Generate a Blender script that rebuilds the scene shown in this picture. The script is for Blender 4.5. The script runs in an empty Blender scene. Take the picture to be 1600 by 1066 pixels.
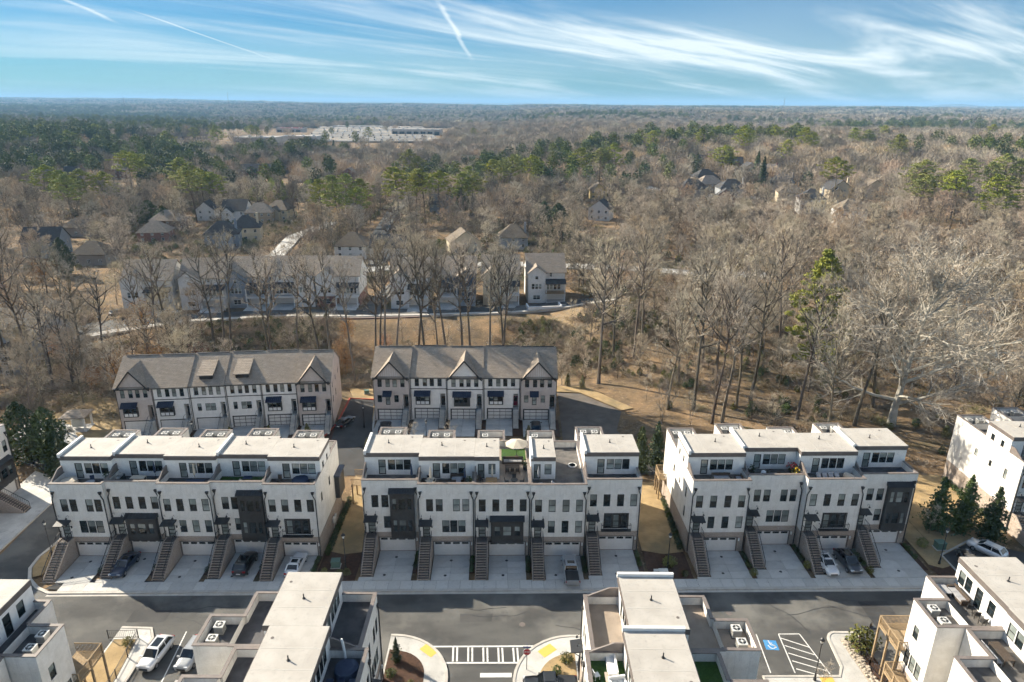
import bpy, math, random
from mathutils import Vector, Matrix
R_ = math.radians
sc = bpy.context.scene
C = sc.collection
random.seed(7)
# ------------------------------------------------------------------ camera
CAM_Z, FPX = 59.0, 1066.7
PITCH, ROLL = math.atan(372 / FPX), R_(0.45)
FW = Vector((0, math.cos(PITCH), -math.sin(PITCH)))
_r = Vector((1, 0, 0)); _u = _r.cross(FW)
RT = _r * math.cos(ROLL) + _u * math.sin(ROLL)
UP = RT.cross(FW)
cam = bpy.data.cameras.new('camera'); cam.lens = 24.0; cam.sensor_width = 36.0
cam.clip_start = 1.0; cam.clip_end = 80000.0
co = bpy.data.objects.new('camera', cam); C.objects.link(co)
co.matrix_world = Matrix(((RT.x, UP.x, -FW.x, 0), (RT.y, UP.y, -FW.y, 0), (RT.z, UP.z, -FW.z, CAM_Z), (0, 0, 0, 1)))
sc.camera = co
# ------------------------------------------------------------------ sky and sun
SUN_EL = R_(29.0)
SUN_DIR = Vector((-0.857 * math.cos(SUN_EL), 0.515 * math.cos(SUN_EL), math.sin(SUN_EL)))
SUN_AZ = math.atan2(SUN_DIR.x, SUN_DIR.y)
w = bpy.data.worlds.new('World'); sc.world = w; w.use_nodes = True
nt = w.node_tree; nt.nodes.clear()
def N(t, kind, **kw):
    n = t.nodes.new(kind)
    for k, v in kw.items():
        if k.startswith('i_'):
            n.inputs[k[2:].replace('_', ' ')].default_value = v
        elif k[0] == 'n' and k[1:].isdigit():
            n.inputs[int(k[1:])].default_value = v
        else:
            setattr(n, k, v)
    return n
def L(t, a, b):
    t.links.new(a, b)
def M_(t, op, a, b=None, c=None, clamp=False):
    n = t.nodes.new('ShaderNodeMath'); n.operation = op; n.use_clamp = clamp
    for i, v in enumerate((a, b, c)):
        if v is None: continue
        if isinstance(v, (int, float)): n.inputs[i].default_value = v
        else: t.links.new(v, n.inputs[i])
    return n.outputs[0]
def SS(t, v, lo, hi, a=0.0, b=1.0):
    n = t.nodes.new('ShaderNodeMapRange'); n.interpolation_type = 'SMOOTHSTEP'
    t.links.new(v, n.inputs[0])
    for i, q in enumerate((lo, hi, a, b)): n.inputs[i + 1].default_value = q
    return n.outputs[0]
sky = N(nt, 'ShaderNodeTexSky', sky_type='NISHITA', sun_disc=False, sun_elevation=SUN_EL, sun_rotation=SUN_AZ % (2 * math.pi),
        altitude=300.0, air_density=1.0, dust_density=0.2, ozone_density=3.0)
tc = N(nt, 'ShaderNodeTexCoord')
sep = N(nt, 'ShaderNodeSeparateXYZ'); L(nt, tc.outputs['Generated'], sep.inputs[0])
sx, sy, sz = sep.outputs
# high thin cloud sheet: project the view direction on a plane far above
den = M_(nt, 'ADD', M_(nt, 'MAXIMUM', sz, 0.0), 0.10)
cx, cy = M_(nt, 'DIVIDE', sx, den), M_(nt, 'DIVIDE', sy, den)
comb = N(nt, 'ShaderNodeCombineXYZ'); L(nt, cx, comb.inputs[0]); L(nt, cy, comb.inputs[1])
def cloud(scale, stretch, rot, detail, dist, off):
    ca, sa = math.cos(R_(rot)), math.sin(R_(rot))
    u = M_(nt, 'ADD', M_(nt, 'MULTIPLY', cx, ca * stretch), M_(nt, 'MULTIPLY_ADD', cy, sa * stretch, off[0]))
    v = M_(nt, 'ADD', M_(nt, 'MULTIPLY', cx, -sa), M_(nt, 'MULTIPLY_ADD', cy, ca, off[1]))
    cb = N(nt, 'ShaderNodeCombineXYZ'); L(nt, u, cb.inputs[0]); L(nt, v, cb.inputs[1])
    n = N(nt, 'ShaderNodeTexNoise', i_Scale=scale, i_Detail=detail, i_Roughness=0.6, i_Distortion=dist)
    L(nt, cb.outputs[0], n.inputs['Vector']); return n.outputs['Fac']
broad = SS(nt, cloud(0.30, 0.6, 30, 1.5, 0.0, (3.4, 1.3, 0)), 0.36, 0.60)
raw = cloud(1.0, 0.26, 40, 5.5, 0.6, (0.7, 5.1, 0))
streak = SS(nt, raw, 0.40, 0.68)
fine = SS(nt, M_(nt, 'FRACT', M_(nt, 'MULTIPLY', raw, 1.0)), 0.40, 0.62)
side = SS(nt, cx, -4.2, 1.2, 0.28, 1.0)                     # the sheet of cirrus thins out towards the clear west
cl = M_(nt, 'MULTIPLY', M_(nt, 'MULTIPLY', M_(nt, 'ADD', M_(nt, 'MULTIPLY', broad, 0.36), M_(nt, 'MULTIPLY', streak, 0.80)), side),
        M_(nt, 'ADD', M_(nt, 'MULTIPLY', fine, 0.45), 0.62))
def contrail(x0, y0, x1, y1, wid, gain):
    dx, dy = x1 - x0, y1 - y0; ln = math.hypot(dx, dy); dx /= ln; dy /= ln
    rx, ry = M_(nt, 'SUBTRACT', cx, x0), M_(nt, 'SUBTRACT', cy, y0)
    along = M_(nt, 'ADD', M_(nt, 'MULTIPLY', rx, dx), M_(nt, 'MULTIPLY', ry, dy))
    across = M_(nt, 'ABSOLUTE', M_(nt, 'ADD', M_(nt, 'SUBTRACT', M_(nt, 'MULTIPLY', rx, -dy), M_(nt, 'MULTIPLY', ry, -dx)), M_(nt, 'MULTIPLY', fine, wid * 0.8)))
    a = M_(nt, 'MULTIPLY', SS(nt, across, 0, wid, 1, 0), M_(nt, 'MULTIPLY', SS(nt, along, 0, ln * 0.2), SS(nt, along, ln * 0.6, ln, 1, 0)))
    return M_(nt, 'MULTIPLY', a, gain)
def sky_pt(px, py):                                         # where a line of sight meets that sheet
    d = (FW + RT * ((px - 800) / FPX) - UP * ((py - 533) / FPX)).normalized()
    return d.x / (max(d.z, 0) + 0.10), d.y / (max(d.z, 0) + 0.10)
for (a, b, c, d, wid, gain) in ((180, 8, 450, 102, 0.016, 0.55), (672, -12, 742, 102, 0.028, 0.5), (80, -8, 190, 40, 0.03, 0.5)):
    x0, y0 = sky_pt(a, b); x1, y1 = sky_pt(c, d)
    cl = M_(nt, 'ADD', cl, contrail(x0, y0, x1, y1, wid, gain))
cl = M_(nt, 'MULTIPLY', cl, SS(nt, sz, -0.01, 0.06, 0.35, 1.0))
cl = M_(nt, 'MINIMUM', cl, 0.92)
tint = N(nt, 'ShaderNodeMix', data_type='RGBA', blend_type='MULTIPLY'); tint.inputs[0].default_value = 1.0
# soften the range between zenith and horizon over the whole dome, as the photograph's processing does
gam = N(nt, 'ShaderNodeGamma', i_Gamma=0.66); L(nt, sky.outputs[0], gam.inputs[0])
hsv = N(nt, 'ShaderNodeHueSaturation', i_Saturation=1.35); L(nt, gam.outputs[0], hsv.inputs['Color'])
L(nt, hsv.outputs[0], tint.inputs[6]); tint.inputs[7].default_value = (0.30, 0.63, 0.88, 1)
mixc = N(nt, 'ShaderNodeMix', data_type='RGBA'); L(nt, cl, mixc.inputs[0]); L(nt, tint.outputs[2], mixc.inputs[6])
mixc.inputs[7].default_value = (4.75, 5.25, 5.4, 1)
bg = N(nt, 'ShaderNodeBackground', i_Strength=0.08); L(nt, mixc.outputs[2], bg.inputs[0])
wo = N(nt, 'ShaderNodeOutputWorld'); L(nt, bg.outputs[0], wo.inputs[0])
sun = bpy.data.lights.new('sun', 'SUN'); sun.energy = 4.5; sun.angle = R_(0.5); sun.color = (1.0, 0.90, 0.74)
so = bpy.data.objects.new('sun', sun); C.objects.link(so)
so.rotation_euler = SUN_DIR.to_track_quat('Z', 'Y').to_euler(); so.location = (-200, 150, 200)
vs = sc.view_settings; vs.view_transform = 'Standard'; vs.look = 'None'; vs.gamma = 1.0; vs.use_curve_mapping = False
vs.exposure = 1.38
cy_ = sc.cycles; cy_.use_adaptive_sampling = True; cy_.adaptive_threshold = 0.03; cy_.adaptive_min_samples = 12; w.cycles.sampling_method = 'MANUAL'; w.cycles.sample_map_resolution = 512; cy_.use_denoising = True; cy_.max_bounces = 5; cy_.diffuse_bounces = 2; cy_.glossy_bounces = 2
cy_.transmission_bounces = 2; cy_.transparent_max_bounces = 4; cy_.volume_bounces = 0; cy_.caustics_reflective = False; cy_.caustics_refractive = False

# ------------------------------------------------------------------ helpers
def at(px, py, z=0.0):                                      # where the line of sight through a point of the photo meets height z
    d = FW + RT * ((px - 800) / FPX) - UP * ((py - 533) / FPX)
    t = (z - CAM_Z) / d.z
    return Vector((d.x * t, d.y * t, z))
class MB:
    def __init__(s): s.v = []; s.f = []
    def quad(s, a, b, c, d):
        n = len(s.v); s.v += [tuple(a), tuple(b), tuple(c), tuple(d)]; s.f.append((n, n + 1, n + 2, n + 3)); return s
    def tri(s, a, b, c):
        n = len(s.v); s.v += [tuple(a), tuple(b), tuple(c)]; s.f.append((n, n + 1, n + 2)); return s
    def box(s, x0, x1, y0, y1, z0, z1):
        n = len(s.v)
        s.v += [(x0, y0, z0), (x1, y0, z0), (x1, y1, z0), (x0, y1, z0), (x0, y0, z1), (x1, y0, z1), (x1, y1, z1), (x0, y1, z1)]
        s.f += [tuple(n + i for i in q) for q in ((0, 3, 2, 1), (4, 5, 6, 7), (0, 1, 5, 4), (1, 2, 6, 5), (2, 3, 7, 6), (3, 0, 4, 7))]
        return s
    def prism(s, poly, ax, a0, a1):                         # polygon in the other two axes swept along ax
        n = len(s.v); k = len(poly)
        for a in (a0, a1):
            for (p, q) in poly:
                s.v.append({'x': (a, p, q), 'y': (p, a, q), 'z': (p, q, a)}[ax])
        s.f.append(tuple(n + i for i in reversed(range(k)))); s.f.append(tuple(n + k + i for i in range(k)))
        for i in range(k):
            j = (i + 1) % k; s.f.append((n + i, n + j, n + k + j, n + k + i))
        return s
    def bar(s, a, b, wd, dp=None):                          # square bar between two points
        a = Vector(a); b = Vector(b); d = (b - a)
        if d.length < 1e-6: return s
        d.normalize(); u = d.cross(Vector((0, 0, 1)))
        if u.length < 0.05: u = Vector((1, 0, 0))
        u.normalize(); v = d.cross(u); dp = dp or wd; n = len(s.v)
        for p in (a, b):
            for (i, j) in ((-1, -1), (1, -1), (1, 1), (-1, 1)):
                s.v.append(tuple(p + u * (i * wd / 2) + v * (j * dp / 2)))
        s.f += [tuple(n + i for i in q) for q in ((0, 3, 2, 1), (4, 5, 6, 7), (0, 1, 5, 4), (1, 2, 6, 5), (2, 3, 7, 6), (3, 0, 4, 7))]
        return s
    def tube(s, pts, rads, sides=6, cap=True):
        n0 = len(s.v); k = len(pts)
        for i, p in enumerate(pts):
            p = Vector(p); a = Vector(pts[max(i - 1, 0)]); b = Vector(pts[min(i + 1, k - 1)]); d = b - a
            if d.length < 1e-9: d = Vector((0, 0, 1))
            d.normalize(); u = d.cross(Vector((0.31, 0.95, 0.05))); u.normalize(); v = d.cross(u)
            for j in range(sides):
                t = 2 * math.pi * j / sides
                s.v.append(tuple(p + u * (math.cos(t) * rads[i]) + v * (math.sin(t) * rads[i])))
        for i in range(k - 1):
            for j in range(sides):
                a = n0 + i * sides + j; b = n0 + i * sides + (j + 1) % sides
                s.f.append((a, b, b + sides, a + sides))
        if cap:
            s.f.append(tuple(n0 + j for j in reversed(range(sides)))); s.f.append(tuple(n0 + (k - 1) * sides + j for j in range(sides)))
        return s
    def cyl(s, x, y, z0, z1, r, sides=12, r1=None):
        return s.tube([(x, y, z0), (x, y, z1)], [r, r if r1 is None else r1], sides)
    def lathe(s, x, y, prof, sides=14):                     # prof: (radius, z)
        return s.tube([(x, y, z) for (r, z) in prof], [r for (r, z) in prof], sides)
    def panel(s, ox, oy, ux, uy, W, z0, z1, ops, depth=0.14):   # wall sheet with real openings; outside lies to the right of u
        nx, ny = uy, -ux
        xs = sorted({0.0, W, *[o[0] for o in ops], *[o[1] for o in ops]}); zs = sorted({z0, z1, *[o[2] for o in ops], *[o[3] for o in ops]})
        P = lambda a, z, d=0.0: (ox + ux * a - nx * d, oy + uy * a - ny * d, z)
        for i in range(len(xs) - 1):
            for j in range(len(zs) - 1):
                cx_, cz_ = (xs[i] + xs[i + 1]) / 2, (zs[j] + zs[j + 1]) / 2
                if any(o[0] < cx_ < o[1] and o[2] < cz_ < o[3] for o in ops): continue
                s.quad(P(xs[i], zs[j]), P(xs[i + 1], zs[j]), P(xs[i + 1], zs[j + 1]), P(xs[i], zs[j + 1]))
        for (a0, a1, b0, b1) in ops:
            s.quad(P(a0, b0), P(a0, b0, depth), P(a0, b1, depth), P(a0, b1)); s.quad(P(a1, b0, depth), P(a1, b0), P(a1, b1), P(a1, b1, depth))
            s.quad(P(a0, b0), P(a1, b0), P(a1, b0, depth), P(a0, b0, depth)); s.quad(P(a0, b1, depth), P(a1, b1, depth), P(a1, b1), P(a0, b1))
        return s
    def mesh(s, name):
        me = bpy.data.meshes.new(name); me.from_pydata(s.v, [], s.f); me.update(); return me
def link(name, me, m=None, parent=None, loc=(0, 0, 0), rz=0.0, scale=None):
    if m is not None and not me.materials: me.materials.append(m)
    o = bpy.data.objects.new(name, me); C.objects.link(o); o.location = loc; o.rotation_euler = (0, 0, rz)
    if scale is not None: o.scale = scale if hasattr(scale, '__len__') else (scale,) * 3
    if parent is not None: o.parent = parent
    return o
def obj(name, mb, m, parent=None, loc=(0, 0, 0), rz=0.0): return link(name, mb.mesh(name), m, parent, loc, rz)
def tag(o, label=None, cat=None, group=None, kind=None):
    if label: o['label'] = label
    if cat: o['category'] = cat
    if group: o['group'] = group
    if kind: o['kind'] = kind
    return o
def thing(name, label, cat, loc=(0, 0, 0), rz=0.0, group=None, scale=None):
    o = bpy.data.objects.new(name, None); o.empty_display_size = 0.3; C.objects.link(o); o.location = loc; o.rotation_euler = (0, 0, rz)
    if scale is not None: o.scale = (scale,) * 3
    return tag(o, label, cat, group)
def struct(name, mb, m, smooth=False):
    o = obj(name, mb, m); o['kind'] = 'structure'; return o
CACHE = {}
def cached(key, fn):
    if key not in CACHE: CACHE[key] = fn()
    return CACHE[key]

# ------------------------------------------------------------------ materials
def mat(name, col, rough=0.8, col2=None, scale=3.0, detail=4.0, bump=0.0, spec=0.3, metal=0.0, rnd=0.0, stretch=None, bump_scale=None, lo=0.35, hi=0.65, big=None):
    m = bpy.data.materials.new(name); m.use_nodes = True; t = m.node_tree; b = t.nodes['Principled BSDF']
    b.inputs['Roughness'].default_value = rough; b.inputs['Metallic'].default_value = metal; b.inputs['Specular IOR Level'].default_value = spec
    b.inputs['Base Color'].default_value = (*col, 1)
    out = None
    if col2 is not None:
        tc = N(t, 'ShaderNodeTexCoord'); vec = tc.outputs['Object']
        if stretch:
            mp = N(t, 'ShaderNodeMapping'); mp.inputs['Scale'].default_value = stretch; L(t, vec, mp.inputs[0]); vec = mp.outputs[0]
        n = N(t, 'ShaderNodeTexNoise', i_Scale=scale, i_Detail=detail, i_Roughness=0.6); L(t, vec, n.inputs['Vector'])
        f = SS(t, n.outputs['Fac'], lo, hi)
        mx = N(t, 'ShaderNodeMix', data_type='RGBA'); L(t, f, mx.inputs[0]); mx.inputs[6].default_value = (*col, 1); mx.inputs[7].default_value = (*col2, 1)
        out = mx.outputs[2]
        if big:
            n2 = N(t, 'ShaderNodeTexNoise', i_Scale=big[0], i_Detail=5.0, i_Roughness=0.6); L(t, tc.outputs['Object'], n2.inputs['Vector'])
            f2 = SS(t, n2.outputs['Fac'], big[2], big[3]); mx2 = N(t, 'ShaderNodeMix', data_type='RGBA'); L(t, f2, mx2.inputs[0])
            L(t, out, mx2.inputs[6]); mx2.inputs[7].default_value = (*big[1], 1); out = mx2.outputs[2]
        if bump:
            bn = N(t, 'ShaderNodeBump', i_Strength=bump, i_Distance=0.05)
            if bump_scale:
                n3 = N(t, 'ShaderNodeTexNoise', i_Scale=bump_scale, i_Detail=4.0); L(t, tc.outputs['Object'], n3.inputs['Vector']); L(t, n3.outputs['Fac'], bn.inputs['Height'])
            else: L(t, n.outputs['Fac'], bn.inputs['Height'])
            L(t, bn.outputs[0], b.inputs['Normal'])
    if rnd:
        oi = N(t, 'ShaderNodeObjectInfo'); hs = N(t, 'ShaderNodeHueSaturation'); 
        L(t, SS(t, oi.outputs['Random'], 0, 1, 1 - rnd, 1 + rnd), hs.inputs['Value'])
        r2 = M_(t, 'FRACT', M_(t, 'MULTIPLY', oi.outputs['Random'], 17.3)); L(t, SS(t, r2, 0, 1, 0.5 - rnd * 0.05, 0.5 + rnd * 0.05), hs.inputs['Hue'])
        L(t, SS(t, M_(t, 'FRACT', M_(t, 'MULTIPLY', oi.outputs['Random'], 5.7)), 0, 1, 1 - rnd * 0.6, 1 + rnd * 0.4), hs.inputs['Saturation'])
        if out is not None: L(t, out, hs.inputs['Color'])
        else: hs.inputs['Color'].default_value = (*col, 1)
        out = hs.outputs[0]
    if out is not None: L(t, out, b.inputs['Base Color'])
    return m
def brick_mat(name, c1, c2, mortar, bw=0.22, bh=0.075, rough=0.85, ms=0.012, streaks=0.0):
    m = bpy.data.materials.new(name); m.use_nodes = True; t = m.node_tree; b = t.nodes['Principled BSDF']
    b.inputs['Roughness'].default_value = rough; b.inputs['Specular IOR Level'].default_value = 0.25
    tc = N(t, 'ShaderNodeTexCoord'); sp = N(t, 'ShaderNodeSeparateXYZ'); L(t, tc.outputs['Object'], sp.inputs[0])
    cb = N(t, 'ShaderNodeCombineXYZ'); L(t, M_(t, 'ADD', sp.outputs[0], sp.outputs[1]), cb.inputs[0]); L(t, sp.outputs[2], cb.inputs[1])
    br = N(t, 'ShaderNodeTexBrick', i_Scale=1.0, i_Mortar_Size=ms, i_Bias=0.0, i_Brick_Width=bw, i_Row_Height=bh); L(t, cb.outputs[0], br.inputs['Vector'])
    br.inputs['Color1'].default_value = (*c1, 1); br.inputs['Color2'].default_value = (*c2, 1); br.inputs['Mortar'].default_value = (*mortar, 1)
    nz = N(t, 'ShaderNodeTexNoise', i_Scale=0.8, i_Detail=6.0, i_Roughness=0.65); L(t, tc.outputs['Object'], nz.inputs['Vector'])
    mx = N(t, 'ShaderNodeMix', data_type='RGBA', blend_type='MULTIPLY'); mx.inputs[0].default_value = 1.0; L(t, br.outputs['Color'], mx.inputs[6])
    cr = N(t, 'ShaderNodeMix', data_type='RGBA'); L(t, SS(t, nz.outputs['Fac'], 0.3, 0.7), cr.inputs[0]); cr.inputs[6].default_value = (0.86, 0.85, 0.83, 1); cr.inputs[7].default_value = (1, 1, 1, 1)
    L(t, cr.outputs[2], mx.inputs[7]); res = mx.outputs[2]
    if streaks:                                              # rain streaks and grime with a shape of their own
        mp = N(t, 'ShaderNodeMapping'); mp.inputs['Scale'].default_value = (2.6, 2.6, 0.16); L(t, tc.outputs['Object'], mp.inputs[0])
        n2 = N(t, 'ShaderNodeTexNoise', i_Scale=1.0, i_Detail=7.0, i_Roughness=0.7); L(t, mp.outputs[0], n2.inputs['Vector'])
        m2 = N(t, 'ShaderNodeMix', data_type='RGBA'); L(t, SS(t, n2.outputs['Fac'], 0.50, 0.74, 0.0, streaks), m2.inputs[0]); L(t, res, m2.inputs[6]); m2.inputs[7].default_value = (0.40, 0.38, 0.35, 1); res = m2.outputs[2]
    L(t, res, b.inputs['Base Color'])
    bn = N(t, 'ShaderNodeBump', i_Strength=0.35, i_Distance=0.02); L(t, br.outputs['Fac'], bn.inputs['Height']); bn.invert = True; L(t, bn.outputs[0], b.inputs['Normal'])
    return m
X = {}
X['white_brick'] = brick_mat('white_brick', (0.87, 0.84, 0.79), (0.80, 0.775, 0.73), (0.72, 0.70, 0.66), streaks=0.42)
X['tan_brick'] = brick_mat('tan_brick', (0.42, 0.335, 0.275), (0.29, 0.23, 0.19), (0.47, 0.42, 0.37))
X['red_brick'] = brick_mat('red_brick', (0.28, 0.11, 0.075), (0.20, 0.08, 0.06), (0.35, 0.28, 0.24))
X['blush_brick'] = brick_mat('blush_brick', (0.66, 0.58, 0.54), (0.60, 0.52, 0.48), (0.56, 0.50, 0.46))
X['stucco'] = mat('stucco', (0.86, 0.84, 0.80), 0.85, (0.77, 0.75, 0.72), 0.9, 6, big=(0.35, (0.70, 0.68, 0.64), 0.5, 0.8))
X['coping'] = mat('coping', (0.20, 0.168, 0.15), 0.55, (0.165, 0.14, 0.125), 1.5, spec=0.4)
X['fascia'] = mat('fascia', (0.15, 0.128, 0.115), 0.55, (0.12, 0.10, 0.092), 1.2, spec=0.4)
X['membrane'] = mat('membrane', (0.47, 0.44, 0.395), 0.65, (0.385, 0.355, 0.315), 0.45, 8, lo=0.32, hi=0.72, big=(1.6, (0.31, 0.285, 0.255), 0.56, 0.80))
X['charcoal'] = mat('charcoal_siding', (0.055, 0.053, 0.052), 0.55, (0.042, 0.041, 0.04), 1.5)
X['metal_black'] = mat('black_metal', (0.022, 0.023, 0.026), 0.45, spec=0.5)
X['navy_metal'] = mat('navy_metal', (0.018, 0.026, 0.055), 0.4, (0.014, 0.02, 0.045), 1.0, spec=0.5)
X['frame_dark'] = mat('dark_window_frame', (0.035, 0.033, 0.032), 0.5)
X['frame_white'] = mat('white_trim', (0.74, 0.74, 0.73), 0.6)
X['pane'] = mat('window_glass', (0.012, 0.018, 0.020), 0.06, spec=0.8)
X['pane_blind'] = mat('glass_over_blinds', (0.30, 0.325, 0.30), 0.12, (0.16, 0.185, 0.175), 0.6, 1, spec=0.7, rnd=0.35)
X['pane_dark'] = mat('dark_glass', (0.006, 0.008, 0.010), 0.04, spec=0.9)
X['garage_white'] = mat('garage_door_paint', (0.70, 0.68, 0.655), 0.55, (0.66, 0.64, 0.61), 1.0)
X['deck'] = mat('terrace_paving', (0.16, 0.148, 0.135), 0.85, (0.085, 0.08, 0.076), 0.9, 7, lo=0.3, hi=0.7)
X['deck_tan'] = mat('tan_terrace_paving', (0.33, 0.27, 0.215), 0.85, (0.27, 0.22, 0.175), 0.8, 6)
X['deck_blue'] = mat('grey_terrace_paving', (0.085, 0.083, 0.088), 0.8, (0.052, 0.051, 0.056), 0.7, 7)
X['turf'] = mat('artificial_turf', (0.045, 0.10, 0.018), 0.95, (0.03, 0.07, 0.012), 5.0, 3)
X['tread'] = mat('stair_tread', (0.135, 0.118, 0.105), 0.85, (0.095, 0.083, 0.076), 3.0)
X['concrete'] = mat('concrete', (0.55, 0.535, 0.50), 0.9, (0.44, 0.425, 0.395), 0.35, 8, bump=0.1, bump_scale=8.0, rnd=0.09, big=(0.9, (0.33, 0.32, 0.30), 0.52, 0.78))
X['kerb'] = mat('kerb_concrete', (0.52, 0.49, 0.44), 0.9, (0.43, 0.40, 0.36), 0.8, 6)
X['asphalt'] = mat('asphalt', (0.100, 0.098, 0.092), 0.92, (0.060, 0.059, 0.058), 0.16, 9, bump=0.15, bump_scale=14.0, stretch=(0.6, 1.6, 1), big=(0.09, (0.155, 0.150, 0.138), 0.46, 0.64))
X['asphalt_dark'] = mat('dark_asphalt', (0.064, 0.063, 0.063), 0.92, (0.044, 0.044, 0.045), 0.22, 8, big=(0.1, (0.084, 0.082, 0.079), 0.5, 0.72))
X['asphalt_brown'] = mat('brown_grit', (0.150, 0.130, 0.110), 0.95, (0.112, 0.098, 0.085), 0.5, 7)
X['paint'] = mat('road_paint', (0.68, 0.67, 0.64), 0.8, (0.50, 0.49, 0.47), 2.2, 6, lo=0.45, hi=0.75)
X['blue_paint'] = mat('blue_road_paint', (0.05, 0.22, 0.48), 0.8, (0.08, 0.26, 0.48), 2.0, 5)
X['yellow_pad'] = mat('yellow_tactile', (0.70, 0.43, 0.10), 0.85)
X['red_kerb'] = mat('red_kerb_paint', (0.46, 0.085, 0.05), 0.85, (0.36, 0.08, 0.05), 1.5)
X['mulch'] = mat('mulch', (0.085, 0.046, 0.030), 0.97, (0.055, 0.032, 0.022), 2.5, 8, bump=0.6, bump_scale=9.0)
X['straw_grass'] = mat('dormant_grass', (0.42, 0.30, 0.155), 0.97, (0.30, 0.215, 0.11), 0.5, 9, bump=0.5, bump_scale=10.0, big=(0.16, (0.23, 0.18, 0.10), 0.46, 0.68))
X['shingle'] = brick_mat('shingles', (0.395, 0.33, 0.265), (0.315, 0.262, 0.212), (0.225, 0.19, 0.155), 0.9, 0.16, 0.9, 0.02)
X['wood'] = mat('deck_timber', (0.34, 0.25, 0.15), 0.85, (0.27, 0.195, 0.115), 2.0, 5)
X['stone'] = mat('pale_stone', (0.45, 0.39, 0.31), 0.9, (0.36, 0.31, 0.25), 3.0)
X['cream'] = mat('cream_fabric', (0.56, 0.49, 0.39), 0.9)
X['ac_white'] = mat('enamel_offwhite', (0.62, 0.61, 0.57), 0.5)
X['rubber'] = mat('tyre_rubber', (0.015, 0.015, 0.016), 0.85)
X['alloy'] = mat('alloy', (0.45, 0.45, 0.46), 0.35, metal=0.8)
X['lamp_glass'] = mat('frosted_glass', (0.75, 0.74, 0.70), 0.3)
X['green_box'] = mat('green_enamel', (0.10, 0.17, 0.14), 0.6)
X['bark'] = mat('bark', (0.17, 0.14, 0.105), 0.95, (0.095, 0.078, 0.062), 1.2, 6, stretch=(1, 1, 0.25), rnd=0.35)
X['bark_pale'] = mat('pale_bark', (0.50, 0.465, 0.40), 0.9, (0.27, 0.25, 0.21), 0.5, 6, rnd=0.1)
X['twig'] = mat('twigs', (0.58, 0.50, 0.38), 0.95, (0.41, 0.35, 0.265), 0.12, 3, rnd=0.22)
X['twig_pale'] = mat('pale_twigs', (0.56, 0.49, 0.40), 0.95, (0.44, 0.38, 0.31), 0.2, 3, rnd=0.1)
X['twig_red'] = mat('reddish_twigs', (0.50, 0.385, 0.265), 0.95, (0.38, 0.285, 0.195), 0.12, 3, rnd=0.22)
X['dead_leaf'] = mat('russet_leaves', (0.44, 0.23, 0.10), 0.95, (0.32, 0.165, 0.07), 0.5, 4, rnd=0.25)
X['pine'] = mat('pine_needles', (0.335, 0.335, 0.055), 0.85, (0.175, 0.205, 0.036), 0.35, 4, rnd=0.22)
X['evergreen'] = mat('evergreen_leaves', (0.075, 0.105, 0.035), 0.75, (0.036, 0.060, 0.021), 0.9, 4, rnd=0.3)
X['olive'] = mat('olive_leaves', (0.17, 0.165, 0.055), 0.85, (0.11, 0.115, 0.042), 0.5, 4, rnd=0.3)
X['bamboo'] = mat('bamboo_leaves', (0.32, 0.34, 0.075), 0.85, (0.21, 0.245, 0.052), 0.4, 4, rnd=0.2)
X['twig_far'] = mat('far_twigs', (0.40, 0.345, 0.265), 0.95, (0.275, 0.24, 0.19), 0.12, 3, rnd=0.3)
X['twig_dark'] = mat('dark_twigs', (0.27, 0.23, 0.18), 0.95, (0.19, 0.165, 0.13), 0.12, 3, rnd=0.3)
X['pine_far'] = mat('far_pine_needles', (0.155, 0.18, 0.045), 0.85, (0.085, 0.11, 0.03), 0.35, 4, rnd=0.25)
# ------------------------------------------------------------------ terrain
def sst(a, b, v):
    t = min(max((v - a) / (b - a), 0.0), 1.0); return t * t * (3 - 2 * t)
def wob(x, y, s, k):
    return math.sin(x / s + 1.7 * k) * math.cos(y / (s * 1.23) - 0.9 * k) * 0.6 + math.sin((x + y) / (s * 1.9) + k * 2.3) * 0.4
def g(x, y):
    flat = sst(136, 150, y) if x < 24 else sst(101, 118, y)
    if x < -84: flat = max(flat, sst(101, 118, y) * sst(-84, -96, x))
    z = -0.2
    z += -3.0 * sst(136, 148, y) * (1 - sst(158, 181, y)) * (1 - sst(0, 40, x))
    z += 2.1 * sst(160, 181, y)
    z += 2.6 * sst(8, 30, x) * sst(135, 175, y) * (1 - sst(190, 215, y)) * (1 - sst(45, 80, x))
    z += flat * sst(40, 70, x) * 1.6 * wob(x, y, 26, 2)
    z += 0.35 * wob(x, y, 7, 1) * sst(140, 150, y) * (1 - sst(176, 181, y))
    d = math.hypot(x, y)
    z += 13 * sst(350, 640, d) * sst(-80, 160, x)
    z += wob(x, y, 210, 3) * 7 * sst(320, 700, d) + wob(x, y, 620, 4) * 14 * sst(800, 2200, d)
    z += (18 + 26 * wob(x, y, 2300, 1)) * sst(2500, 6500, d) + 34 * sst(5000, 9500, d) * sst(600, -6000, x) 
    z -= 34 * sst(9000, 20000, d) * (0.55 + 0.45 * sst(-3000, 5000, x))
    z += 10 * sst(12000, 22000, d)
    return z
mb = MB(); NR, NA = 330, 210
rr = [56 * (26000 / 56) ** (i / (NR - 1)) for i in range(NR)]
for r in rr:
    for j in range(NA + 1):
        a = R_(-66 + 132 * j / NA); x, y = math.sin(a) * r * 1.0, -20 + math.cos(a) * r
        mb.v.append((x, y, g(x, y)))
for i in range(NR - 1):
    for j in range(NA):
        a = i * (NA + 1) + j; mb.f.append((a, a + 1, a + NA + 2, a + NA + 1))
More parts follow.
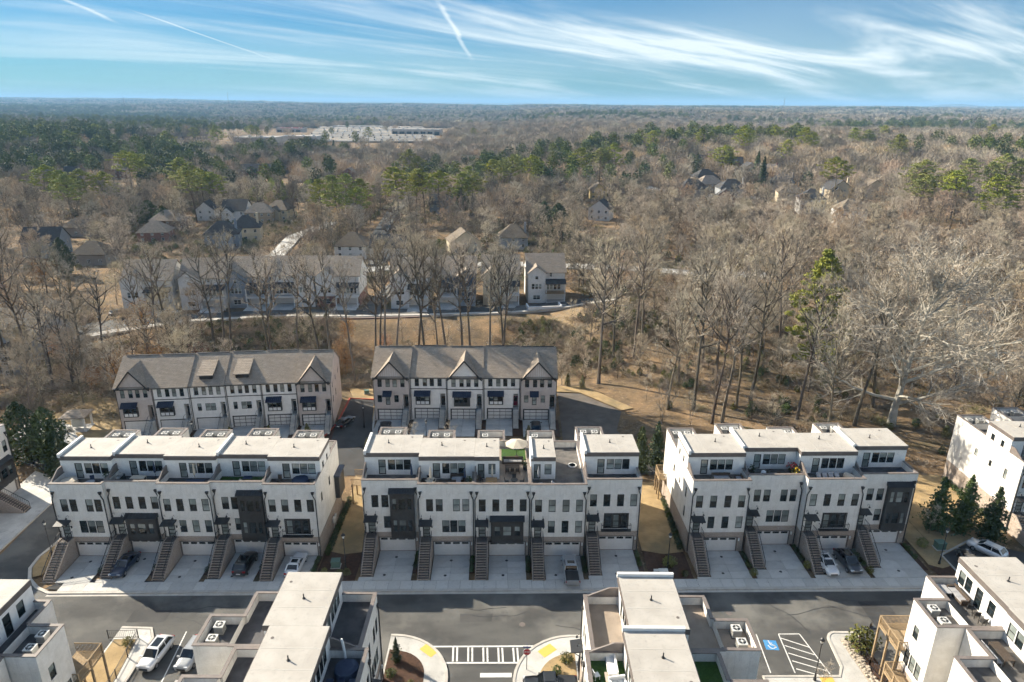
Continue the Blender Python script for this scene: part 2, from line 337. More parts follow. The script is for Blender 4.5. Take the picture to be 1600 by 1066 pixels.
def ground_mat():
    m = bpy.data.materials.new('leaf_litter_ground'); m.use_nodes = True; t = m.node_tree; b = t.nodes['Principled BSDF']
    b.inputs['Roughness'].default_value = 0.97; b.inputs['Specular IOR Level'].default_value = 0.1
    tc = N(t, 'ShaderNodeTexCoord'); v = tc.outputs['Object']
    def nz(s, d, lo, hi, r=0.65):
        n = N(t, 'ShaderNodeTexNoise', i_Scale=s, i_Detail=d, i_Roughness=r); L(t, v, n.inputs['Vector']); return SS(t, n.outputs['Fac'], lo, hi)
    def mix(f, a, c):
        x = N(t, 'ShaderNodeMix', data_type='RGBA'); L(t, f, x.inputs[0])
        for i, q in ((6, a), (7, c)):
            if isinstance(q, tuple): x.inputs[i].default_value = (*q, 1)
            else: L(t, q, x.inputs[i])
        return x.outputs[2]
    c = mix(nz(0.9, 9, 0.35, 0.68), (0.185, 0.135, 0.085), (0.100, 0.076, 0.051))
    c = mix(nz(0.09, 6, 0.42, 0.66), c, (0.27, 0.18, 0.102))
    c = mix(nz(0.05, 7, 0.52, 0.68), c, (0.095, 0.083, 0.047))
    c = mix(nz(2.6, 8, 0.56, 0.72), c, (0.46, 0.34, 0.21))
    # open bank of dry grass and bare earth right of the tall houses
    gm = N(t, 'ShaderNodeVectorMath', operation='DISTANCE'); gm.inputs[1].default_value = (17, 168, 0); mp = N(t, 'ShaderNodeMapping'); mp.inputs['Scale'].default_value = (1, 0.8, 0); L(t, v, mp.inputs[0]); gm.inputs[1].default_value = (17, 134, 0); L(t, mp.outputs[0], gm.inputs[0])
    n5 = N(t, 'ShaderNodeTexNoise', i_Scale=0.12, i_Detail=6.0); L(t, v, n5.inputs['Vector'])
    c = mix(SS(t, M_(t, 'ADD', gm.outputs['Value'], M_(t, 'MULTIPLY', n5.outputs['Fac'], 30.0)), 19.0, 34.0, 0.6, 0.0), c, (0.50, 0.375, 0.225))
    L(t, c, b.inputs['Base Color'])
    n = N(t, 'ShaderNodeTexNoise', i_Scale=3.0, i_Detail=8.0); L(t, v, n.inputs['Vector'])
    bn = N(t, 'ShaderNodeBump', i_Strength=0.8, i_Distance=0.15); L(t, n.outputs['Fac'], bn.inputs['Height']); L(t, bn.outputs[0], b.inputs['Normal'])
    return m
X['ground'] = ground_mat()
gr = struct('ground', mb, X['ground'])
for p in gr.data.polygons: p.use_smooth = True
# a rounded granite hill far off on the skyline
mb = MB(); hx, hy = at(1492, 190, 0).xy.normalized() * 17000
for i in range(13):
    t = i / 12
    for j in range(24):
        a = 2 * math.pi * j / 24; rr_ = 640 * (1 - t) ** 0.8
        mb.v.append((hx + math.cos(a) * rr_ * 1.25, hy + math.sin(a) * rr_, -30 + 130 * math.sin(t * math.pi / 2) ** 0.8 + 4 * math.sin(a * 3)))
for i in range(12):
    for j in range(24):
        mb.f.append((i * 24 + j, i * 24 + (j + 1) % 24, (i + 1) * 24 + (j + 1) % 24, (i + 1) * 24 + j))
X['granite'] = mat('wooded_granite', (0.12, 0.115, 0.105), 0.9, (0.07, 0.075, 0.06), 0.01)
o = struct('distant_hill', mb, X['granite'])

# ------------------------------------------------------------------ roads, kerbs and beds
def sheet(name, pts, z, m):
    mb = MB(); mb.v = [(p[0], p[1], z) for p in pts]; mb.f = [tuple(range(len(pts)))]
    a = sum(pts[i][0] * pts[(i + 1) % len(pts)][1] - pts[(i + 1) % len(pts)][0] * pts[i][1] for i in range(len(pts)))
    if a < 0: mb.f = [tuple(reversed(mb.f[0]))]
    return struct(name, mb, m)
def ribbon(name, pts, wid, z0, z1, m, follow=False):        # a kerb or path of given width along a polyline
    mb = MB(); n = len(pts); Lf = []; Rt = []
    for i, p in enumerate(pts):
        a = Vector(pts[max(i - 1, 0)][:2]); b = Vector(pts[min(i + 1, n - 1)][:2]); d = (b - a).normalized(); q = Vector((-d.y, d.x)) * wid / 2
        Lf.append((p[0] + q.x, p[1] + q.y)); Rt.append((p[0] - q.x, p[1] - q.y))
    for i in range(n - 1):
        za = [g(*Lf[i]), g(*Rt[i]), g(*Rt[i + 1]), g(*Lf[i + 1])] if follow else [0, 0, 0, 0]
        A = [(*q, z1 + za[k]) for k, q in enumerate((Lf[i], Rt[i], Rt[i + 1], Lf[i + 1]))]
        B = [(*q, z0 + za[k]) for k, q in enumerate((Lf[i], Rt[i], Rt[i + 1], Lf[i + 1]))]
        k = len(mb.v); mb.v += A + B
        mb.f.append((k, k + 1, k + 2, k + 3)); mb.f.append((k, k + 3, k + 7, k + 4)); mb.f.append((k + 1, k + 5, k + 6, k + 2))
        if i == 0: mb.f.append((k, k + 4, k + 5, k + 1))
        if i == n - 2: mb.f.append((k + 3, k + 2, k + 6, k + 7))
    return struct(name, mb, m)
def arc(cx, cy, r, a0, a1, n=10):
    return [(cx + r * math.cos(R_(a0 + (a1 - a0) * i / n)), cy + r * math.sin(R_(a0 + (a1 - a0) * i / n))) for i in range(n + 1)]
def Yk(x): return 72.25 + 0.021 * x
RZ = -0.12
corner = [(-58.5, 71.0), (-60.6, 72.0), (-62.6, 73.6), (-64.0, 75.8), (-64.4, 78.2), (-64.0, 81.5), (-63.6, 90), (-63.6, 99)]
sheet('street', [(-110, 40), (112, 40), (112, Yk(112) - 0.1), (57, Yk(57)), (-58.5, 71.0)] + corner[1:] + [(-64, 100), (-71.2, 100), (-71, 90), (-70, 78), (-72, 74), (-110, 70)], RZ, X['asphalt'])
sheet('alley', [(-64, 100.004), (-63, 99.6), (25, 101.5), (25, 112.5), (21, 113), (-26.2, 112.3), (-26.6, 118), (-28.6, 131), (-33.8, 132), (-33.6, 119), (-34.5, 114), (-60, 109.5), (-76, 106.5), (-84, 112), (-92, 116), (-100, 110), (-84, 104), (-75, 99), (-71.2, 100.004)], RZ + 0.005, X['asphalt_dark'])
sheet('parking_pad', [(9.6, 112.8), (21.5, 113), (20.2, 118), (22.4, 126.6), (14.8, 135.4), (9.9, 135.6)], -0.09, X['asphalt_brown'])
# kerb along the near street
kl = [(-63.9, 99)] + list(reversed(corner)) + [(x, Yk(x) if x > -55 else 71.0) for x in range(-54, 110, 6)]
kerb = ribbon('kerb', kl[2:], 0.42, RZ - 0.05, 0.02, X['kerb'])
gut = ribbon('gutter', [(p[0], p[1] - 0.42) for p in kl[8:]], 0.40, RZ - 0.05, RZ + 0.012, X['kerb'])
# pavement slabs behind the kerb
pav = sheet('pavement', [(-59.5, 71.7)] + [(x, Yk(x) + 0.22) for x in (-52, -20, 10, 40, 62)] + [(62, Yk(62) + 1.9), (40, Yk(40) + 1.9), (0, Yk(0) + 1.9), (-40, Yk(-40) + 1.9), (-58, 73.6)], -0.03, X['asphalt_dark'])
slab = MB().box(0, 1.52, 0, 1.62, -0.05, 0.008).mesh('slab')
slab.materials.append(X['concrete'])
xx = -57.6
while xx < 60:
    link('slab', slab, None, pav, (xx, Yk(xx) + 0.24, 0), 0.021); xx += 1.55
# dormant lawns and mulch between the rows
sheet('lawn', [(-63.7, 75.8), (-64.1, 78.2), (-63.7, 81.5), (-63.3, 98.8), (-60.9, 98.8), (-60.9, 78.6), (-61.5, 74.4), (-62.4, 73.9)], 0.012, X['straw_grass'])
def verge(x0, x1, y0, y1, bed):
    sheet('lawn', [(x0, bed), (x1, bed), (x1 - 0.2, y1), (x0 + 0.2, y1)], 0.0, X['straw_grass'])
    sheet('planting_bed', [(x0, y0), (x1, y0), (x1, bed + 0.8), ((x0 + x1) / 2, bed + 0.2), (x0, bed + 1.0)], 0.012, X['mulch'])
verge(-25.6, -20.3, Yk(-23) + 1.95, 97.5, 79.0); verge(18.4, 24.2, Yk(21) + 1.95, 99, 79.6); verge(57.0, 60.0, Yk(57) + 1.95, 100, 77.0)
sheet('lawn', [(60, 76.5), (72.6, 84), (72.6, 102), (60, 102)], 0.0, X['straw_grass'])
sheet('side_drive', [(60.2, 74.2), (70, 74.5), (72.5, 80.5), (66.5, 83.5), (60.2, 80)], 0.016, X['asphalt_dark'])
ribbon('kerb', [(60.0, 75), (60.0, 80.1), (66.3, 83.7)], 0.25, -0.1, 0.10, X['kerb'])
sheet('lawn', [(-33.4, 132.0), (-28.8, 131.4), (-27.2, 120.4), (-27.6, 137), (-35.4, 137)], -0.02, X['straw_grass'])
sheet('lawn', [(9.2, 136.2), (14.8, 135.7), (22.5, 126.9), (25, 128), (16, 139.5), (9, 139)], 0.0, X['straw_grass'])
sheet('lawn', [(-84, 113), (-76.2, 107), (-74.2, 115), (-76, 132), (-86, 131), (-92, 121)], -0.05, X['straw_grass'])
ribbon('kerb', [(-35.0, 114), (-33.9, 119), (-34.1, 131.9), (-28.6, 131.4)], 0.3, -0.15, 0.04, X['red_kerb'])
ribbon('kerb', [(-28.4, 131.0), (-26.5, 118), (-25.4, 113.2), (-22, 112.4)], 0.35, -0.15, 0.04, X['kerb'])
sheet('pavement', [(-79.0, 86), (-71.2, 88), (-71.4, 99.6), (-75, 98.8), (-80, 101)], -0.02, X['concrete'])
sheet('pavement', [(-79.0, 70), (-70.8, 76.5), (-71.1, 88), (-79, 86)], -0.016, X['concrete'])
ribbon('kerb', [(-70.6, 76), (-71.0, 88), (-71.3, 99.5)], 0.3, -0.15, 0.03, X['kerb'])
sheet('path', [(-93, 113), (-84, 113.5), (-77, 107.2), (-79, 112), (-85, 118.5), (-94, 121)], -0.03, X['concrete'])
# corner islands on the near side of the street
sw = [(-13.9, 64.2)] + arc(-13.4, 57.6, 6.6, 88, 4, 10) + [(-6.75, 50), (-6.75, 42)]
ribbon('kerb', sw, 0.3, RZ - 0.05, 0.03, X['kerb']); sheet('pavement', sw + [(-13.9, 42)], -0.03, X['concrete'])
sheet('planting_bed', [(-13.7, 62.0)] + arc(-12.9, 58.2, 3.6, 80, 2, 8) + [(-9.3, 55.5), (-13.7, 55.5)], -0.01, X['mulch'])
se = [(8.6, 64.4)] + arc(7.4, 57.4, 6.9, 84, 176, 10) + [(0.5, 50), (0.5, 42)]
ribbon('kerb', se, 0.3, RZ - 0.05, 0.03, X['kerb']); sheet('pavement', se + [(7.55, 42), (7.55, 60)], -0.03, X['concrete'])
sheet('planting_bed', [(7.4, 61.6)] + arc(7.2, 57.6, 4.0, 92, 174, 8) + [(3.3, 55.5), (7.4, 55.5)], -0.01, X['straw_grass'])
for (cx_, cy_c, rz) in ((-9.2, 61.9, -40), (4.3, 62.0, 40)):
    tag(obj('tactile_pad', MB().box(-0.95, 0.95, -0.6, 0.6, -0.05, -0.018), X['yellow_pad'], None, (cx_, cy_c, 0), R_(rz)),
        'yellow tactile pad on the kerb ramp ' + ('across the side road from the stop sign' if cx_ < 0 else 'beside the stop sign'), 'tactile pad')
def strip(name, x0, y0, x1, y1, wd, m, z=RZ + 0.006):
    d = Vector((x1 - x0, y1 - y0)).normalized(); q = Vector((-d.y, d.x)) * wd / 2
    return struct(name, MB().quad((x0 + q.x, y0 + q.y, z), (x0 - q.x, y0 - q.y, z), (x1 - q.x, y1 - q.y, z), (x1 + q.x, y1 + q.y, z)), m)
# zebra crossing, stop line
strip('crossing_line', -9.0, 62.55, 3.2, 62.75, 0.22, X['paint']); strip('crossing_line', -7.3, 60.15, 1.4, 60.25, 0.22, X['paint'])
for k in range(5):
    for dx in (0, 0.46):
        xa = -6.35 + k * 1.72 + dx; strip('crossing_bar', xa, 60.36, xa - 0.12, 62.46, 0.2, X['paint'], RZ + 0.009)
strip('stop_line', -3.2, 58.45, 0.25, 58.5, 0.6, X['paint'])
# accessible bay and hatched strip
for (a, b, c, d) in ((29.15, 64.9, 28.8, 59.1), (31.8, 64.9, 31.5, 59.1), (34.3, 65.0, 35.3, 59.0), (31.8, 64.95, 34.3, 65.0)):
    strip('parking_line', a, b, c, d, 0.13, X['paint'])
for k in range(5):
    strip('hatch_line', 31.85, 64.3 - k * 1.15, 34.6 + 0.17 * k, 62.9 - k * 1.15, 0.13, X['paint'], RZ + 0.0095)
strip('bay_symbol_ground', 30.35, 63.95, 30.25, 62.45, 1.5, X['blue_paint'])
sy = MB(); zc = RZ + 0.011
def flat(mb, pts, wd):
    for i in range(len(pts) - 1):
        a, b = Vector(pts[i]), Vector(pts[i + 1]); d = (b - a).normalized(); q = Vector((-d.y, d.x)) * wd / 2
        mb.quad((a.x + q.x, a.y + q.y, zc), (a.x - q.x, a.y - q.y, zc), (b.x - q.x, b.y - q.y, zc), (b.x + q.x, b.y + q.y, zc))
flat(sy, arc(30.35, 63.05, 0.38, 160, 380, 10), 0.11); flat(sy, [(30.22, 63.72), (30.26, 63.22), (30.62, 63.2)], 0.115); flat(sy, [(30.6, 63.22), (30.82, 62.8)], 0.115)
flat(sy, [(30.24, 63.5), (30.55, 63.47)], 0.1); flat(sy, [(30.14, 63.83), (30.28, 63.83)], 0.14)
struct('bay_symbol', sy, X['paint'])
# right-hand island with stone bed
ri = [(41.2, 65.2), (38.6, 65.2)] + arc(38.7, 63.9, 1.35, 95, 180, 6) + [(37.0, 60), (36.2, 58.6), (27.8, 58.5), (27.8, 50)]
ribbon('kerb', ri, 0.3, RZ - 0.05, 0.03, X['kerb']); sheet('pavement', ri + [(41.5, 50)], -0.03, X['concrete'])
sheet('planting_bed', [(39.0, 63.6), (41.3, 64.6), (41.4, 52), (39.9, 52), (39.2, 58.5), (38.7, 61.5)], 0.0, X['mulch'])
sheet('lawn', [(28, 57.2), (36.0, 57.4), (38.2, 56.8), (38.2, 50), (28, 50)], -0.01, X['straw_grass'])
tp = obj('tactile_pad', MB().box(-0.7, 0.7, -0.6, 0.6, -0.05, -0.018), X['yellow_pad'], None, (34.6, 57.95, 0), 0); tag(tp, 'yellow tactile pad beside the hatched accessible bay', 'tactile pad')
# left-hand court: fenced lawn
ribbon('kerb', [(-46, 65.1), (-42.4, 65.0), (-41.5, 63.5), (-41.3, 58.0), (-41.2, 50)], 0.3, RZ - 0.05, 0.03, X['kerb'])
sheet('pavement', [(-46, 64.95), (-42.5, 64.85), (-41.65, 63.4), (-41.45, 58.0), (-41.35, 50), (-46, 50)], -0.03, X['concrete'])
sheet('lawn', [(-45.8, 63.2), (-43.3, 63.2), (-42.6, 58.0), (-42.5, 50), (-45.8, 50)], -0.005, X['straw_grass'])
strip('parking_line', -38.1, 64.6, -37.4, 57.0, 0.14, X['paint']); strip('parking_line', -34.0, 64.6, -33.3, 57.0, 0.14, X['paint'])
sheet('pavement', [(-36.0, 57.4), (-29.8, 57.4), (-29.8, 50), (-36, 50)], -0.03, X['concrete'])
# street that serves the houses beyond the ravine
fr = [(-150, 163), (-125, 170), (-107, 176.2), (-88, 181.4), (-64, 186.0), (-44, 186.2), (-20, 188.6), (0, 191.2), (15, 194.5), (30, 197)]
ribbon('upper_street', fr, 5.6, -0.2, 0.42, X['asphalt'], True)
ribbon('upper_pavement', [(p[0] + 0.6, p[1] - 3.5) for p in fr[1:]], 1.5, -0.2, 0.55, X['kerb'], True)
ribbon('upper_street', [(-41.0, 187), (-40.5, 200), (-38, 222), (-25, 238)], 5.0, -0.2, 0.44, X['asphalt'], True)
ribbon('neighbourhood_street', [(-75, 220), (-60, 236), (-30, 247), (0, 250), (35, 246), (70, 240), (90, 236)], 7.5, -0.2, 0.5, X['concrete'], True)
ribbon('neighbourhood_street', [(-110, 226), (-92, 262), (-97, 300), (-90, 340)], 6.5, -0.2, 0.5, X['concrete'], True)
ribbon('neighbourhood_street', [(-52, 560), (-58, 470), (-66, 380), (-60, 300), (-50, 247)], 6.5, -0.2, 0.6, X['asphalt'], True)
ribbon('neighbourhood_street', [(70, 560), (85, 470), (105, 430), (150, 420)], 7, -0.2, 0.6, X['concrete'], True)
# patches, tar seams and covers in the street
for (x0, y0, x1, y1) in ((-46, 66.0, -41.5, 68.2), (-6, 66.5, -2.2, 68.0), (14, 67.2, 22, 68.6), (44, 66, 47.5, 70.8), (-30, 69.3, -22, 70.3)): sheet('asphalt_patch', [(x0, y0), (x1, y0 + .15), (x1 + .1, y1), (x0 - .1, y1 - .1)], RZ + .004, X['asphalt_dark'])
cr = random.Random(3)
for k in range(16):
    x, y = cr.uniform(-55, 55), cr.uniform(63, 71); a = cr.choice([0, 0, .1, 1.5]) + cr.uniform(-.25, .25); pts_ = [(x, y)]
    for q in range(9): a += cr.uniform(-.35, .35); x += math.cos(a) * .8; y += math.sin(a) * .8; pts_.append((x, y))
    if all(59 < p[1] < Yk(p[0]) - .6 for p in pts_) and not any(-30 < p[0] < -13 and p[1] < 60 for p in pts_): ribbon('tar_seam', pts_, .09, RZ - .02, RZ + .0045, X['metal_black'])
for (x, y) in ((-33, 67.2), (1.5, 66.2), (27, 68.4), (-3.0, 54)): struct('manhole_cover', MB().cyl(x, y, RZ - .02, RZ + .008, .38, 16), X['fascia'])
X['seam'] = mat('membrane_seam', (.48, .455, .41), .7)
# ------------------------------------------------------------------ windows, doors
def ring(w, h, t, y0, y1, mids=(), vmids=(), tm=None):
    m = MB(); tm = tm or t * 0.7
    m.box(0, w, y0, y1, 0, t).box(0, w, y0, y1, h - t, h).box(0, t, y0 + .002, y1 - .002, t, h - t).box(w - t, w, y0 + .002, y1 - .002, t, h - t)
    for z in mids: m.box(t, w - t, y0 + .004, y1 - .004, z - tm / 2, z + tm / 2)
    for x in vmids: m.box(x - tm / 2, x + tm / 2, y0 + .006, y1 - .006, t, h - t)
    return m
def window(par, x, y, z, w, h, rz=0.0, fm='frame_dark', style='dh', blind=None, t=0.07):
    key = ('win', round(w, 2), round(h, 2), fm, style, t)
    def mk():
        mids = (h * 0.5,) if style in ('dh', 'grid') else (); vm = (w / 2,) if style == 'grid' else ()
        fr = ring(w, h, t, 0.03, 0.15, mids, vm).mesh('window'); fr.materials.append(X[fm])
        def pn(z0, z1):
            p = MB().box(t * .6, w - t * .6, 0.085, 0.10, z0, z1).mesh('pane'); return p
        return fr, [pn(t * .6, h * .5), pn(h * .5 + .002, h - t * .6)], [pn(t * .6, h * .5), pn(h * .5 + .002, h - t * .6)]
    fr, dk, bl = cached(key, mk)
    for q in dk:
        if not q.materials: q.materials.append(X['pane'])
    for q in bl:
        if not q.materials: q.materials.append(X['pane_blind'])
    o = link('window', fr, None, par, (x, y, z), rz)
    b = random.random() if blind is None else blind
    link('pane', bl[0] if b > 0.74 else dk[0], None, o); link('pane', bl[1] if b > 0.30 else dk[1], None, o)
    return o
def place(par, face, ops, D=None, **kw):                    # windows for a list of openings in one wall; face = (ox, oy, ux, uy)
    ox, oy, ux, uy = face
    for (a0, a1, b0, b1) in ops:
        window(par, ox + ux * a0, oy + uy * a0, b0, a1 - a0, b1 - b0, math.atan2(uy, ux), **kw)
def glazed_door(par, x, y, z, w, h, rz=0.0, fm='frame_dark', lites=4):
    def mk():
        m = ring(w, h, 0.13, 0.03, 0.11, [h * i / lites for i in range(1, lites)], (), 0.12).mesh('door'); m.materials.append(X[fm])
        ps = []
        for i in range(lites):
            p = MB().box(0.1, w - 0.1, 0.07, 0.08, h * i / lites + 0.05, h * (i + 1) / lites - 0.05).mesh('pane'); p.materials.append(X['pane_blind']); ps.append(p)
        hd = MB().box(w - 0.12, w - 0.08, -0.03, 0.03, h * .38, h * .5).mesh('handle'); hd.materials.append(X['alloy'])
        return m, ps, hd
    m, ps, hd = cached(('gd', round(w, 2), round(h, 2), fm, lites), mk)
    o = link('door', m, None, par, (x, y, z), rz)
    for p in ps: link('pane', p, None, o)
    link('handle', hd, None, o); return o

# ------------------------------------------------------------------ flat-roofed white townhouses
ZP, ZD = 11.2, 10.25
def rot2(x, y, a): return x * math.cos(a) - y * math.sin(a), x * math.sin(a) + y * math.cos(a)
def ac_unit(x, y, z, rz, label, group='rooftop air conditioners'):
    t = thing('air_conditioner', label, 'air conditioner', (x, y, z), rz, group)
    def mk():
        c = MB().box(-.42, .42, -.42, .42, .08, .86).box(-.45, .45, -.45, .45, .86, .93).mesh('casing'); c.materials.append(X['ac_white'])
        f = MB().cyl(0, 0, .9, .945, .36, 16).mesh('fan_grille'); f.materials.append(X['metal_black'])
        h = MB().cyl(0, 0, .945, .965, .13, 10).box(-.36, .36, -.02, .02, .945, .955).box(-.02, .02, -.36, .36, .9452, .9552).mesh('fan_hub'); h.materials.append(X['ac_white'])
        b = MB().box(-.5, .5, -.5, .5, 0, .08).mesh('base_pad'); b.materials.append(X['deck'])
        s = MB()
        for k in range(5): s.box(-.43, .43, -.432, -.425, .18 + k * .13, .24 + k * .13).box(.425, .432, -.43, .43, .18 + k * .13, .24 + k * .13).box(-.432, -.425, -.43, .43, .18 + k * .13, .24 + k * .13)
        s = s.mesh('louvre'); s.materials.append(X['metal_black'])
        return (('casing', c), ('fan_grille', f), ('fan_hub', h), ('base_pad', b), ('louvre', s))
    for n, me in cached('ac', mk): link(n, me, None, t)
    return t
def townhouse(label, ox, oy, yaw, w, kind, where, pent=None, deckm='deck', well=True, mirror=False, ends='', rear=False, stair=True, drive=0.0,
              roofpar=False, yp=(3.1, 8.3), group='white flat-roofed townhouses', acn=2, screens=True, dz=0.0, H=None, slabm='concrete'):
    U = thing('townhouse', label, 'townhouse', (ox, oy, 0), yaw, group)
    s = w / 7.56; e = 0.004; yp0, yp1 = yp; DM, DW = 12.4, 15.7
    S = lambda L_: [x * s for x in L_]
    up4 = [(x, x + .93, 7.02, 8.92) for x in S([0.62, 2.45, 4.32, 6.12])]
    ups, lows, bay, fren = up4, [], None, None
    if kind == 'A': lows = [(x, x + .93, 3.72, 5.62) for x in S([2.42, 4.28, 6.12])]
    elif kind == 'B':
        ups = [(x, x + .93, 7.02, 8.92) for x in S([1.12, 2.42, 4.72, 5.98])]; lows = [(x, x + 1.0, 3.72, 5.62) for x in (3.2 * s, 3.2 * s + 1.08, 3.2 * s + 2.16)]
    elif kind == 'C': bay = (2.25 * s, 6.65 * s, 2.38, 5.85, [(.45, 1.25, 3.55, 5.1), (1.6, 2.8, 3.55, 5.1), (3.15, 3.95, 3.55, 5.1)])
    elif kind == 'D':
        ups = [(x, x + .93, 7.02, 8.92) for x in S([1.2, 2.55])]; lows = [(2.72 * s, 2.72 * s + .93, 3.72, 5.62)]
        bay = (3.75 * s, 3.75 * s + 3.25, 2.42, 9.45, [(.32, .92, 7.0, 8.75), (1.15, 2.1, 7.0, 8.75), (2.33, 2.93, 7.0, 8.75), (.32, .92, 3.6, 5.4), (1.15, 2.1, 3.6, 5.4), (2.33, 2.93, 3.6, 5.4)])
    elif kind == 'E': fren = (2.75 * s, 2.75 * s + 3.2, 3.5, 5.8)
    dx0 = 0.55
    door_op = (dx0, dx0 + 1.0, 2.95, 5.25)
    garage = (2.0, 2.0 + 4.88 * min(s, 1.0), 0.02, 2.2)
    fops = [o for o in ups + lows] + ([fren] if fren else []) + [(door_op[0], door_op[1], 3.1, door_op[3])]
    bops = [garage, (door_op[0], door_op[1], 2.95, 3.1)]
    sideL = [(2.6, 3.3, 7.2, 8.4), (6.0, 6.6, 7.2, 8.2), (9.3, 9.95, 3.9, 5.6), (9.3, 9.95, 7.0, 8.6)] if 'L' in ends else []
    sideR = [(2.2, 2.95, 7.1, 8.5), (6.4, 7.1, 7.1, 8.5)] if 'R' in ends else []
    wx0, wx1 = (0.12, 4.2) if not mirror else (w - 4.2, w - 0.12)
    bopsR = [(1.0, 1.85, 7.4, 8.9), (0.55, 1.4, 3.7, 5.5), (1.5, 2.4, 3.7, 5.5), (2.5, 3.35, 3.7, 5.5)] if rear else []
    # white painted brick
    m = MB()
    m.panel(e, 0, 1, 0, w - 2 * e, 3.1, ZP, [(o[0] - e, o[1] - e, o[2], o[3]) for o in fops])
    m.panel(e, DM, 0, -1, DM, 3.1, ZP, sideL); m.panel(w - e, 0, 0, 1, DM, 3.1, ZP, sideR)
    m.panel(w - e, DM, -1, 0, w - 2 * e, 3.1, ZP, [])
    m.box(e, w - e, 0.16, .26, ZD - .1, ZP - .01).box(e + .002, .24, .26, DM - .01, ZD - .1, ZP - .012).box(w - .24, w - e - .002, .26, DM - .01, ZD - .1, ZP - .012)
    if well:
        if wx0 > .5: m.box(.24, wx0, DM - .25, DM - .01, ZD - .1, ZP - .011)
        else: m.box(wx1, w - .24, DM - .25, DM - .01, ZD - .1, ZP - .011)
        m.panel(wx0, DW, 0, -1, DW - DM, 3.1, ZP, []); m.panel(wx1, DM, 0, 1, DW - DM, 3.1, ZP, []); m.panel(wx1, DW, -1, 0, wx1 - wx0, 3.1, ZP, bopsR)
        m.box(wx0 + .01, wx0 + .24, DM - .02, DW - .01, ZD - .1, ZP - .013).box(wx1 - .24, wx1 - .01, DM - .02, DW - .01, ZD - .1, ZP - .013).box(wx0 + .24, wx1 - .24, DW - .25, DW - .16, ZD - .1, ZP - .014)
    else: m.box(.24, w - .24, DM - .25, DM - .01, ZD - .1, ZP - .011)
    obj('wall', m, X['white_brick'], U)
    m = MB(); m.panel(e, -.03, 1, 0, w - 2 * e, 0 - .4, 3.1, [(o[0] - e, o[1] - e, o[2], o[3]) for o in bops], .2)
    m.panel(e - .03 if 'L' in ends else e, DM, 0, -1, DM, -.4, 3.1, []); m.panel(w - e + (.03 if 'R' in ends else 0), 0, 0, 1, DM, -.4, 3.1, []); m.panel(w - e, DM + .02, -1, 0, w, -.4, 3.1, [])
    m.quad((e, -.03, 3.1), (w - e, -.03, 3.1), (w - e, 0.0, 3.1), (e, 0.0, 3.1))
    if well: m.panel(wx0, DW, 0, -1, DW - DM, -.4, 3.1, []); m.panel(wx1, DM, 0, 1, DW - DM, -.4, 3.1, []); m.panel(wx1, DW, -1, 0, wx1 - wx0, -.4, 3.1, [])
    obj('brick_base', m, X['tan_brick'], U)
    m = MB().box(.2, w - .2, .2, DM - .15, ZD - .08, ZD)
    if well: m.box(wx0 + .2, wx1 - .2, DM - .15, DW - .2, ZD - .08, ZD)
    obj('terrace_floor', m, X[deckm], U)
    # coping
    m = MB().box(e, w - e, -.07, .33, ZP, ZP + .1).box(e, .31, .33, DM, ZP, ZP + .098).box(w - .31, w - e, .33, DM, ZP, ZP + .098)
    if well:
        if mirror: m.box(.31, wx0, DM - .32, DM + .05, ZP, ZP + .096)
        else: m.box(wx1, w - .31, DM - .32, DM + .05, ZP, ZP + .096)
        m.box(wx0 - .05, wx0 + .31, DM, DW - .26, ZP, ZP + .099).box(wx1 - .31, wx1 + .05, DM - .3, DW - .26, ZP, ZP + .1).box(wx0 - .05, wx1 + .05, DW - .26, DW + .07, ZP, ZP + .1)
    else: m.box(.31, w - .31, DM - .32, DM + .05, ZP, ZP + .096)
    obj('coping', m, X['coping'], U)
    if screens:
        obj('party_screen', MB().prism([(.5, ZP + .1), (yp0 - .02, ZP + .1), (yp0 - .02, ZP + 1.05), (yp0 - .9, ZP + 1.05)], 'x', .05, .2), X['coping'], U)
    # penthouse
    px0, px1 = pent if pent else (0.0, w)
    if pent is not False:
        pw = px1 - px0
        if pw > 5: dop = (px0 + 1.85, px0 + 2.85, ZD + .05, ZD + 2.35); wops = [(px0 + 3.15 + k * 1.08, px0 + 3.15 + k * 1.08 + 1.0, ZD + .75, ZD + 2.35) for k in range(3)]
        else: dop = (px0 + .45, px0 + 1.35, ZD + .05, ZD + 2.3); wops = [(px0 + pw - 1.5, px0 + pw - .55, ZD + .7, ZD + 2.3)]
        side_w = [(1.0, 1.8, ZD + .8, ZD + 2.0), (3.2, 3.9, ZD + .8, ZD + 2.0)]
        m = MB(); lo = e + .001
        m.panel(px0 + lo, yp0, 1, 0, pw - 2 * lo, ZD, 13.1, [(o[0] - px0 - lo, o[1] - px0 - lo, o[2], o[3]) for o in [dop] + wops])
        sl = side_w if ('L' in ends or px0 > 1) else []; sr = side_w if ('R' in ends or px1 < w - 1) else []
        m.panel(px0 + lo, yp1, 0, -1, yp1 - yp0, ZD, 13.1, sl); m.panel(px1 - lo, yp0, 0, 1, yp1 - yp0, ZD, 13.1, sr); rops = [(.5, 1.5, ZD + .7, ZD + 2.3), (1.6, 2.6, ZD + .7, ZD + 2.3), (3.3, 4.3, ZD + .05, ZD + 2.35), (5.2, 6.2, ZD + .7, ZD + 2.3)] if rear and pw > 5 else []
        m.panel(px1 - lo, yp1, -1, 0, pw - 2 * lo, ZD, 13.1, rops); place(U, (px1 - lo, yp1, -1, 0), rops)
        ph = obj('penthouse_wall', m, X['stucco'], U)
        place(U, (px0, yp0, 1, 0), [(o[0] - px0, o[1] - px0, o[2], o[3]) for o in wops]); place(U, (px0 + lo, yp1, 0, -1), sl); place(U, (px1 - lo, yp0, 0, 1), sr)
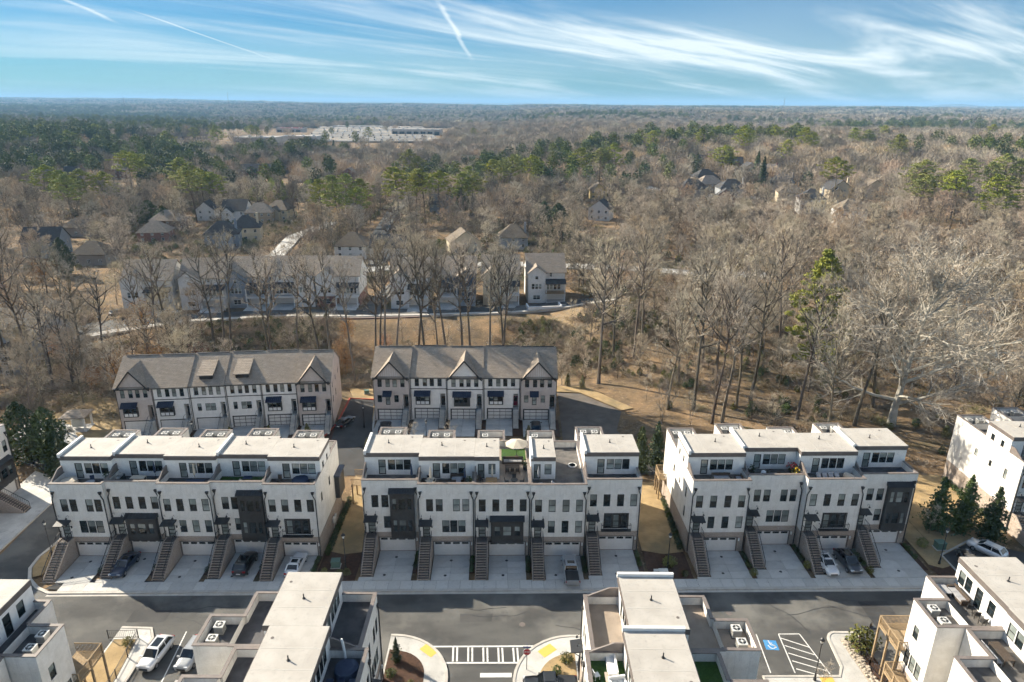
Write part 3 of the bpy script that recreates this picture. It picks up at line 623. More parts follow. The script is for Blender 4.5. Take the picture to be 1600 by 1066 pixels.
        glazed_door(U, dop[0], yp0, dop[2], dop[1] - dop[0], dop[3] - dop[2], 0, lites=2)
        obj('roof_fascia', MB().box(px0 + e, px1 - e, yp0 - .2, yp1 + .12, 13.1, 13.68), X['fascia'], U)
        m = MB().box(px0 + e + .002, px1 - e - .002, yp0 - .13, yp1 + .05, 13.6, 13.72)
        rf = obj('roof', m, X['membrane'], U)
        if roofpar: obj('roof_edge', MB().box(px0 + e - .06, px0 + .28, yp0 - .24, yp1 + .16, 13.5, 14.06), X['stucco'], rf)
        for k in range(1 if pw < 5 else 1):
            vx, vy = px0 + pw * random.uniform(.35, .6), (yp0 + yp1) / 2 + random.uniform(-.4, 1.2)
            obj('vent_pipe', MB().cyl(vx, vy, 13.7, 14.25, .06, 8).cyl(vx, vy, 13.7, 13.78, .15, 10), X['metal_black'], rf)
        for k in range(1, int(pw / 2.4)): obj('roof_seam', MB().box(px0 + 2.4 * k, px0 + 2.4 * k + .07, yp0 - .1, yp1, 13.72, 13.73), X['seam'], rf)
        obj('roof_drain', MB().cyl(px0 + pw * .8, yp1 - .7, 13.72, 13.735, .16, 10), X['fascia'], rf)
    # facade pieces
    place(U, (0, 0, 1, 0), ups + lows); place(U, (e, DM, 0, -1), sideL); place(U, (w - e, 0, 0, 1), sideR)
    if rear and well: place(U, (wx1, DW, -1, 0), bopsR)
    if bay:
        x0, x1, z0, z1, bo = bay; k = (x1 - x0) / (4.4 if kind == 'C' else 3.25); bo = [(a * k, b * k, c, d) for (a, b, c, d) in bo]; pj = .62
        m = MB().panel(x0, -pj, 1, 0, x1 - x0, z0, z1, bo, .12); m.quad((x0, 0, z0), (x0, -pj, z0), (x0, -pj, z1), (x0, 0, z1)).quad((x1, -pj, z0), (x1, 0, z0), (x1, 0, z1), (x1, -pj, z1)).quad((x0, -pj, z0), (x0, 0, z0), (x1, 0, z0), (x1, -pj, z0))
        for q in range(1, 8):
            xa = x0 + (x1 - x0) * q / 8
            if not any(a - .05 < xa - x0 < b + .05 for (a, b, c, d) in bo): m.box(xa - .02, xa + .02, -pj - .02, -pj, z0, z1)
        obj('bay', m, X['charcoal'], U); place(U, (x0, -pj, 1, 0), bo)
        m = MB().prism([(-pj - .18, z1), (0, z1), (0, z1 + .55), (-pj - .18, z1 + .12)], 'x', x0 - .15, x1 + .15)
        for q in range(11): 
            xa = x0 - .14 + (x1 - x0 + .26) * q / 10; m.prism([(-pj - .2, z1 + .12), (0, z1 + .55), (0, z1 + .6), (-pj - .2, z1 + .17)], 'x', xa, xa + .035)
        obj('bay_roof', m, X['metal_black'], U)
    if fren:
        x0, x1, z0, z1 = fren
        m = MB().box(x0 - .12, x1 + .12, -.05, .0, z1, z1 + .16).box(x0 - .12, x0, -.05, 0, z0, z1).box(x1, x1 + .12, -.05, 0, z0, z1)
        obj('door_surround', m, X['frame_dark'], U); k = (x1 - x0) / 3
        for q in range(3): window(U, x0 + q * k, 0, z0, k - .02, z1 - z0, 0, 'frame_dark', 'dh', .95 if random.random() < .6 else .2, .16)
        b = obj('balcony', MB().box(x0 - .45, x1 + .45, -.5, -.03, z0 - .22, z0 - .06), X['metal_black'], U)
        m = MB().box(x0 - .45, x1 + .45, -.5, -.45, z0 + .8, z0 + .86)
        for xa in (x0 - .45, x1 + .4): m.box(xa, xa + .05, -.5, -.03, z0 + .8, z0 + .86).box(xa, xa + .05, -.5, -.45, z0 - .06, z0 + .8)
        n = 16
        for q in range(1, n): xa = x0 - .45 + (x1 - x0 + .9) * q / n; m.box(xa - .01, xa + .01, -.49, -.46, z0 - .06, z0 + .8)
        obj('railing', m, X['metal_black'], b)
    # garage door
    gw = garage[1] - garage[0]
    def mkg():
        m = MB()
        for q in range(4): m.box(0, gw, .12, .17, q * .545, q * .545 + .535)
        return m.mesh('garage_door')
    go = link('garage_door', cached(('gar', round(gw, 2)), mkg), X['garage_white'], U, (garage[0], -.03, .02))
    for q in range(4):
        link('pane', cached(('garp', round(gw, 2)), lambda: MB().box(0, gw / 4 - .3, .11, .125, 0, .3).mesh('pane')), X['pane'], go, (.15 + q * gw / 4, 0, 1.76))
    link('door_frame', cached(('garf', round(gw, 2)), lambda: MB().box(-.12, 0, -.03, .02, 0, 2.2).box(gw, gw + .12, -.03, .02, 0, 2.2).box(-.12, gw + .12, -.032, .02, 2.2, 2.34).mesh('door_frame')), X['tan_brick' if random.random() < .5 else 'fascia'], go)
    # entrance
    glazed_door(U, door_op[0], 0, 2.95, 1.0, 2.3)
    c = obj('canopy', MB().prism([(-1.25, 5.42), (0, 5.5), (0, 5.75), (-1.25, 5.52)], 'x', dx0 - .4, dx0 + 1.35), X['metal_black'], U)
    for xa in (dx0 - .3, dx0 + 1.25): obj('bracket', MB().bar((xa, -.02, 4.7), (xa, -1.0, 5.45), .06), X['metal_black'], c)
    for xa in (dx0 - .1, dx0 + 1.15):
        obj('wall_lamp', MB().tube([(xa, 0, 6.15), (xa, -.12, 6.5), (xa, -.42, 6.55), (xa, -.55, 6.35)], [.02] * 4, 5).tube([(xa, -.55, 6.4), (xa, -.55, 6.2)], [.05, .16], 8), X['metal_black'], U)
    obj('number_plate', MB().box(dx0 + 1.5, dx0 + 1.85, -.03, 0, 4.55, 4.72), X['frame_white'], U)
    obj('porch_light', MB().box(dx0 + 1.2, dx0 + 1.34, -.14, 0, 4.5, 4.8), X['metal_black'], U)
    obj('carriage_light', MB().box(garage[1] + .2, garage[1] + .36, -.2, -.03, 1.75, 2.15), X['lamp_glass'], U)
    for side in (0, 1):
        xa, xb = (.38, .12) if side == 0 else (w - .38, w - .12)
        d = obj('downspout', MB().tube([(xa, -.12, 9.75), (xa, -.12, 9.5), (xb, -.1, 8.9), (xb, -.1, .15)], [.07] * 4, 6), X['frame_dark'], U)
        obj('conductor_head', MB().prism([(xa - .22, 10.1), (xa - .1, 9.72), (xa + .1, 9.72), (xa + .22, 10.1)], 'y', -.24, -.005), X['frame_dark'], d)
    if stair:
        sx0, sx1, n = .34, 1.66, 15; rise = 2.95 / n; run = .285; y0 = -1.15 - n * run
        poly = [(-.03, -.3), (-.03, 2.93), (-1.15, 2.93)] + [q for i in range(n) for q in ((-1.15 - i * run, 2.95 - (i + 1) * rise - .03), (-1.15 - (i + 1) * run, 2.95 - (i + 1) * rise - .03))] + [(y0, -.3)]
        st = obj('stair', MB().prism(list(reversed(poly)), 'x', sx0, sx1), X['tan_brick'], U)
        obj('side_wall', MB().prism([(y0 + .2, -.3), (-.04, -.3), (-.04, 3.05), (-1.1, 3.05), (y0 + .2, .12)][::-1], 'x', sx1, sx1 + .16).prism([(y0 + .2, -.3), (-.04, -.3), (-.04, 3.05), (-1.1, 3.05), (y0 + .2, .12)][::-1], 'x', sx0 - .16, sx0), X['tan_brick'], st)
        tm = cached('tread', lambda: MB().box(sx0, sx1, -run - .03, .0, -.03, .0).mesh('tread'))
        for i in range(n): link('tread', tm, X['tread'], st, (0, -1.15 - i * run, 2.95 - (i + 1) * rise + .005))
        obj('landing', MB().box(sx0, sx1, -1.17, -.03, 2.93, 2.96), X['tread'], st)
        for xa in (sx0 - .08, sx1 + .08):
            m = MB().bar((xa, y0 + .25, 1.05), (xa, -1.12, 3.98), .06).bar((xa, -1.12, 3.98), (xa, -.03, 3.98), .06).bar((xa, y0 + .25, .1), (xa, y0 + .25, 1.05), .06)
            for i in range(1, 14):
                t = i / 14; ya = y0 + .25 + (-1.12 - y0 - .25) * t; za = .15 + 2.88 * t; m.bar((xa, ya, za), (xa, ya, za + .93), .025)
            for q in range(4): m.bar((xa, -1.12 + .35 * q, 3.0), (xa, -1.12 + .35 * q, 3.98), .025)
            obj('railing', m, X['metal_black'], st)
    # driveway of poured slabs, planting strip
    if drive:
        gx, gy = rot2(0, 0, yaw)
        dv = obj('driveway', MB().quad((1.95, -drive, -.05), (w - .62, -drive, -.05), (w - .62, -.02, -.05), (1.95, -.02, -.05)).quad((.05, -drive, -.05), (1.95, -drive, -.05), (1.95, -5.5, -.05), (.05, -5.5, -.05)), X['asphalt_dark'], None, (ox, oy, 0), yaw)
        dv['kind'] = 'structure'
        nr = 4; sw_, sl_ = (w - .62 - 1.95) / 2, (drive - .02) / nr
        sm = cached(('slab', round(sw_, 2), round(sl_, 2)), lambda: MB().box(.012, sw_ - .012, .012, sl_ - .012, -.06, .0).mesh('slab'))
        for i in range(2):
            for j in range(nr): link('slab', sm, X[slabm], dv, (1.95 + i * sw_, -drive + j * sl_, random.uniform(-.004, .004)))
        sm2 = cached(('slab2', round(drive, 1)), lambda: MB().box(.06, 1.93, .012, drive - 5.52, -.06, -.001).mesh('slab'))
        link('slab', sm2, X[slabm], dv, (0, -drive, 0))
        dm = cached('drain', lambda: MB().cyl(0, 0, 0, .012, .2, 12).mesh('drain_cover'))
        for (qx, qy) in ((1.95 + sw_ * .98, -drive * .22), (1.95 + sw_ * random.uniform(.5, .8), -drive * .82)): link('drain_cover', dm, X['metal_black'], dv, (qx, qy, .004))
        bed = obj('planting_strip', MB().quad((w - .6, -drive + 1.4, .0), (w + .1, -drive + 1.4, .0), (w + .1, -.05, .0), (w - .6, -.05, .0)), X['mulch'], None, (ox, oy, 0.004), yaw); bed['kind'] = 'structure'
    if well:
        for k in range(acn):
            qx, qy = rot2(wx0 + 1.1 + k * 1.75, DW - 1.35, yaw)
            ac_unit(ox + qx, oy + qy, ZD, yaw, ('left' if k == 0 else 'right') + ' air conditioner behind ' + where if acn > 1 else 'single air conditioner behind ' + where)
    return U
def row(x0, y0, yaw, specs):
    out = []; cx_ = 0
    for sp in specs:
        sp = dict(sp); w_ = sp.pop('w'); off = sp.pop('off', 0); dx, dy = rot2(cx_, off, yaw)
        ox, oy = x0 + dx, y0 + dy
        if sp.get('drive') is True: sp['drive'] = oy - Yk(ox) - 1.9
        U = townhouse(ox=ox, oy=oy, yaw=yaw, w=w_, **sp); U['dims'] = [ox, oy, yaw, w_]; out.append((ox, oy, yaw, w_)); cx_ += w_
    return out
UL = row(-60.9, 78.75, R_(0.5), [
    dict(w=7.0, off=-.35, kind='B', label='white townhouse at the street corner, paired windows above a triple window', where='the townhouse at the street corner', drive=True, roofpar=True, ends='L'),
    dict(w=7.0, off=.35, kind='C', label='white townhouse with low charcoal box bay, dark blue car in its driveway', where='the townhouse with the dark blue car', drive=True, roofpar=True, deckm='deck_blue'),
    dict(w=7.0, off=-.15, kind='A', label='white townhouse with seven single windows, left of the one with a turf terrace', where='the townhouse left of the turf terrace', drive=True, deckm='deck_blue'),
    dict(w=7.0, off=.35, kind='D', label='white townhouse with tall charcoal bay and green turf terrace, black car on drive', where='the townhouse with the green turf terrace', drive=True, roofpar=True, deckm='deck'),
    dict(w=7.0, off=-.25, kind='E', label='white end townhouse with black balcony doors, white car on its drive', where='the end townhouse with the white car', drive=True, ends='R')])
UM = row(-20.05, 80.0, R_(1.2), [
    dict(w=7.56, off=0, kind='D', label='white end townhouse with tall charcoal bay beside the lawn, empty drive', where='the end townhouse with a tall bay beside the lawn', drive=True, roofpar=True, ends='L'),
    dict(w=7.56, off=-1.05, kind='B', label='white townhouse with paired windows and triple window, parasol and sofas on its terrace', where='the townhouse with parasols on a furnished terrace', drive=True, deckm='deck'),
    dict(w=7.56, off=-1.15, kind='C', label='white townhouse with charcoal box bay, half its roof an open garden terrace', where='the townhouse with the open garden terrace', drive=True, pent=(0, 3.4), deckm='deck_tan', acn=1),
    dict(w=7.56, off=-1.3, kind='A', label='white townhouse with small roof cabin, silver pickup on its drive', where='the townhouse with the silver pickup', drive=True, pent=(0.1, 3.5), roofpar=True, deckm='deck', acn=1),
    dict(w=7.56, off=0, kind='E', label='white end townhouse with black balcony doors, right of the silver pickup', where='the end townhouse right of the silver pickup', drive=True, roofpar=True, ends='R', deckm='deck_blue')])
UR = row(24.55, 80.5, R_(1.4), [
    dict(w=7.95, off=0, kind='A', label='white townhouse with sunlit end wall and sofa terrace above seven single windows', where='the townhouse with the sunlit end wall', drive=True, roofpar=True, ends='L', yp=(3.3, 8.8)),
    dict(w=7.8, off=1.45, kind='B', label='white townhouse with potted flowers on the terrace and a triple window', where='the townhouse with flowers on its terrace', drive=True, roofpar=True, yp=(3.3, 8.8)),
    dict(w=7.95, off=.25, kind='E', label='white townhouse with black balcony doors behind the white and grey cars', where='the townhouse behind the white and grey cars', drive=True, yp=(3.3, 8.8)),
    dict(w=7.95, off=1.6, kind='D', label='white end townhouse with tall charcoal bay at the right of the row', where='the end townhouse right of the parked pair', drive=True, roofpar=True, ends='R', yp=(3.5, 8.9), deckm='deck_blue')])
# end wall bay and meters on the left row's shaded gable
ox, oy, ya, w_ = UL[4]
# foreground rows (their ends towards the street)
N1 = row(-13.75, 42.75, R_(90), [
    dict(w=7.56, off=-.65, kind='A', label='nearer white townhouse with blue terrace furniture, flat roof cut by the picture edge', where='the near townhouse with blue terrace furniture', stair=False, deckm='deck_blue', yp=(3.5, 8.8), group='foreground townhouses', acn=0),
    dict(w=7.56, off=0, kind='B', label='foreground white townhouse with flat roof, beside the zebra crossing, dark wet terrace', where='the foreground townhouse left of the crossing', stair=False, deckm='deck_blue', yp=(3.5, 8.8), ends='R', group='foreground townhouses')])
N2 = row(7.6, 57.8, R_(-90), [
    dict(w=7.56, off=0, kind='B', label='foreground white townhouse with flat roof right of the stop sign, tan terrace', where='the foreground townhouse right of the stop sign', stair=False, deckm='deck_tan', yp=(3.5, 8.8), mirror=True, ends='L', roofpar=True, group='foreground townhouses'),
    dict(w=7.56, off=-.6, kind='A', label='nearest white townhouse right of the side road, turf terrace with wrapped furniture', where='the nearest townhouse right of the side road', stair=False, deckm='turf', yp=(3.5, 8.8), mirror=True, roofpar=True, group='foreground townhouses', acn=0)])
N3 = row(57.2, 45.6, R_(90), [
    dict(w=7.8, off=.6, kind='A', label='white townhouse at the lower right picture edge with a dining table on its terrace', where='the townhouse at the lower right edge', stair=False, deckm='deck', rear=True, yp=(3.5, 8.8), group='foreground townhouses', acn=0),
    dict(w=7.8, off=0, kind='B', label='white townhouse above the timber deck, wicker seating on its rear terrace', where='the townhouse with the timber deck and wicker seats', stair=False, deckm='deck', rear=True, yp=(3.5, 9.3), ends='R', group='foreground townhouses')])
N0 = row(-58.7, 56.4, R_(-90), [
    dict(w=7.6, off=0, kind='B', label='white townhouse at the lower left picture edge with a timber deck', where='the townhouse at the lower left edge', stair=False, deckm='deck_blue', mirror=True, ends='L', yp=(3.5, 10.7), rear=True, group='foreground townhouses'),
    dict(w=7.6, off=.5, kind='A', label='white townhouse next nearer at the lower left corner', where='the townhouse in the lower left corner', stair=False, deckm='deck_blue', mirror=True, yp=(3.5, 9.5), rear=True, group='foreground townhouses', acn=0)])
FR = row(73.0, 86.2, R_(0), [
    dict(w=7.8, off=0, kind='A', label='white townhouse with a sunlit windowed side wall at the right edge', where='the townhouse with the sunlit side wall', stair=True, ends='L', group='white flat-roofed townhouses'),
    dict(w=7.8, off=3.0, kind='B', label='white townhouse set back behind the sunlit side wall', where='the townhouse set back at the right edge', stair=True)])
FL = row(-78.4, 80.6, R_(92), [
    dict(w=7.6, off=0, kind='A', label='white townhouse lower down the left side street', where='the townhouse lower on the left street', stair=True),
    dict(w=7.6, off=0, kind='C', label='white townhouse with a charcoal bay at the left picture edge, beside a dark cypress', where='the townhouse at the left edge', stair=True)])
# ------------------------------------------------------------------ gabled townhouses behind the alley
X['shingle_dark'] = brick_mat('dark_shingles', (0.085, 0.083, 0.085), (0.06, 0.06, 0.063), (0.045, 0.045, 0.047), 0.9, 0.16, 0.9, 0.02)
X['shingle_tan'] = brick_mat('tan_shingles', (0.22, 0.18, 0.135), (0.17, 0.14, 0.105), (0.12, 0.10, 0.08), 0.9, 0.16, 0.9, 0.02)
X['red_door'] = mat('wine_door', (0.16, 0.02, 0.05), 0.5)
def gabled(label, ox, oy, yaw, w, kind, brick, group, end='', garage_style='frame', accent=False):
    U = thing('gabled_townhouse', label, 'townhouse', (ox, oy, 0), yaw, group); U.scale = (w / 7.1, 1, 1); kx = w / 7.1; w = 7.1
    e = .004; ZE, D, ZR = 9.05, 12.6, 12.95
    wallm = X['blush_brick' if brick else 'stucco']
    tops = [(x, x + .82, 6.95, 8.5) for x in ((.9, 2.45, 3.8, 5.3) if kind != 'G4' else (.9, 2.45, 3.8, 5.3))]
    bayx = (.85, 3.95) ; low = []; bay = None; aw = []
    if kind in ('G', 'N'): bay = (1.1, 3.7, 3.3, 5.15); aw = [(.75, 3.95, 5.25)]
    if kind == 'S': low = [(1.15, 1.95, 3.75, 5.25), (2.75, 3.75, 3.75, 5.25), (3.8, 4.8, 3.75, 5.25)]
    if kind == 'G2': low = [(.75, 1.6, 3.75, 5.25), (4.0, 4.85, 3.75, 5.25)]; bay = None; aw = [(1.85, 3.6, 5.35)]
    if kind == 'P': bay = (1.45, 4.35, 2.95, 5.1); aw = [(1.1, 4.7, 5.2)]
    gw = 4.8; garage = (.75, .75 + gw, .02, 2.2); ent = (5.75, 6.75, 2.35, 5.4)
    cen = [(2.3, 3.2, 3.2, 5.25)] if kind == 'G2' else []
    fops = tops + low + cen + [garage, ent]
    m = MB().panel(e, 0, 1, 0, w - 2 * e, -.3, ZE, [(a - e, b - e, c, d) for (a, b, c, d) in fops], .16)
    sR = [(1.6, 2.2, 6.9, 8.2), (5.6, 6.2, 6.9, 8.0), (1.6, 2.3, 3.8, 5.3), (5.0, 5.7, 3.8, 5.3), (9.2, 9.8, 6.9, 8.0)] if end == 'R' else []
    m.panel(e, D, 0, -1, D, -.3, ZE, []); m.panel(w - e, 0, 0, 1, D, -.3, ZE, sR); m.panel(w - e, D, -1, 0, w - 2 * e, -.3, ZE, [])
    for xa in (e, w - e): m.tri((xa, 0, ZE), (xa, D, ZE), (xa, D / 2, ZR - .05))
    # recessed porch behind the entrance opening
    m.box(ent[0] - .02, ent[1] + .02, 1.25, 1.3, 2.3, 5.45).box(ent[0] - .03, ent[0], .16, 1.3, 2.3, 5.45).box(ent[1], ent[1] + .03, .16, 1.3, 2.3, 5.45)
    obj('wall', m, wallm, U)
    place(U, (0, 0, 1, 0), tops + low); place(U, (w - e, 0, 0, 1), sR)
    obj('belt_course', MB().box(e, w - e, -.05, 0, 6.35, 6.5), X['frame_dark'] if not brick else X['blush_brick'], U) if kind not in ('G2',) else None
    # roof: two slopes with thickness, eaves in front
    ov = .45; sl = (ZR - ZE) / (D / 2); zf = ZE - ov * sl
    def slab_(m, x0, x1, ya, za, yb, zb, t=.16):
        m.prism([(ya, za), (yb, zb), (yb, zb + t), (ya, za + t)] if yb > ya else [(yb, zb), (ya, za), (ya, za + t), (yb, zb + t)], 'x', x0, x1)
    m = MB(); slab_(m, -.02 if not end == 'L' else -.3, w + .02 if end != 'R' else w + .15, -ov, zf, D / 2, ZR); slab_(m, -.02, w + (.02 if end != 'R' else .15), D / 2, ZR, D + ov, zf)
    rf = obj('roof', m, X['shingle'], U)
    obj('gutter', MB().box(0.01, w - .01, -ov - .12, -ov, zf - .02, zf + .12), X['frame_dark'], rf)
    obj('ridge_vent', MB().box(.3, w - .3, D / 2 - .15, D / 2 + .15, ZR + .15, ZR + .22), X['shingle_dark'], rf)
    def cross_gable(cxm, hw, zpk):
        yb = (zpk - ZE) / sl; m = MB()
        apex, lft, rgt = (cxm, -.02, zpk), (cxm - hw, -.02, ZE), (cxm + hw, -.02, ZE)
        obj('gable_wall', MB().tri(lft, rgt, (cxm, -.02, zpk - .05)), wallm, U)
        k = hw + .45; ze = ZE - .45 * (zpk - ZE) / hw; y_e = max((ze - ZE) / sl, -.4)
        t = .14
        for sgn in (-1, 1):
            a = (cxm, -.6, zpk); b = (cxm + sgn * k, -.6, ze); c = (cxm + sgn * k, y_e + .1, ze); d = (cxm, yb + .1, zpk)
            up = [(p[0], p[1], p[2] + t) for p in (a, b, c, d)]; q = [a, b, c, d]
            n0 = len(m.v); m.v += up + q
            F = [(0, 1, 2, 3), (7, 6, 5, 4), (0, 4, 5, 1), (1, 5, 6, 2)]
            for f in F: m.f.append(tuple(n0 + i for i in (f if sgn < 0 else reversed(f))))
        obj('cross_gable', m, X['shingle'], rf)
        m = MB()
        for sgn in (-1, 1): m.bar((cxm, -.62, zpk - .02), (cxm + sgn * k, -.62, ze - .02), .06, .26)
        for sgn in (-1, 1): m.box(cxm + sgn * hw - .5, cxm + sgn * hw + .5, -.62, -.02, ZE - .12, ZE + .02)
        obj('barge_board', m, X['frame_dark'], rf)
        if kind != 'G2': window(U, cxm - .25, -.02, ZE + .75, .5, .75, blind=0.1)
        if kind == 'G2':
            m = MB()
            for q in range(-5, 6): 
                zz = ZE + (zpk - ZE) * (1 - abs(q * .42) / hw) - .1
                if zz > ZE + .1: m.box(cxm + q * .42 - .03, cxm + q * .42 + .03, -.05, -.02, ZE, zz)
            obj('batten', m, X['frame_white'], U)
    if kind in ('G', 'G2', 'P') : cross_gable(3.45, 2.9, 12.35 if kind != 'P' else 12.5)
    if kind == 'S':                                          # shed dormer
        x0, x1 = 2.0, 4.6; y0, z0 = .9, ZE + .9 * sl; zt = z0 + 1.0; yb = 4.9; zb = ZE + yb * sl
        obj('dormer', MB().panel(x0, y0, 1, 0, x1 - x0, z0 - .1, zt, []).tri((x0, y0, z0), (x0, y0, zt), (x0, yb, zb)).tri((x1, y0, zt), (x1, y0, z0), (x1, yb, zb)), X['frame_dark'], rf)
        m = MB(); slab_(m, x0 - .3, x1 + .3, y0 - .5, zt - .02, yb + .3, zb + .12, .12); obj('dormer_roof', m, X['shingle'], rf)
        for q in range(4): window(U, x0 + .15 + q * .6, y0 - .06, z0 + .12, .52, .6, blind=.1)
    if bay:
        x0, x1, z0, z1 = bay
        m = MB().panel(x0 - .12, -.35, 1, 0, x1 - x0 + .24, z0 - .12 if kind != 'P' else z0, z1 + .1, [(.16 + q * .85, .16 + q * .85 + .78, z0 + .75, z1 - .05) for q in range(3)], .1)
        m.quad((x0 - .12, 0, z0), (x0 - .12, -.35, z0), (x0 - .12, -.35, z1), (x0 - .12, 0, z1)).quad((x1 + .12, -.35, z0), (x1 + .12, 0, z0), (x1 + .12, 0, z1), (x1 + .12, -.35, z1)).quad((x0 - .12, -.35, z0), (x0 - .12, 0, z0), (x1 + .12, 0, z0), (x1 + .12, -.35, z0))
        b = obj('bay', m, X['charcoal'], U)
        for q in range(3): window(U, x0 + .04 + q * .85, -.35, z0 + .75, .78, z1 - z0 - .8, t=.06)
        if kind != 'P': 
            for q in range(3): obj('panel', MB().box(x0 + .08 + q * .85, x0 + .78 + q * .85, -.38, -.35, z0 + .05, z0 + .62), X['frame_white'], b)
    if cen: glazed_door(U, 2.3, 0, 3.2, .9, 2.05, lites=2)
    for (a, b, z) in aw:
        m = MB().prism([(-1.15, z - .02), (0, z + .75), (0, z + .82), (-1.15, z + .06)], 'x', a, b)
        n = 8
        for q in range(n + 1): xa = a + (b - a - .04) * q / n; m.prism([(-1.16, z + .06), (0, z + .82), (0, z + .87), (-1.16, z + .11)], 'x', xa, xa + .04)
        obj('awning', m, X['navy_metal'], U)
    go = obj('garage_door', MB().box(garage[0], garage[1], .1, .15, .02, 2.2), X['garage_white'], U)
    if garage_style == 'frame':
        m = MB()
        for q in range(9): xa = garage[0] + (gw - .07) * q / 8; m.box(xa, xa + (.09 if q in (0, 4, 8) else .05), .06, .1, .02, 2.2) if q % 2 == 0 else None
        for z in (.03, .75, 1.5, 2.1): m.box(garage[0], garage[1], .064, .1, z, z + .09)
        obj('door_frame', m, X['frame_dark'], go)
    else:
        m = MB()
        for z in (.55, 1.1, 1.65): m.box(garage[0], garage[1], .095, .1, z, z + .02)
        for q in range(1, 4): m.box(garage[0] + gw * q / 4, garage[0] + gw * q / 4 + .02, .094, .1, .02, 2.2)
        obj('door_groove', m, X['concrete'], go)
    obj('garage_surround', MB().box(garage[0] - .14, garage[0], -.04, .0, 0, 2.2).box(garage[1], garage[1] + .14, -.04, 0, 0, 2.2).box(garage[0] - .14, garage[1] + .14, -.042, 0, 2.2, 2.36), X['frame_dark'], U)
    d = obj('door', MB().box(ent[0] + .1, ent[0] + .95, 1.15, 1.24, 2.45, 4.5), X['red_door' if accent else 'metal_black'], U)
    obj('pane', MB().box(ent[0] + .25, ent[0] + .8, 1.13, 1.15, 3.3, 4.3), X['pane'], d)
    obj('transom', MB().box(ent[0] + .1, ent[0] + .95, 1.15, 1.2, 4.65, 5.2), X['pane_blind'], U)
    n = 12; st = MB(); y0 = -.9 - n * .27
    poly = [(1.2, -.3), (1.2, 2.35), (-.9, 2.35)] + [q for i in range(n) for q in ((-.9 - i * .27, 2.35 - (i + 1) * .195), (-.9 - (i + 1) * .27, 2.35 - (i + 1) * .195))] + [(y0, -.3)]
    so_ = obj('stair', MB().prism(list(reversed(poly)), 'x', ent[0] - .05, ent[1] + .05), X['concrete'], U)
    m = MB()
    for xa in (ent[0] - .02, ent[1] + .02):
        m.bar((xa, y0 + .1, .95), (xa, -.9, 3.3), .05).bar((xa, -.9, 3.3), (xa, 0, 3.3), .05)
        for i in range(9): t = i / 8; m.bar((xa, y0 + .1 + (-1.0 - y0) * t, 2.3 * t), (xa, y0 + .1 + (-1.0 - y0) * t, .95 + 2.35 * t), .025)
    obj('railing', m, X['metal_black'], so_)
    for xa in (.1, w - .1): obj('downspout', MB().tube([(xa, -.08, ZE - .2), (xa, -.08, .1)], [.05, .05], 5), X['frame_dark'], U)
    dv = obj('driveway', MB().quad((.5, -7.2, -.06), (5.6, -7.2, -.06), (5.6, 0, -.06), (.5, 0, -.06)), X['asphalt_dark'], None, (ox, oy, 0), yaw); dv['kind'] = 'structure'; dv.scale = (kx, 1, 1)
    sm = cached('slabB', lambda: MB().box(.01, 2.53, .01, 2.38, -.08, -.02).mesh('slab'))
    for i in range(2):
        for j in range(3): link('slab', sm, X['concrete'], dv, (.5 + i * 2.55, -7.2 + j * 2.4, 0))
    bd = obj('planting_strip', MB().quad((5.6, -7.2, -.04), (7.5, -7.2, -.04), (7.5, 0, -.04), (5.6, 0, -.04)), X['mulch'], None, (ox, oy, 0), yaw); bd['kind'] = 'structure'; bd.scale = (kx, 1, 1)
    return U
gB = 'gabled townhouses behind the alley'
specBL = [('G', True, 'blush brick gabled end townhouse beside the tan lawn and mail kiosk', 'L', 'plain'), ('N', False, 'white townhouse with navy awning, second from the mail kiosk', '', 'plain'),
          ('S', False, 'white townhouse with shed dormer and plain pale garage door', '', 'plain'), ('S', False, 'white townhouse with shed dormer and black-framed garage door', '', 'frame'),
          ('N', False, 'white townhouse with navy awning between the dormers and the brick end gable', '', 'frame'), ('G', True, 'blush brick gabled end townhouse beside the red kerb and black sedan', 'R', 'frame')]
cx_ = 0.0
for i, (k, br, lab, en, gs) in enumerate(specBL):
    dx, dy = rot2(cx_, (0, .0, .25, .45, .45, -.1)[i], R_(6.4)); gabled(lab, -72.9 + dx, 115.2 + dy, R_(6.4), 6.45, k, br, gB, en, gs); cx_ += 6.47
specBR = [('G2', True, 'blush brick gabled townhouse with small navy awning beside the stub road', 'L', False), ('N', False, 'white townhouse with navy awning over white-panelled bay', '', False),
          ('P', False, 'white townhouse with pointed gable in the middle of the right gabled row', '', False), ('N', False, 'white townhouse with charcoal bay and wine-coloured door', '', True),
          ('G2', True, 'blush brick gabled townhouse beside the empty brown parking pad', 'R', False)]
cx_ = 0.0
for i, (k, br, lab, en, acc) in enumerate(specBR):
    dx, dy = rot2(cx_, (0, .5, .2, .5, .1)[i], R_(.6)); gabled(lab, -26.8 + dx, 121.6 + dy, R_(.6), 7.1, k, br, gB, en, 'frame', acc); cx_ += 7.12

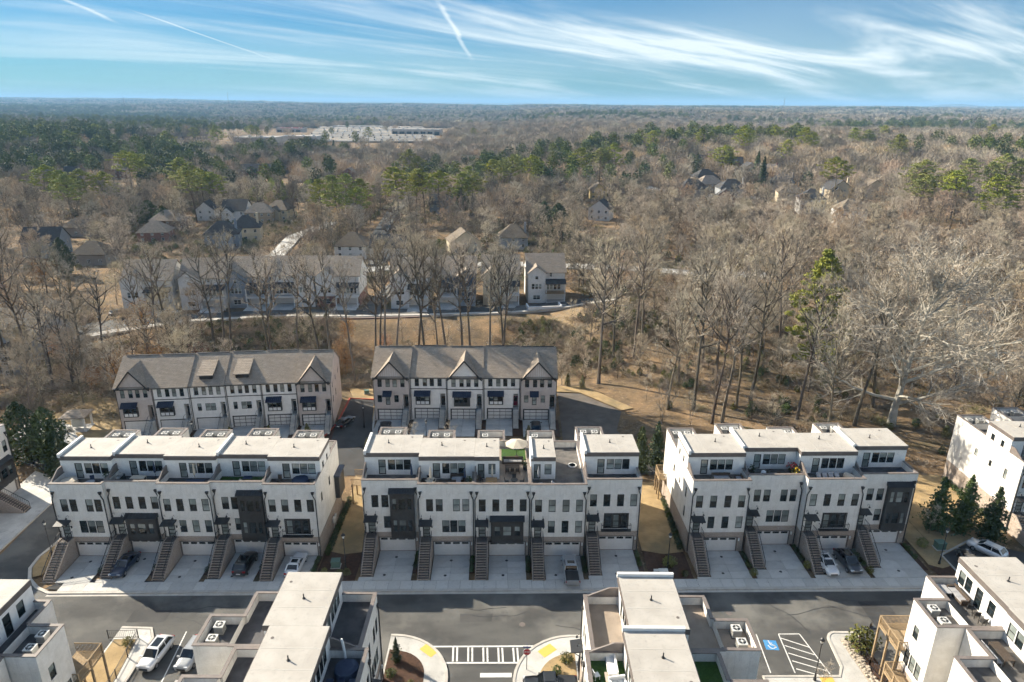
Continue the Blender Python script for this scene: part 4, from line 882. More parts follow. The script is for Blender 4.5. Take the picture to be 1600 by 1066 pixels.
# ------------------------------------------------------------------ houses farther off
HM = {}
def siding(name, col):
    if name not in HM: HM[name] = mat('siding_' + name, col, 0.8, tuple(c * .9 for c in col), 1.2, 4)
    return HM[name]
COLS = dict(white=(.70, .69, .67), grey=(.30, .32, .34), slate=(.06, .085, .125), cream=(.62, .53, .38), tan=(.42, .33, .23), brick=None, bluegrey=(.24, .28, .33), yellow=(.62, .48, .22), taupe=(.34, .30, .26), brown=(.16, .11, .08))
def wallmat(c): return X['red_brick'] if c == 'brick' else siding(c, COLS[c])
ROOFS = dict(tan='shingle_tan', grey='shingle_dark', brown='shingle')
HSPOTS = []
def roof_hip(m, x0, x1, y0, y1, z, h, ov=.5):
    x0 -= ov; x1 += ov; y0 -= ov; y1 += ov; k = min(x1 - x0, y1 - y0) / 2; t = .18
    if x1 - x0 >= y1 - y0: a, b = (x0 + k * .9, (y0 + y1) / 2, z + h), (x1 - k * .9, (y0 + y1) / 2, z + h)
    else: a, b = ((x0 + x1) / 2, y0 + k * .9, z + h), ((x0 + x1) / 2, y1 - k * .9, z + h)
    c = [(x0, y0, z), (x1, y0, z), (x1, y1, z), (x0, y1, z)]
    if x1 - x0 >= y1 - y0: m.quad(c[0], c[1], b, a); m.quad(c[2], c[3], a, b); m.tri(c[1], c[2], b); m.tri(c[3], c[0], a)
    else: m.tri(c[0], c[1], a); m.tri(c[2], c[3], b); m.quad(c[1], c[2], b, a); m.quad(c[3], c[0], a, b)
    d = [(p[0], p[1], p[2] - t) for p in c]
    for i in range(4): j = (i + 1) % 4; m.quad(d[i], d[j], c[j], c[i])
    m.quad(d[3], d[2], d[1], d[0])
def roof_gable(m, x0, x1, y0, y1, z, h, ov=.4, axis='x'):
    t = .16
    if axis == 'x':
        ym = (y0 + y1) / 2; s_ = h / (ym - y0); za = z - ov * s_
        for (ya, yb) in ((y0 - ov, ym), (y1 + ov, ym)):
            poly = [(ya, za), (yb, z + h), (yb, z + h + t), (ya, za + t)]
            m.prism(poly if ya < yb else poly[::-1], 'x', x0 - ov, x1 + ov)
    else:
        xm = (x0 + x1) / 2; s_ = h / (xm - x0); za = z - ov * s_
        for (xa, xb) in ((x0 - ov, xm), (x1 + ov, xm)):
            poly = [(xa, za), (xb, z + h), (xb, z + h + t), (xa, za + t)]
            m.prism(poly[::-1] if xa < xb else poly, 'y', y0 - ov, y1 + ov)
def gable_fill(m, x0, x1, y0, y1, z, h, axis):
    if axis == 'x':
        ym = (y0 + y1) / 2; m.tri((x0, y1, z), (x0, y0, z), (x0, ym, z + h)); m.tri((x1, y0, z), (x1, y1, z), (x1, ym, z + h))
    else:
        xm = (x0 + x1) / 2; m.tri((x0, y0, z), (x1, y0, z), (xm, y0, z + h)); m.tri((x1, y1, z), (x0, y1, z), (xm, y1, z + h))
def house(label, x, y, w, d, h, yaw=0.0, wall='white', roof='grey', style='gable_y', wing=None, group='houses beyond the ravine', chimney=False, rh=None, wins=True, name='house'):
    z0 = g(x, y); U = thing(name, label, 'house', (x, y, z0), yaw, group); HSPOTS.append((x, y, max(w, d) * .62))
    rh = rh or min(w, d) * .42; m = MB(); x0, x1 = -w / 2, w / 2; nst = max(1, int(round(h / 3.0))); ops = []; sops = []
    n = max(2, int(w / 3.2))
    for sidx in range(nst):
        zb = sidx * h / nst + .9
        for i in range(n):
            xa = w * (i + .5) / n - .55
            ops.append((xa, xa + 1.1, zb, zb + 1.35))
        for i in range(max(1, int(d / 4.5))):
            xa = d * (i + .5) / max(1, int(d / 4.5)) - .5; sops.append((xa, xa + 1.0, zb, zb + 1.35))
    if not wins: ops = []; sops = []
    m.panel(x0, 0, 1, 0, w, -1.5, h, ops, .1); m.panel(x1, 0, 0, 1, d, -1.5, h, sops, .1); m.panel(x1, d, -1, 0, w, -1.5, h, []); m.panel(x0, d, 0, -1, d, -1.5, h, sops, .1)
    if style != 'hip': gable_fill(m, x0, x1, 0, d, h, rh - .05, style[-1])
    obj('wall', m, wallmat(wall), U)
    m = MB()
    if style == 'hip': roof_hip(m, x0, x1, 0, d, h, rh)
    else: roof_gable(m, x0, x1, 0, d, h, rh, axis=style[-1])
    rf = obj('roof', m, X[ROOFS[roof]], U)
    place(U, (x0, 0, 1, 0), ops, fm='frame_white', style='grid'); place(U, (x1, 0, 0, 1), sops, fm='frame_white', style='grid'); place(U, (x0, d, 0, -1), sops, fm='frame_white', style='grid')
    if wing:                                                  # projecting gabled wing in front: x offset, width, depth, height
        wx, ww, wd, wh = wing; q0, q1 = wx - ww / 2, wx + ww / 2; m = MB(); wo_ = [(ww / 2 - .6, ww / 2 + .6, .9, 2.2)] + ([(ww / 2 - .6, ww / 2 + .6, 3.7, 5.0)] if wh > 4.5 else [])
        m.panel(q0, -wd, 1, 0, ww, -1.5, wh, wo_, .1); m.panel(q1, -wd, 0, 1, wd, -1.5, wh, []); m.panel(q0, 0, 0, -1, wd, -1.5, wh, [])
        m.tri((q0, -wd, wh), (q1, -wd, wh), (wx, -wd, wh + ww * .42)); obj('wing_wall', m, wallmat(wall), U)
        m = MB(); roof_gable(m, q0, q1, -wd, d * .45, wh, ww * .44, .35, 'y'); obj('wing_roof', m, X[ROOFS[roof]], U)
        place(U, (q0, -wd, 1, 0), wo_, fm='frame_white', style='grid')
    if chimney: obj('chimney', MB().box(x1 - 1.6, x1 - .7, d * .4, d * .4 + .8, h - .5, h + rh + 1.0), X['red_brick'] if wall == 'brick' else wallmat(wall), U)
    return U
def rear_house(label, x, y, w, yaw, wall, base='white', mirror=False, roof='brown', deck='frame_white', group='tall houses along the upper street'):
    """three-storey house seen from its garage side: windowed bay one side, covered porch over a garage the other"""
    z0 = .55 + g(x, y); U = thing('tall_house', label, 'house', (x, y, z0), yaw, group); HSPOTS.append((x, y + 6, 10)); D, ze = 12.0, 8.7
    bw = w * .46; sgn = -1 if mirror else 1
    fx = (lambda a, b: (-w / 2 + a, -w / 2 + b)) if not mirror else (lambda a, b: (w / 2 - b, w / 2 - a))
    b0, b1 = fx(0, bw); p0, p1 = fx(bw, w)
    bops = [(bw / 2 - 1.55 + k * 1.05, bw / 2 - .6 + k * 1.05, 3.7, 5.4) for k in range(3)] + [(bw / 2 - .5, bw / 2 + .5, 6.7, 7.7)]
    lop = [(bw / 2 - 1.05, bw / 2 + 1.05, .5, 1.9)]
    pops = [(.4 + k * 1.15, 1.4 + k * 1.15, 3.1, 5.0) for k in range(int((w - bw - .6) / 1.15))]; tops = [((w - bw) * .3 - .4, (w - bw) * .3 + .4, 7.1, 8.3)]
    m = MB().panel(b0, -1.6, 1, 0, bw, 2.7, ze, bops, .1); m.panel(b1, -1.6, 0, 1, 1.6, 2.7, ze, []); m.panel(b0, 0, 0, -1, 1.6, 2.7, ze, [])
    m.panel(p0, 0, 1, 0, w - bw, 2.7, ze, pops + tops, .1)
    so_ = [(2.5, 3.4, 3.7, 5.3), (6.5, 7.4, 3.7, 5.3), (2.5, 3.4, 6.7, 8.0), (7.5, 8.4, 6.7, 8.0)]
    m.panel(w / 2, 0, 0, 1, D, 2.7, ze, so_, .1); m.panel(-w / 2, D, 0, -1, D, 2.7, ze, []); m.panel(w / 2, D, -1, 0, w, 2.7, ze, [])
    gable_fill(m, -w / 2, w / 2, 0, D, ze, D * .36, 'x'); obj('wall', m, wallmat(wall), U)
    m = MB().panel(b0, -1.62, 1, 0, bw, -2, 2.7, lop, .1); m.panel(b1, -1.62, 0, 1, 1.62, -2, 2.7, []); m.panel(b0, 0, 0, -1, 1.62, -2, 2.7, []); m.panel(p0, 0, 1, 0, w - bw, -2, 2.7, [(.5, w - bw - .5, .02, 2.2)], .15); m.panel(w / 2, 0, 0, 1, D, -2, 2.7, []); m.panel(-w / 2, D, 0, -1, D, -2, 2.7, [])
    obj('base_wall', m, wallmat(base), U)
    place(U, (b0, -1.6, 1, 0), bops, fm='frame_white'); place(U, (b0, -1.62, 1, 0), lop, fm='frame_white', style='grid'); place(U, (p0, 0, 1, 0), pops + tops, fm='frame_white'); place(U, (w / 2, 0, 0, 1), so_, fm='frame_white')
    gd = obj('garage_door', MB().box(p0 + .5, p1 - .5, .1, .14, .02, 2.2), X['garage_white'], U)
    m = MB()
    for z in (.55, 1.1, 1.65): m.box(p0 + .5, p1 - .5, .095, .1, z, z + .03)
    obj('door_groove', m, X['concrete'], gd)
    m = MB(); roof_gable(m, -w / 2, w / 2, 0, D, ze, D * .36, .5, 'x'); rf = obj('roof', m, X[ROOFS[roof]], U)
    m = MB(); roof_gable(m, b0, b1, -1.6, D * .5, ze, bw * .38, .4, 'y'); obj('wing_roof', m, X[ROOFS[roof]], rf)
    obj('gable_wall', MB().tri((b0, -1.6, ze), (b1, -1.6, ze), ((b0 + b1) / 2, -1.6, ze + bw * .36)), wallmat(wall), U)
    obj('porch_roof', MB().prism([(-2.9, 5.45), (0, 6.35), (0, 6.5), (-2.9, 5.6)], 'x', p0 + .02, p1 + .2), X['shingle_dark'], U)
    dk = obj('deck', MB().box(p0 + .02, p1, -2.7, -.02, 2.5, 2.72), X[deck], U)
    m = MB().box(p0 + .02, p1, -2.7, -2.62, 3.55, 3.65).box(p0 + .02, p1, -2.7, -2.62, 2.8, 2.88)
    for q in range(15): xa = p0 + .1 + (p1 - p0 - .2) * q / 14; m.box(xa - .03, xa + .03, -2.69, -2.63, 2.72, 3.6)
    obj('railing', m, X[deck], dk)
    for xa in (p0 + .2, p1 - .2): obj('post', MB().box(xa - .12, xa + .12, -2.7, -2.46, -1.5, 5.5), X['frame_white'], U)
    dv = obj('driveway', MB().quad((p0, -6.5, -.12), (p1, -6.5, -.12), (p1, 0, .02), (p0, 0, .02)), X['concrete'], None, (x, y, z0 + .02), yaw); dv['kind'] = 'structure'
    return U
RH = [(-103.5, 187.5, 13.2, 6, 'white', 'white', False, 'white tall house at the left end of the upper street row'),
      (-89.0, 190.6, 12.4, 6, 'white', 'white', False, 'white tall house second from the left on the upper street'),
      (-76.8, 193.0, 12.2, 4, 'bluegrey', 'grey', False, 'blue-grey tall house with grey base on the upper street'),
      (-64.0, 194.4, 12.0, 2, 'white', 'white', True, 'white tall house between the blue-grey house and the brick-based house'),
      (-51.2, 194.6, 12.2, 1, 'white', 'brick', False, 'white tall house with red brick base beside the upper side road'),
      (-30.0, 193.4, 10.8, 2, 'white', 'white', False, 'white tall house half hidden by tall trunks left of the slate blue house'),
      (-16.6, 196.2, 11.2, 2, 'slate', 'grey', True, 'slate blue tall house with pale awning among bare trunks'),
      (-3.4, 198.0, 10.8, 2, 'cream', 'tan', False, 'cream tall house hidden behind bare trees right of the slate blue house'),
      (10.2, 200.6, 11.2, 4, 'white', 'white', False, 'white tall house with brick-red balcony at the end of the upper street')]
for (x, y, w_, ya, wc, bc, mi, lab) in RH: rear_house(lab, x, y, w_, R_(ya), wc, bc, mi, deck='wood' if 'balcony' in lab else 'frame_white')
def hp(px, py): return at(px, py, 2.0)
HL = [  # label, px, py of the front foot, w, d, h, yaw, wall, roof, style, wing, chimney
    ('grey craftsman house with dark gable roof far left of the tall houses', 66, 402, 13, 11, 6, 10, 'bluegrey', 'grey', 'gable_x', (1, 5, 2.5, 5.5), False),
    ('low tan-roofed house left of the dark rounded evergreen', 140, 415, 12, 10, 4, 5, 'taupe', 'tan', 'hip', None, False),
    ('house with big pale roof at the left picture edge among trees', 14, 545, 17, 12, 5, -14, 'grey', 'tan', 'gable_x', None, False),
    ('small grey shed house below the big pale roof at the left edge', 6, 592, 6, 6, 5.5, -12, 'grey', 'grey', 'gable_y', None, False),
    ('two-storey white house with twin front gables in the left neighbourhood', 366, 348, 12, 11, 6, 0, 'white', 'grey', 'gable_x', (-2, 5, 2.5, 5.5), False),
    ('white gabled cottage left of the twin-gabled house', 322, 345, 9, 9, 5.5, 5, 'white', 'grey', 'gable_y', None, False),
    ('blue-grey house with chimney beside the hedge road', 348, 390, 13, 11, 6.2, 14, 'bluegrey', 'grey', 'hip', (2, 5, 2, 5.5), True),
    ('cream house with dark hip roof beside the hedge road', 385, 378, 12, 11, 6, 14, 'cream', 'grey', 'hip', None, True),
    ('tan house with steep brown roof above the hedge road', 405, 350, 13, 10, 5.5, 8, 'tan', 'brown', 'hip', None, False),
    ('cream house with pale roof next to the tan house', 432, 345, 12, 10, 5.5, -8, 'cream', 'tan', 'hip', (0, 5, 2, 5), False),
    ('brown-roofed house behind the dark evergreen clump', 258, 362, 13, 10, 5, 0, 'brown', 'brown', 'hip', None, False),
    ('red-brown house with low roof left of the straw lawn', 240, 380, 12, 10, 4.5, 10, 'brick', 'brown', 'hip', None, False),
    ('house with pale hip roof right of the big evergreen', 120, 370, 12, 9, 4, 0, 'taupe', 'tan', 'hip', None, False),
    ('grey house with pale roof in the left trees', 118, 285, 15, 11, 6, 10, 'grey', 'grey', 'gable_x', None, False),
    ('brick house with white roof left of the pine group', 182, 278, 16, 12, 6, 0, 'brick', 'tan', 'hip', None, False),
    ('white house with steep pointed roof behind the tall trunks', 548, 405, 12, 11, 5, 0, 'white', 'tan', 'hip', None, False),
    ('white low house with pale roof behind the tall trunks', 605, 405, 13, 10, 4.5, 0, 'white', 'grey', 'gable_x', None, False),
    ('pale gabled house behind the slate blue house', 728, 398, 12, 10, 5, 15, 'cream', 'tan', 'gable_y', None, False),
    ('stone grey house with pyramid roof behind the white end house', 802, 390, 12, 11, 5, 0, 'grey', 'tan', 'hip', None, True),
    ('blue-grey house hidden in the pines left of the magnolia', 690, 335, 13, 11, 5.5, 0, 'bluegrey', 'grey', 'gable_x', None, False),
    ('white house with dark roof poking out above the bare grove', 935, 345, 11, 10, 6, -20, 'white', 'grey', 'gable_y', None, False),
    ('yellow house with red chimney among the middle pines', 935, 312, 10, 9, 6, 0, 'yellow', 'brown', 'gable_y', None, True),
    ('white row house with steep gables in the far street', 437, 262, 13, 11, 6.5, 0, 'white', 'grey', 'gable_x', (0, 6, 2, 6), False),
    ('cream row house with tall gable in the far street', 466, 256, 12, 12, 8, 0, 'cream', 'tan', 'gable_y', None, False),
    ('large white house with tower bay in the far street', 508, 250, 15, 12, 9, 0, 'white', 'tan', 'hip', (-2, 6, 3, 7), False),
    ('dark-roofed white house right of the tower bay house', 536, 255, 15, 12, 6.5, 0, 'white', 'grey', 'gable_x', (-3, 6, 2, 6), False),
    ('white gabled house before the far crossroads', 556, 256, 12, 11, 6.5, 0, 'cream', 'grey', 'gable_y', None, False),
    ('white double-gabled house at the end of the far street', 583, 257, 14, 11, 6.5, -10, 'white', 'grey', 'gable_x', (2, 7, 2, 6), False),
    ('brick house with blue-grey roof above the bamboo', 390, 278, 14, 11, 5.5, 0, 'brick', 'grey', 'gable_x', (2, 6, 2, 5), False),
    ('brick house with twin gables above the bamboo', 425, 278, 14, 11, 5.5, 0, 'brick', 'grey', 'gable_x', (-2, 6, 2, 5), False),
    ('tan gabled house right of the bamboo', 462, 285, 11, 10, 5.5, 0, 'tan', 'brown', 'gable_y', None, False),
    ('brick gabled house right of the bamboo by the road bend', 545, 285, 13, 10, 6, 0, 'brick', 'brown', 'gable_y', None, False),
    ('brick house with blue roof at the back left of the right-hand cluster', 1108, 272, 16, 12, 6, -5, 'brick', 'grey', 'gable_x', (-4, 6, 2, 5.5), False),
    ('brick double-gabled house at the back of the right-hand cluster', 1145, 278, 13, 11, 6.5, -5, 'brick', 'grey', 'gable_x', (1, 6, 3, 6), False),
    ('grey-roofed house in front of the blue-roofed brick house', 1105, 292, 15, 12, 5.5, 8, 'taupe', 'grey', 'hip', None, False),
    ('taupe house with broad grey hip roof at the left of the right-hand cluster', 1085, 312, 17, 13, 6, 4, 'taupe', 'grey', 'hip', None, False),
    ('tan house with hip roof in the middle of the right-hand cluster', 1112, 302, 16, 12, 5, 10, 'tan', 'brown', 'hip', None, False),
    ('grey house with chimney in front of the right-hand cluster', 1145, 310, 16, 12, 5.5, 0, 'grey', 'grey', 'hip', None, True),
    ('dark-gabled brick house nearest in the right-hand cluster', 1132, 322, 11, 10, 5, -15, 'brick', 'grey', 'gable_y', None, False),
    ('cream house behind the round bare tree in the right-hand cluster', 1172, 285, 13, 11, 6, 0, 'cream', 'grey', 'gable_y', None, False),
    ('tan brick house with brown roof right of the cypress', 1198, 288, 14, 11, 6, -12, 'brick', 'brown', 'gable_x', None, True),
    ('low brown house with wide dark roof behind the cypress', 1226, 262, 20, 12, 4.5, 0, 'brick', 'brown', 'hip', None, False),
    ('grey-roofed house with stone chimney at the right of the cluster', 1222, 300, 15, 12, 5.5, -10, 'taupe', 'grey', 'hip', None, True),
    ('cream house with tan roof in the right grove', 1235, 318, 14, 12, 6, -10, 'cream', 'tan', 'hip', None, False),
    ('white stucco house half hidden in the right grove', 1268, 335, 13, 12, 8, -10, 'white', 'grey', 'hip', None, True),
    ('pale half-timbered house in the right grove', 1312, 318, 14, 12, 8, 5, 'cream', 'grey', 'gable_y', (-3, 5, 2, 7), True),
    ('white tall house glimpsed through bare twigs in the right grove', 1330, 355, 13, 12, 8, -5, 'white', 'tan', 'hip', None, False),
    ('cream gabled house near the right grove edge', 1365, 312, 13, 11, 6.5, 0, 'cream', 'tan', 'gable_y', None, False),
    ('brown-roofed house left of the right-hand cluster', 1048, 275, 13, 11, 5.5, 20, 'taupe', 'grey', 'gable_y', None, False),
    ('tan low house above the bare grove left of the cluster', 1075, 268, 11, 10, 5, 0, 'yellow', 'brown', 'gable_x', None, False)]
for (lab, px, py, w_, d_, h_, ya, wc, rc, st_, wg, ch) in HL:
    p = hp(px, py)
    for _ in range(4): p = at(px, py, g(p.x, p.y))
    house(lab, p.x, p.y, w_, d_, h_, R_(ya), wc, rc, st_, wg, chimney=ch)
# shopping centre beyond the houses
X['lot'] = mat('worn_car_park', (.20, .185, .165), .9, (.13, .12, .11), .03, 6, big=(.012, (.30, .26, .21), .5, .62)); X['shop_roof'] = mat('pale_flat_roof', (.44, .40, .36), .8, (.34, .30, .27), .05); X['shop_wall'] = mat('shop_wall', (.58, .50, .42), .85, (.48, .40, .34), .1); X['red_roof'] = mat('red_metal_roof', (.42, .05, .05), .6)
def shop(label, px0, px1, py, depth, h, roofm='shop_roof', wallm='shop_wall', bays=6):
    a = at(px0, py, 0); b = at(px1, py, 0)
    for _ in range(3): a = at(px0, py, g(a.x, a.y)); b = at(px1, py, g(b.x, b.y))
    W = abs(b.x - a.x); U = thing('shop_building', label, 'building', (a.x, a.y, g(a.x, a.y)), 0, 'shopping centre buildings'); HSPOTS.append(((a.x + b.x) / 2, a.y + depth / 2, max(W, depth) * .55))
    ops = [(W * (i + .15) / bays, W * (i + .85) / bays, .2, h * .62) for i in range(bays)]
    obj('wall', MB().panel(0, 0, 1, 0, W, -3, h, ops, .5).panel(W, 0, 0, 1, depth, -3, h, []).panel(0, depth, 0, -1, depth, -3, h, []).panel(W, depth, -1, 0, W, -3, h, []), X[wallm], U)
    obj('roof', MB().box(.3, W - .3, .3, depth - .3, h - .4, h - .2), X[roofm], U)
    obj('parapet', MB().box(-.2, W + .2, -.2, .2, h - .01, h + .5).box(-.2, .2, .2, depth, h - .01, h + .49).box(W - .2, W + .2, .2, depth, h - .01, h + .49), X['frame_white'], U)
    for (p, q, r, s_) in ops: obj('shop_window', MB().box(p, q, .3, .35, r, s_), X['pane'], U)
    for k in range(3): obj('roof_unit', MB().box(W * (.2 + .3 * k), W * (.2 + .3 * k) + 3, depth * .4, depth * .4 + 3, h - .2, h + 1.4), X['ac_white'], U)
shop('long pale shop building with flat roof behind the far houses', 366, 436, 229, 60, 11)
shop('low pale shop building right of the long one', 440, 500, 222, 45, 8, bays=5)
shop('red-roofed shop in the far shopping centre', 432, 470, 207, 40, 8, 'red_roof', bays=4)
shop('white shop building beyond the car park with bright roof', 612, 690, 211, 45, 10, bays=7)
shop('low white shop building at the far end of the car park', 520, 600, 203, 60, 8, bays=6)
p0 = at(470, 222, 3); p1 = at(690, 222, 3); p2 = at(660, 198, 3); p3 = at(500, 198, 3)
zz = max(g(p.x, p.y) for p in (p0, p1, p2, p3)) + 1.0
sheet('car_park', [(p0.x, p0.y), (p1.x, p1.y), (p2.x, p2.y), (p3.x, p3.y)], zz, X['lot'])
CARPARK = (p0, p1, p2, p3, zz)
# ------------------------------------------------------------------ cars
PAINT = {}
def paint(name, col, metal=.2):
    if name not in PAINT:
        m = mat('car_paint_' + name, col, .28, spec=.6, metal=metal); m.node_tree.nodes['Principled BSDF'].inputs['Coat Weight'].default_value = .7; PAINT[name] = m
    return PAINT[name]
CARC = dict(blue=(.02, .035, .075), black=(.008, .008, .01), white=(.72, .72, .72), silver=(.36, .37, .38), grey=(.05, .055, .065), pearl=(.60, .63, .68))
X['head_lamp'] = mat('head_lamp', (.7, .72, .75), .1, spec=.8); X['tail_lamp'] = mat('tail_lamp', (.30, .01, .01), .2, spec=.7)
CARS = {  # body stations x: (z low, z shoulder, half width); greenhouse base x0,x1, roof x0,x1, belt z, roof z
    'sedan': ([(-2.38, .45, .78, .74), (-2.25, .28, .98, .86), (-1.5, .24, 1.02, .91), (-.6, .22, .98, .92), (.7, .22, .96, .92), (1.5, .24, .90, .90), (2.15, .28, .80, .84), (2.4, .38, .66, .70)], (-1.85, 1.12), (-1.05, .25), .95, 1.44, .68),
    'suv': ([(-2.35, .5, .95, .80), (-2.25, .32, 1.12, .90), (-1.5, .27, 1.15, .95), (-.6, .26, 1.12, .96), (.7, .26, 1.10, .96), (1.5, .28, 1.06, .94), (2.1, .32, .98, .89), (2.38, .42, .80, .76)], (-2.12, 1.30), (-1.55, .40), 1.08, 1.70, .72),
    'pickup': ([(-2.9, .6, 1.10, .92), (-2.8, .45, 1.15, .98), (-1.5, .42, 1.16, 1.0), (-.4, .40, 1.16, 1.0), (.9, .40, 1.16, 1.0), (1.7, .42, 1.15, .99), (2.6, .45, 1.08, .95), (2.85, .55, .95, .84)], (-.75, 1.35), (-.55, .65), 1.14, 1.86, .78)}
def car(label, x, y, rz, kind, col, z=0.0, sunroof=False, group='cars parked in drives and bays', name=None):
    U = thing(name or {'sedan': 'sedan', 'suv': 'sport_utility_car', 'pickup': 'pickup_truck'}[kind], label, 'pickup' if kind == 'pickup' else 'car', (x, y, z), rz, group)
    stn, gb, gt, zb, zr, hr = CARS[kind]; pm = paint(col, CARC[col])
    def mk():
        m = MB(); ns = len(stn)
        for (xa, zl, zs, hw) in stn:
            for (yy, zz) in ((-hw * .88, zl), (-hw, zl + (zs - zl) * .35), (-hw * .985, zl + (zs - zl) * .72), (-hw * .86, zs), (-hw * .4, zs + .045), (hw * .4, zs + .045), (hw * .86, zs), (hw * .985, zl + (zs - zl) * .72), (hw, zl + (zs - zl) * .35), (hw * .88, zl)): m.v.append((xa, yy, zz))
        for i in range(ns - 1):
            for j in range(10): a = i * 10 + j; b = i * 10 + (j + 1) % 10; m.f.append((a, b, b + 10, a + 10))
        m.f.append(tuple(range(10))[::-1]); m.f.append(tuple((ns - 1) * 10 + j for j in range(10)))
        me = m.mesh('body')
        for p in me.polygons: p.use_smooth = True
        hwb = stn[3][3] * .87; gl = MB(); q = [(gb[0], -hwb, zb), (gb[1], -hwb * .92, zb - .05), (gb[1], hwb * .92, zb - .05), (gb[0], hwb, zb), (gt[0], -hr, zr - .03), (gt[1], -hr, zr - .03), (gt[1], hr, zr - .03), (gt[0], hr, zr - .03)]
        gl.v = q; gl.f = [(4, 5, 6, 7), (0, 1, 5, 4), (1, 2, 6, 5), (2, 3, 7, 6), (3, 0, 4, 7)]
        rp = MB(); rp.v = [(gt[0] - .06, -hr - .02, zr - .05), (gt[1] + .06, -hr - .02, zr - .05), (gt[1] + .06, hr + .02, zr - .05), (gt[0] - .06, hr + .02, zr - .05), (gt[0] + .1, -hr * .8, zr + .01), (gt[1] - .1, -hr * .8, zr + .01), (gt[1] - .1, hr * .8, zr + .01), (gt[0] + .1, hr * .8, zr + .01)]
        rp.f = [(4, 5, 6, 7), (0, 1, 5, 4), (1, 2, 6, 5), (2, 3, 7, 6), (3, 0, 4, 7)]
        for s_ in (-1, 1):
            rp.bar((gb[1], s_ * hwb * .93, zb - .04), (gt[1], s_ * hr, zr - .03), .09, .07).bar((gb[0], s_ * hwb, zb), (gt[0], s_ * hr, zr - .03), .16, .08)
            xm = (gt[0] + gt[1]) / 2; rp.bar((xm - .1, s_ * (hwb + .005), zb), (xm - .1, s_ * (hr + .01), zr - .03), .08, .05)
        ty = MB().lathe(0, 0, [(.2, -.11), (.34, -.1), (.36, -.06), (.36, .06), (.34, .1), (.2, .11)], 16); ty.v = [(a, c, b) for (a, b, c) in ty.v]; ty.f = [f[::-1] for f in ty.f]
        rm = MB().cyl(0, 0, -.115, .115, .215, 12); rm.v = [(a, c, b) for (a, b, c) in rm.v]
        xe = stn[-1][0]; xs = stn[0][0]; zs2 = stn[-2][2]; hw2 = stn[-2][3]
        hl = MB().box(xe - .30, xe - .06, -.28, .12, zs2 - .2, zs2 - .04); tl = MB().box(xs + .0, xs + .16, -.2, .14, stn[1][2] - .25, stn[1][2] - .03)
        gr = MB().box(xe - .08, xe + .02, -hw2 * .55, hw2 * .55, stn[-1][1] + .05, stn[-1][2] - .06); mi = MB().box(-.09, .09, -.13, .1, -.07, .08)
        pl = MB().box(xs - .025, xs + .02, -.26, .26, stn[0][1] + .12, stn[0][1] + .26)
        return dict(body=me, gl=gl.mesh('windows'), ro=rp.mesh('roof'), ty=ty.mesh('tyre'), rm=rm.mesh('rim'), hl=hl.mesh('headlight'), tl=tl.mesh('tail_light'), gr=gr.mesh('grille'), mi=mi.mesh('mirror'), pl=pl.mesh('number_plate'))
    K = cached(('car', kind, col), mk)
    link('body', K['body'], pm, U); link('windows', K['gl'], X['pane_dark'], U); r = link('roof', K['ro'], pm, U)
    wx = (1.42, -1.42) if kind != 'pickup' else (1.85, -1.75); hw = stn[3][3]
    for xa in wx:
        for s_ in (-1, 1):
            t = link('wheel', K['ty'], X['rubber'], U, (xa, s_ * (hw - .12), .36)); link('rim', K['rm'], X['alloy'], t)
    for s_ in (-1, 1):
        link('headlight', K['hl'], X['head_lamp'], U, (0, s_ * stn[-2][3] * .66, 0)); link('tail_light', K['tl'], X['tail_lamp'], U, (0, s_ * stn[1][3] * .78, 0)); link('mirror', K['mi'], pm, U, (gb[1] - .25, s_ * (hw + .06), zb + .02))
    link('grille', K['gr'], X['metal_black'], U); link('number_plate', K['pl'], X['frame_white'], U)
    if sunroof: obj('sunroof', MB().box(gt[0] + .35, gt[1] - .25, -hr * .6, hr * .6, zr + .008, zr + .016), X['pane_dark'], r)
    if kind == 'pickup': obj('bed_cover', MB().box(-2.75, -.85, -.85, .85, 1.15, 1.24), X['metal_black'], U); obj('tailgate', MB().box(-2.93, -2.86, -.8, .8, .65, 1.2), pm, U)
    if kind == 'suv':
        for s_ in (-1, 1): obj('roof_rail', MB().bar((gt[0] + .15, s_ * (hr - .04), zr + .05), (gt[1] - .15, s_ * (hr - .04), zr + .05), .04), X['metal_black'], r)
    return U
NZ = R_(-90); PZ = R_(90)
car('dark blue sedan nose out on the drive left of the black vehicle', -51.3, 75.9, R_(-93), 'sedan', 'blue', sunroof=True)
car('black sport utility car nose in on the drive below the turf terrace', -35.4, 76.3, R_(88), 'suv', 'black', sunroof=True)
car('white car with dark sunroof on the end drive behind a white roof', -28.6, 76.2, R_(88), 'sedan', 'white', sunroof=True)
car('silver pickup truck with black bed cover on the middle row drive', 8.0, 75.4, R_(91), 'pickup', 'silver', sunroof=True)
car('white sedan with dark sunroof beside the dark grey car on a shared drive', 42.7, 77.4, R_(-88), 'sedan', 'white', sunroof=True)
car('dark grey sport utility car right of the white sedan on a shared drive', 45.8, 77.7, R_(-85), 'suv', 'grey', sunroof=True)
car('white sport utility car parked under the dark conifers on the right side drive', 66.6, 80.6, R_(125), 'suv', 'white')
car('black car in shade next to the white vehicle under the conifers', 62.6, 78.3, R_(80), 'sedan', 'black')
car('black sedan parked beside the red kerb of the stub road', -32.2, 119.6, R_(70), 'sedan', 'black', -.1)
car('white sport utility car in a marked bay by the fenced lawn', -39.6, 60.6, R_(-96), 'suv', 'white', RZ, True)
car('silver sport utility car half hidden beside the grey rear wall', -35.5, 60.6, R_(-96), 'suv', 'silver', RZ)
car('black pickup truck at the lower picture edge below the stop sign', 4.3, 56.4, R_(180), 'pickup', 'black', -.02)
car('black car on the drive of the blush brick townhouse by the stub road', -24.0, 116.9, R_(90), 'suv', 'black', 0)
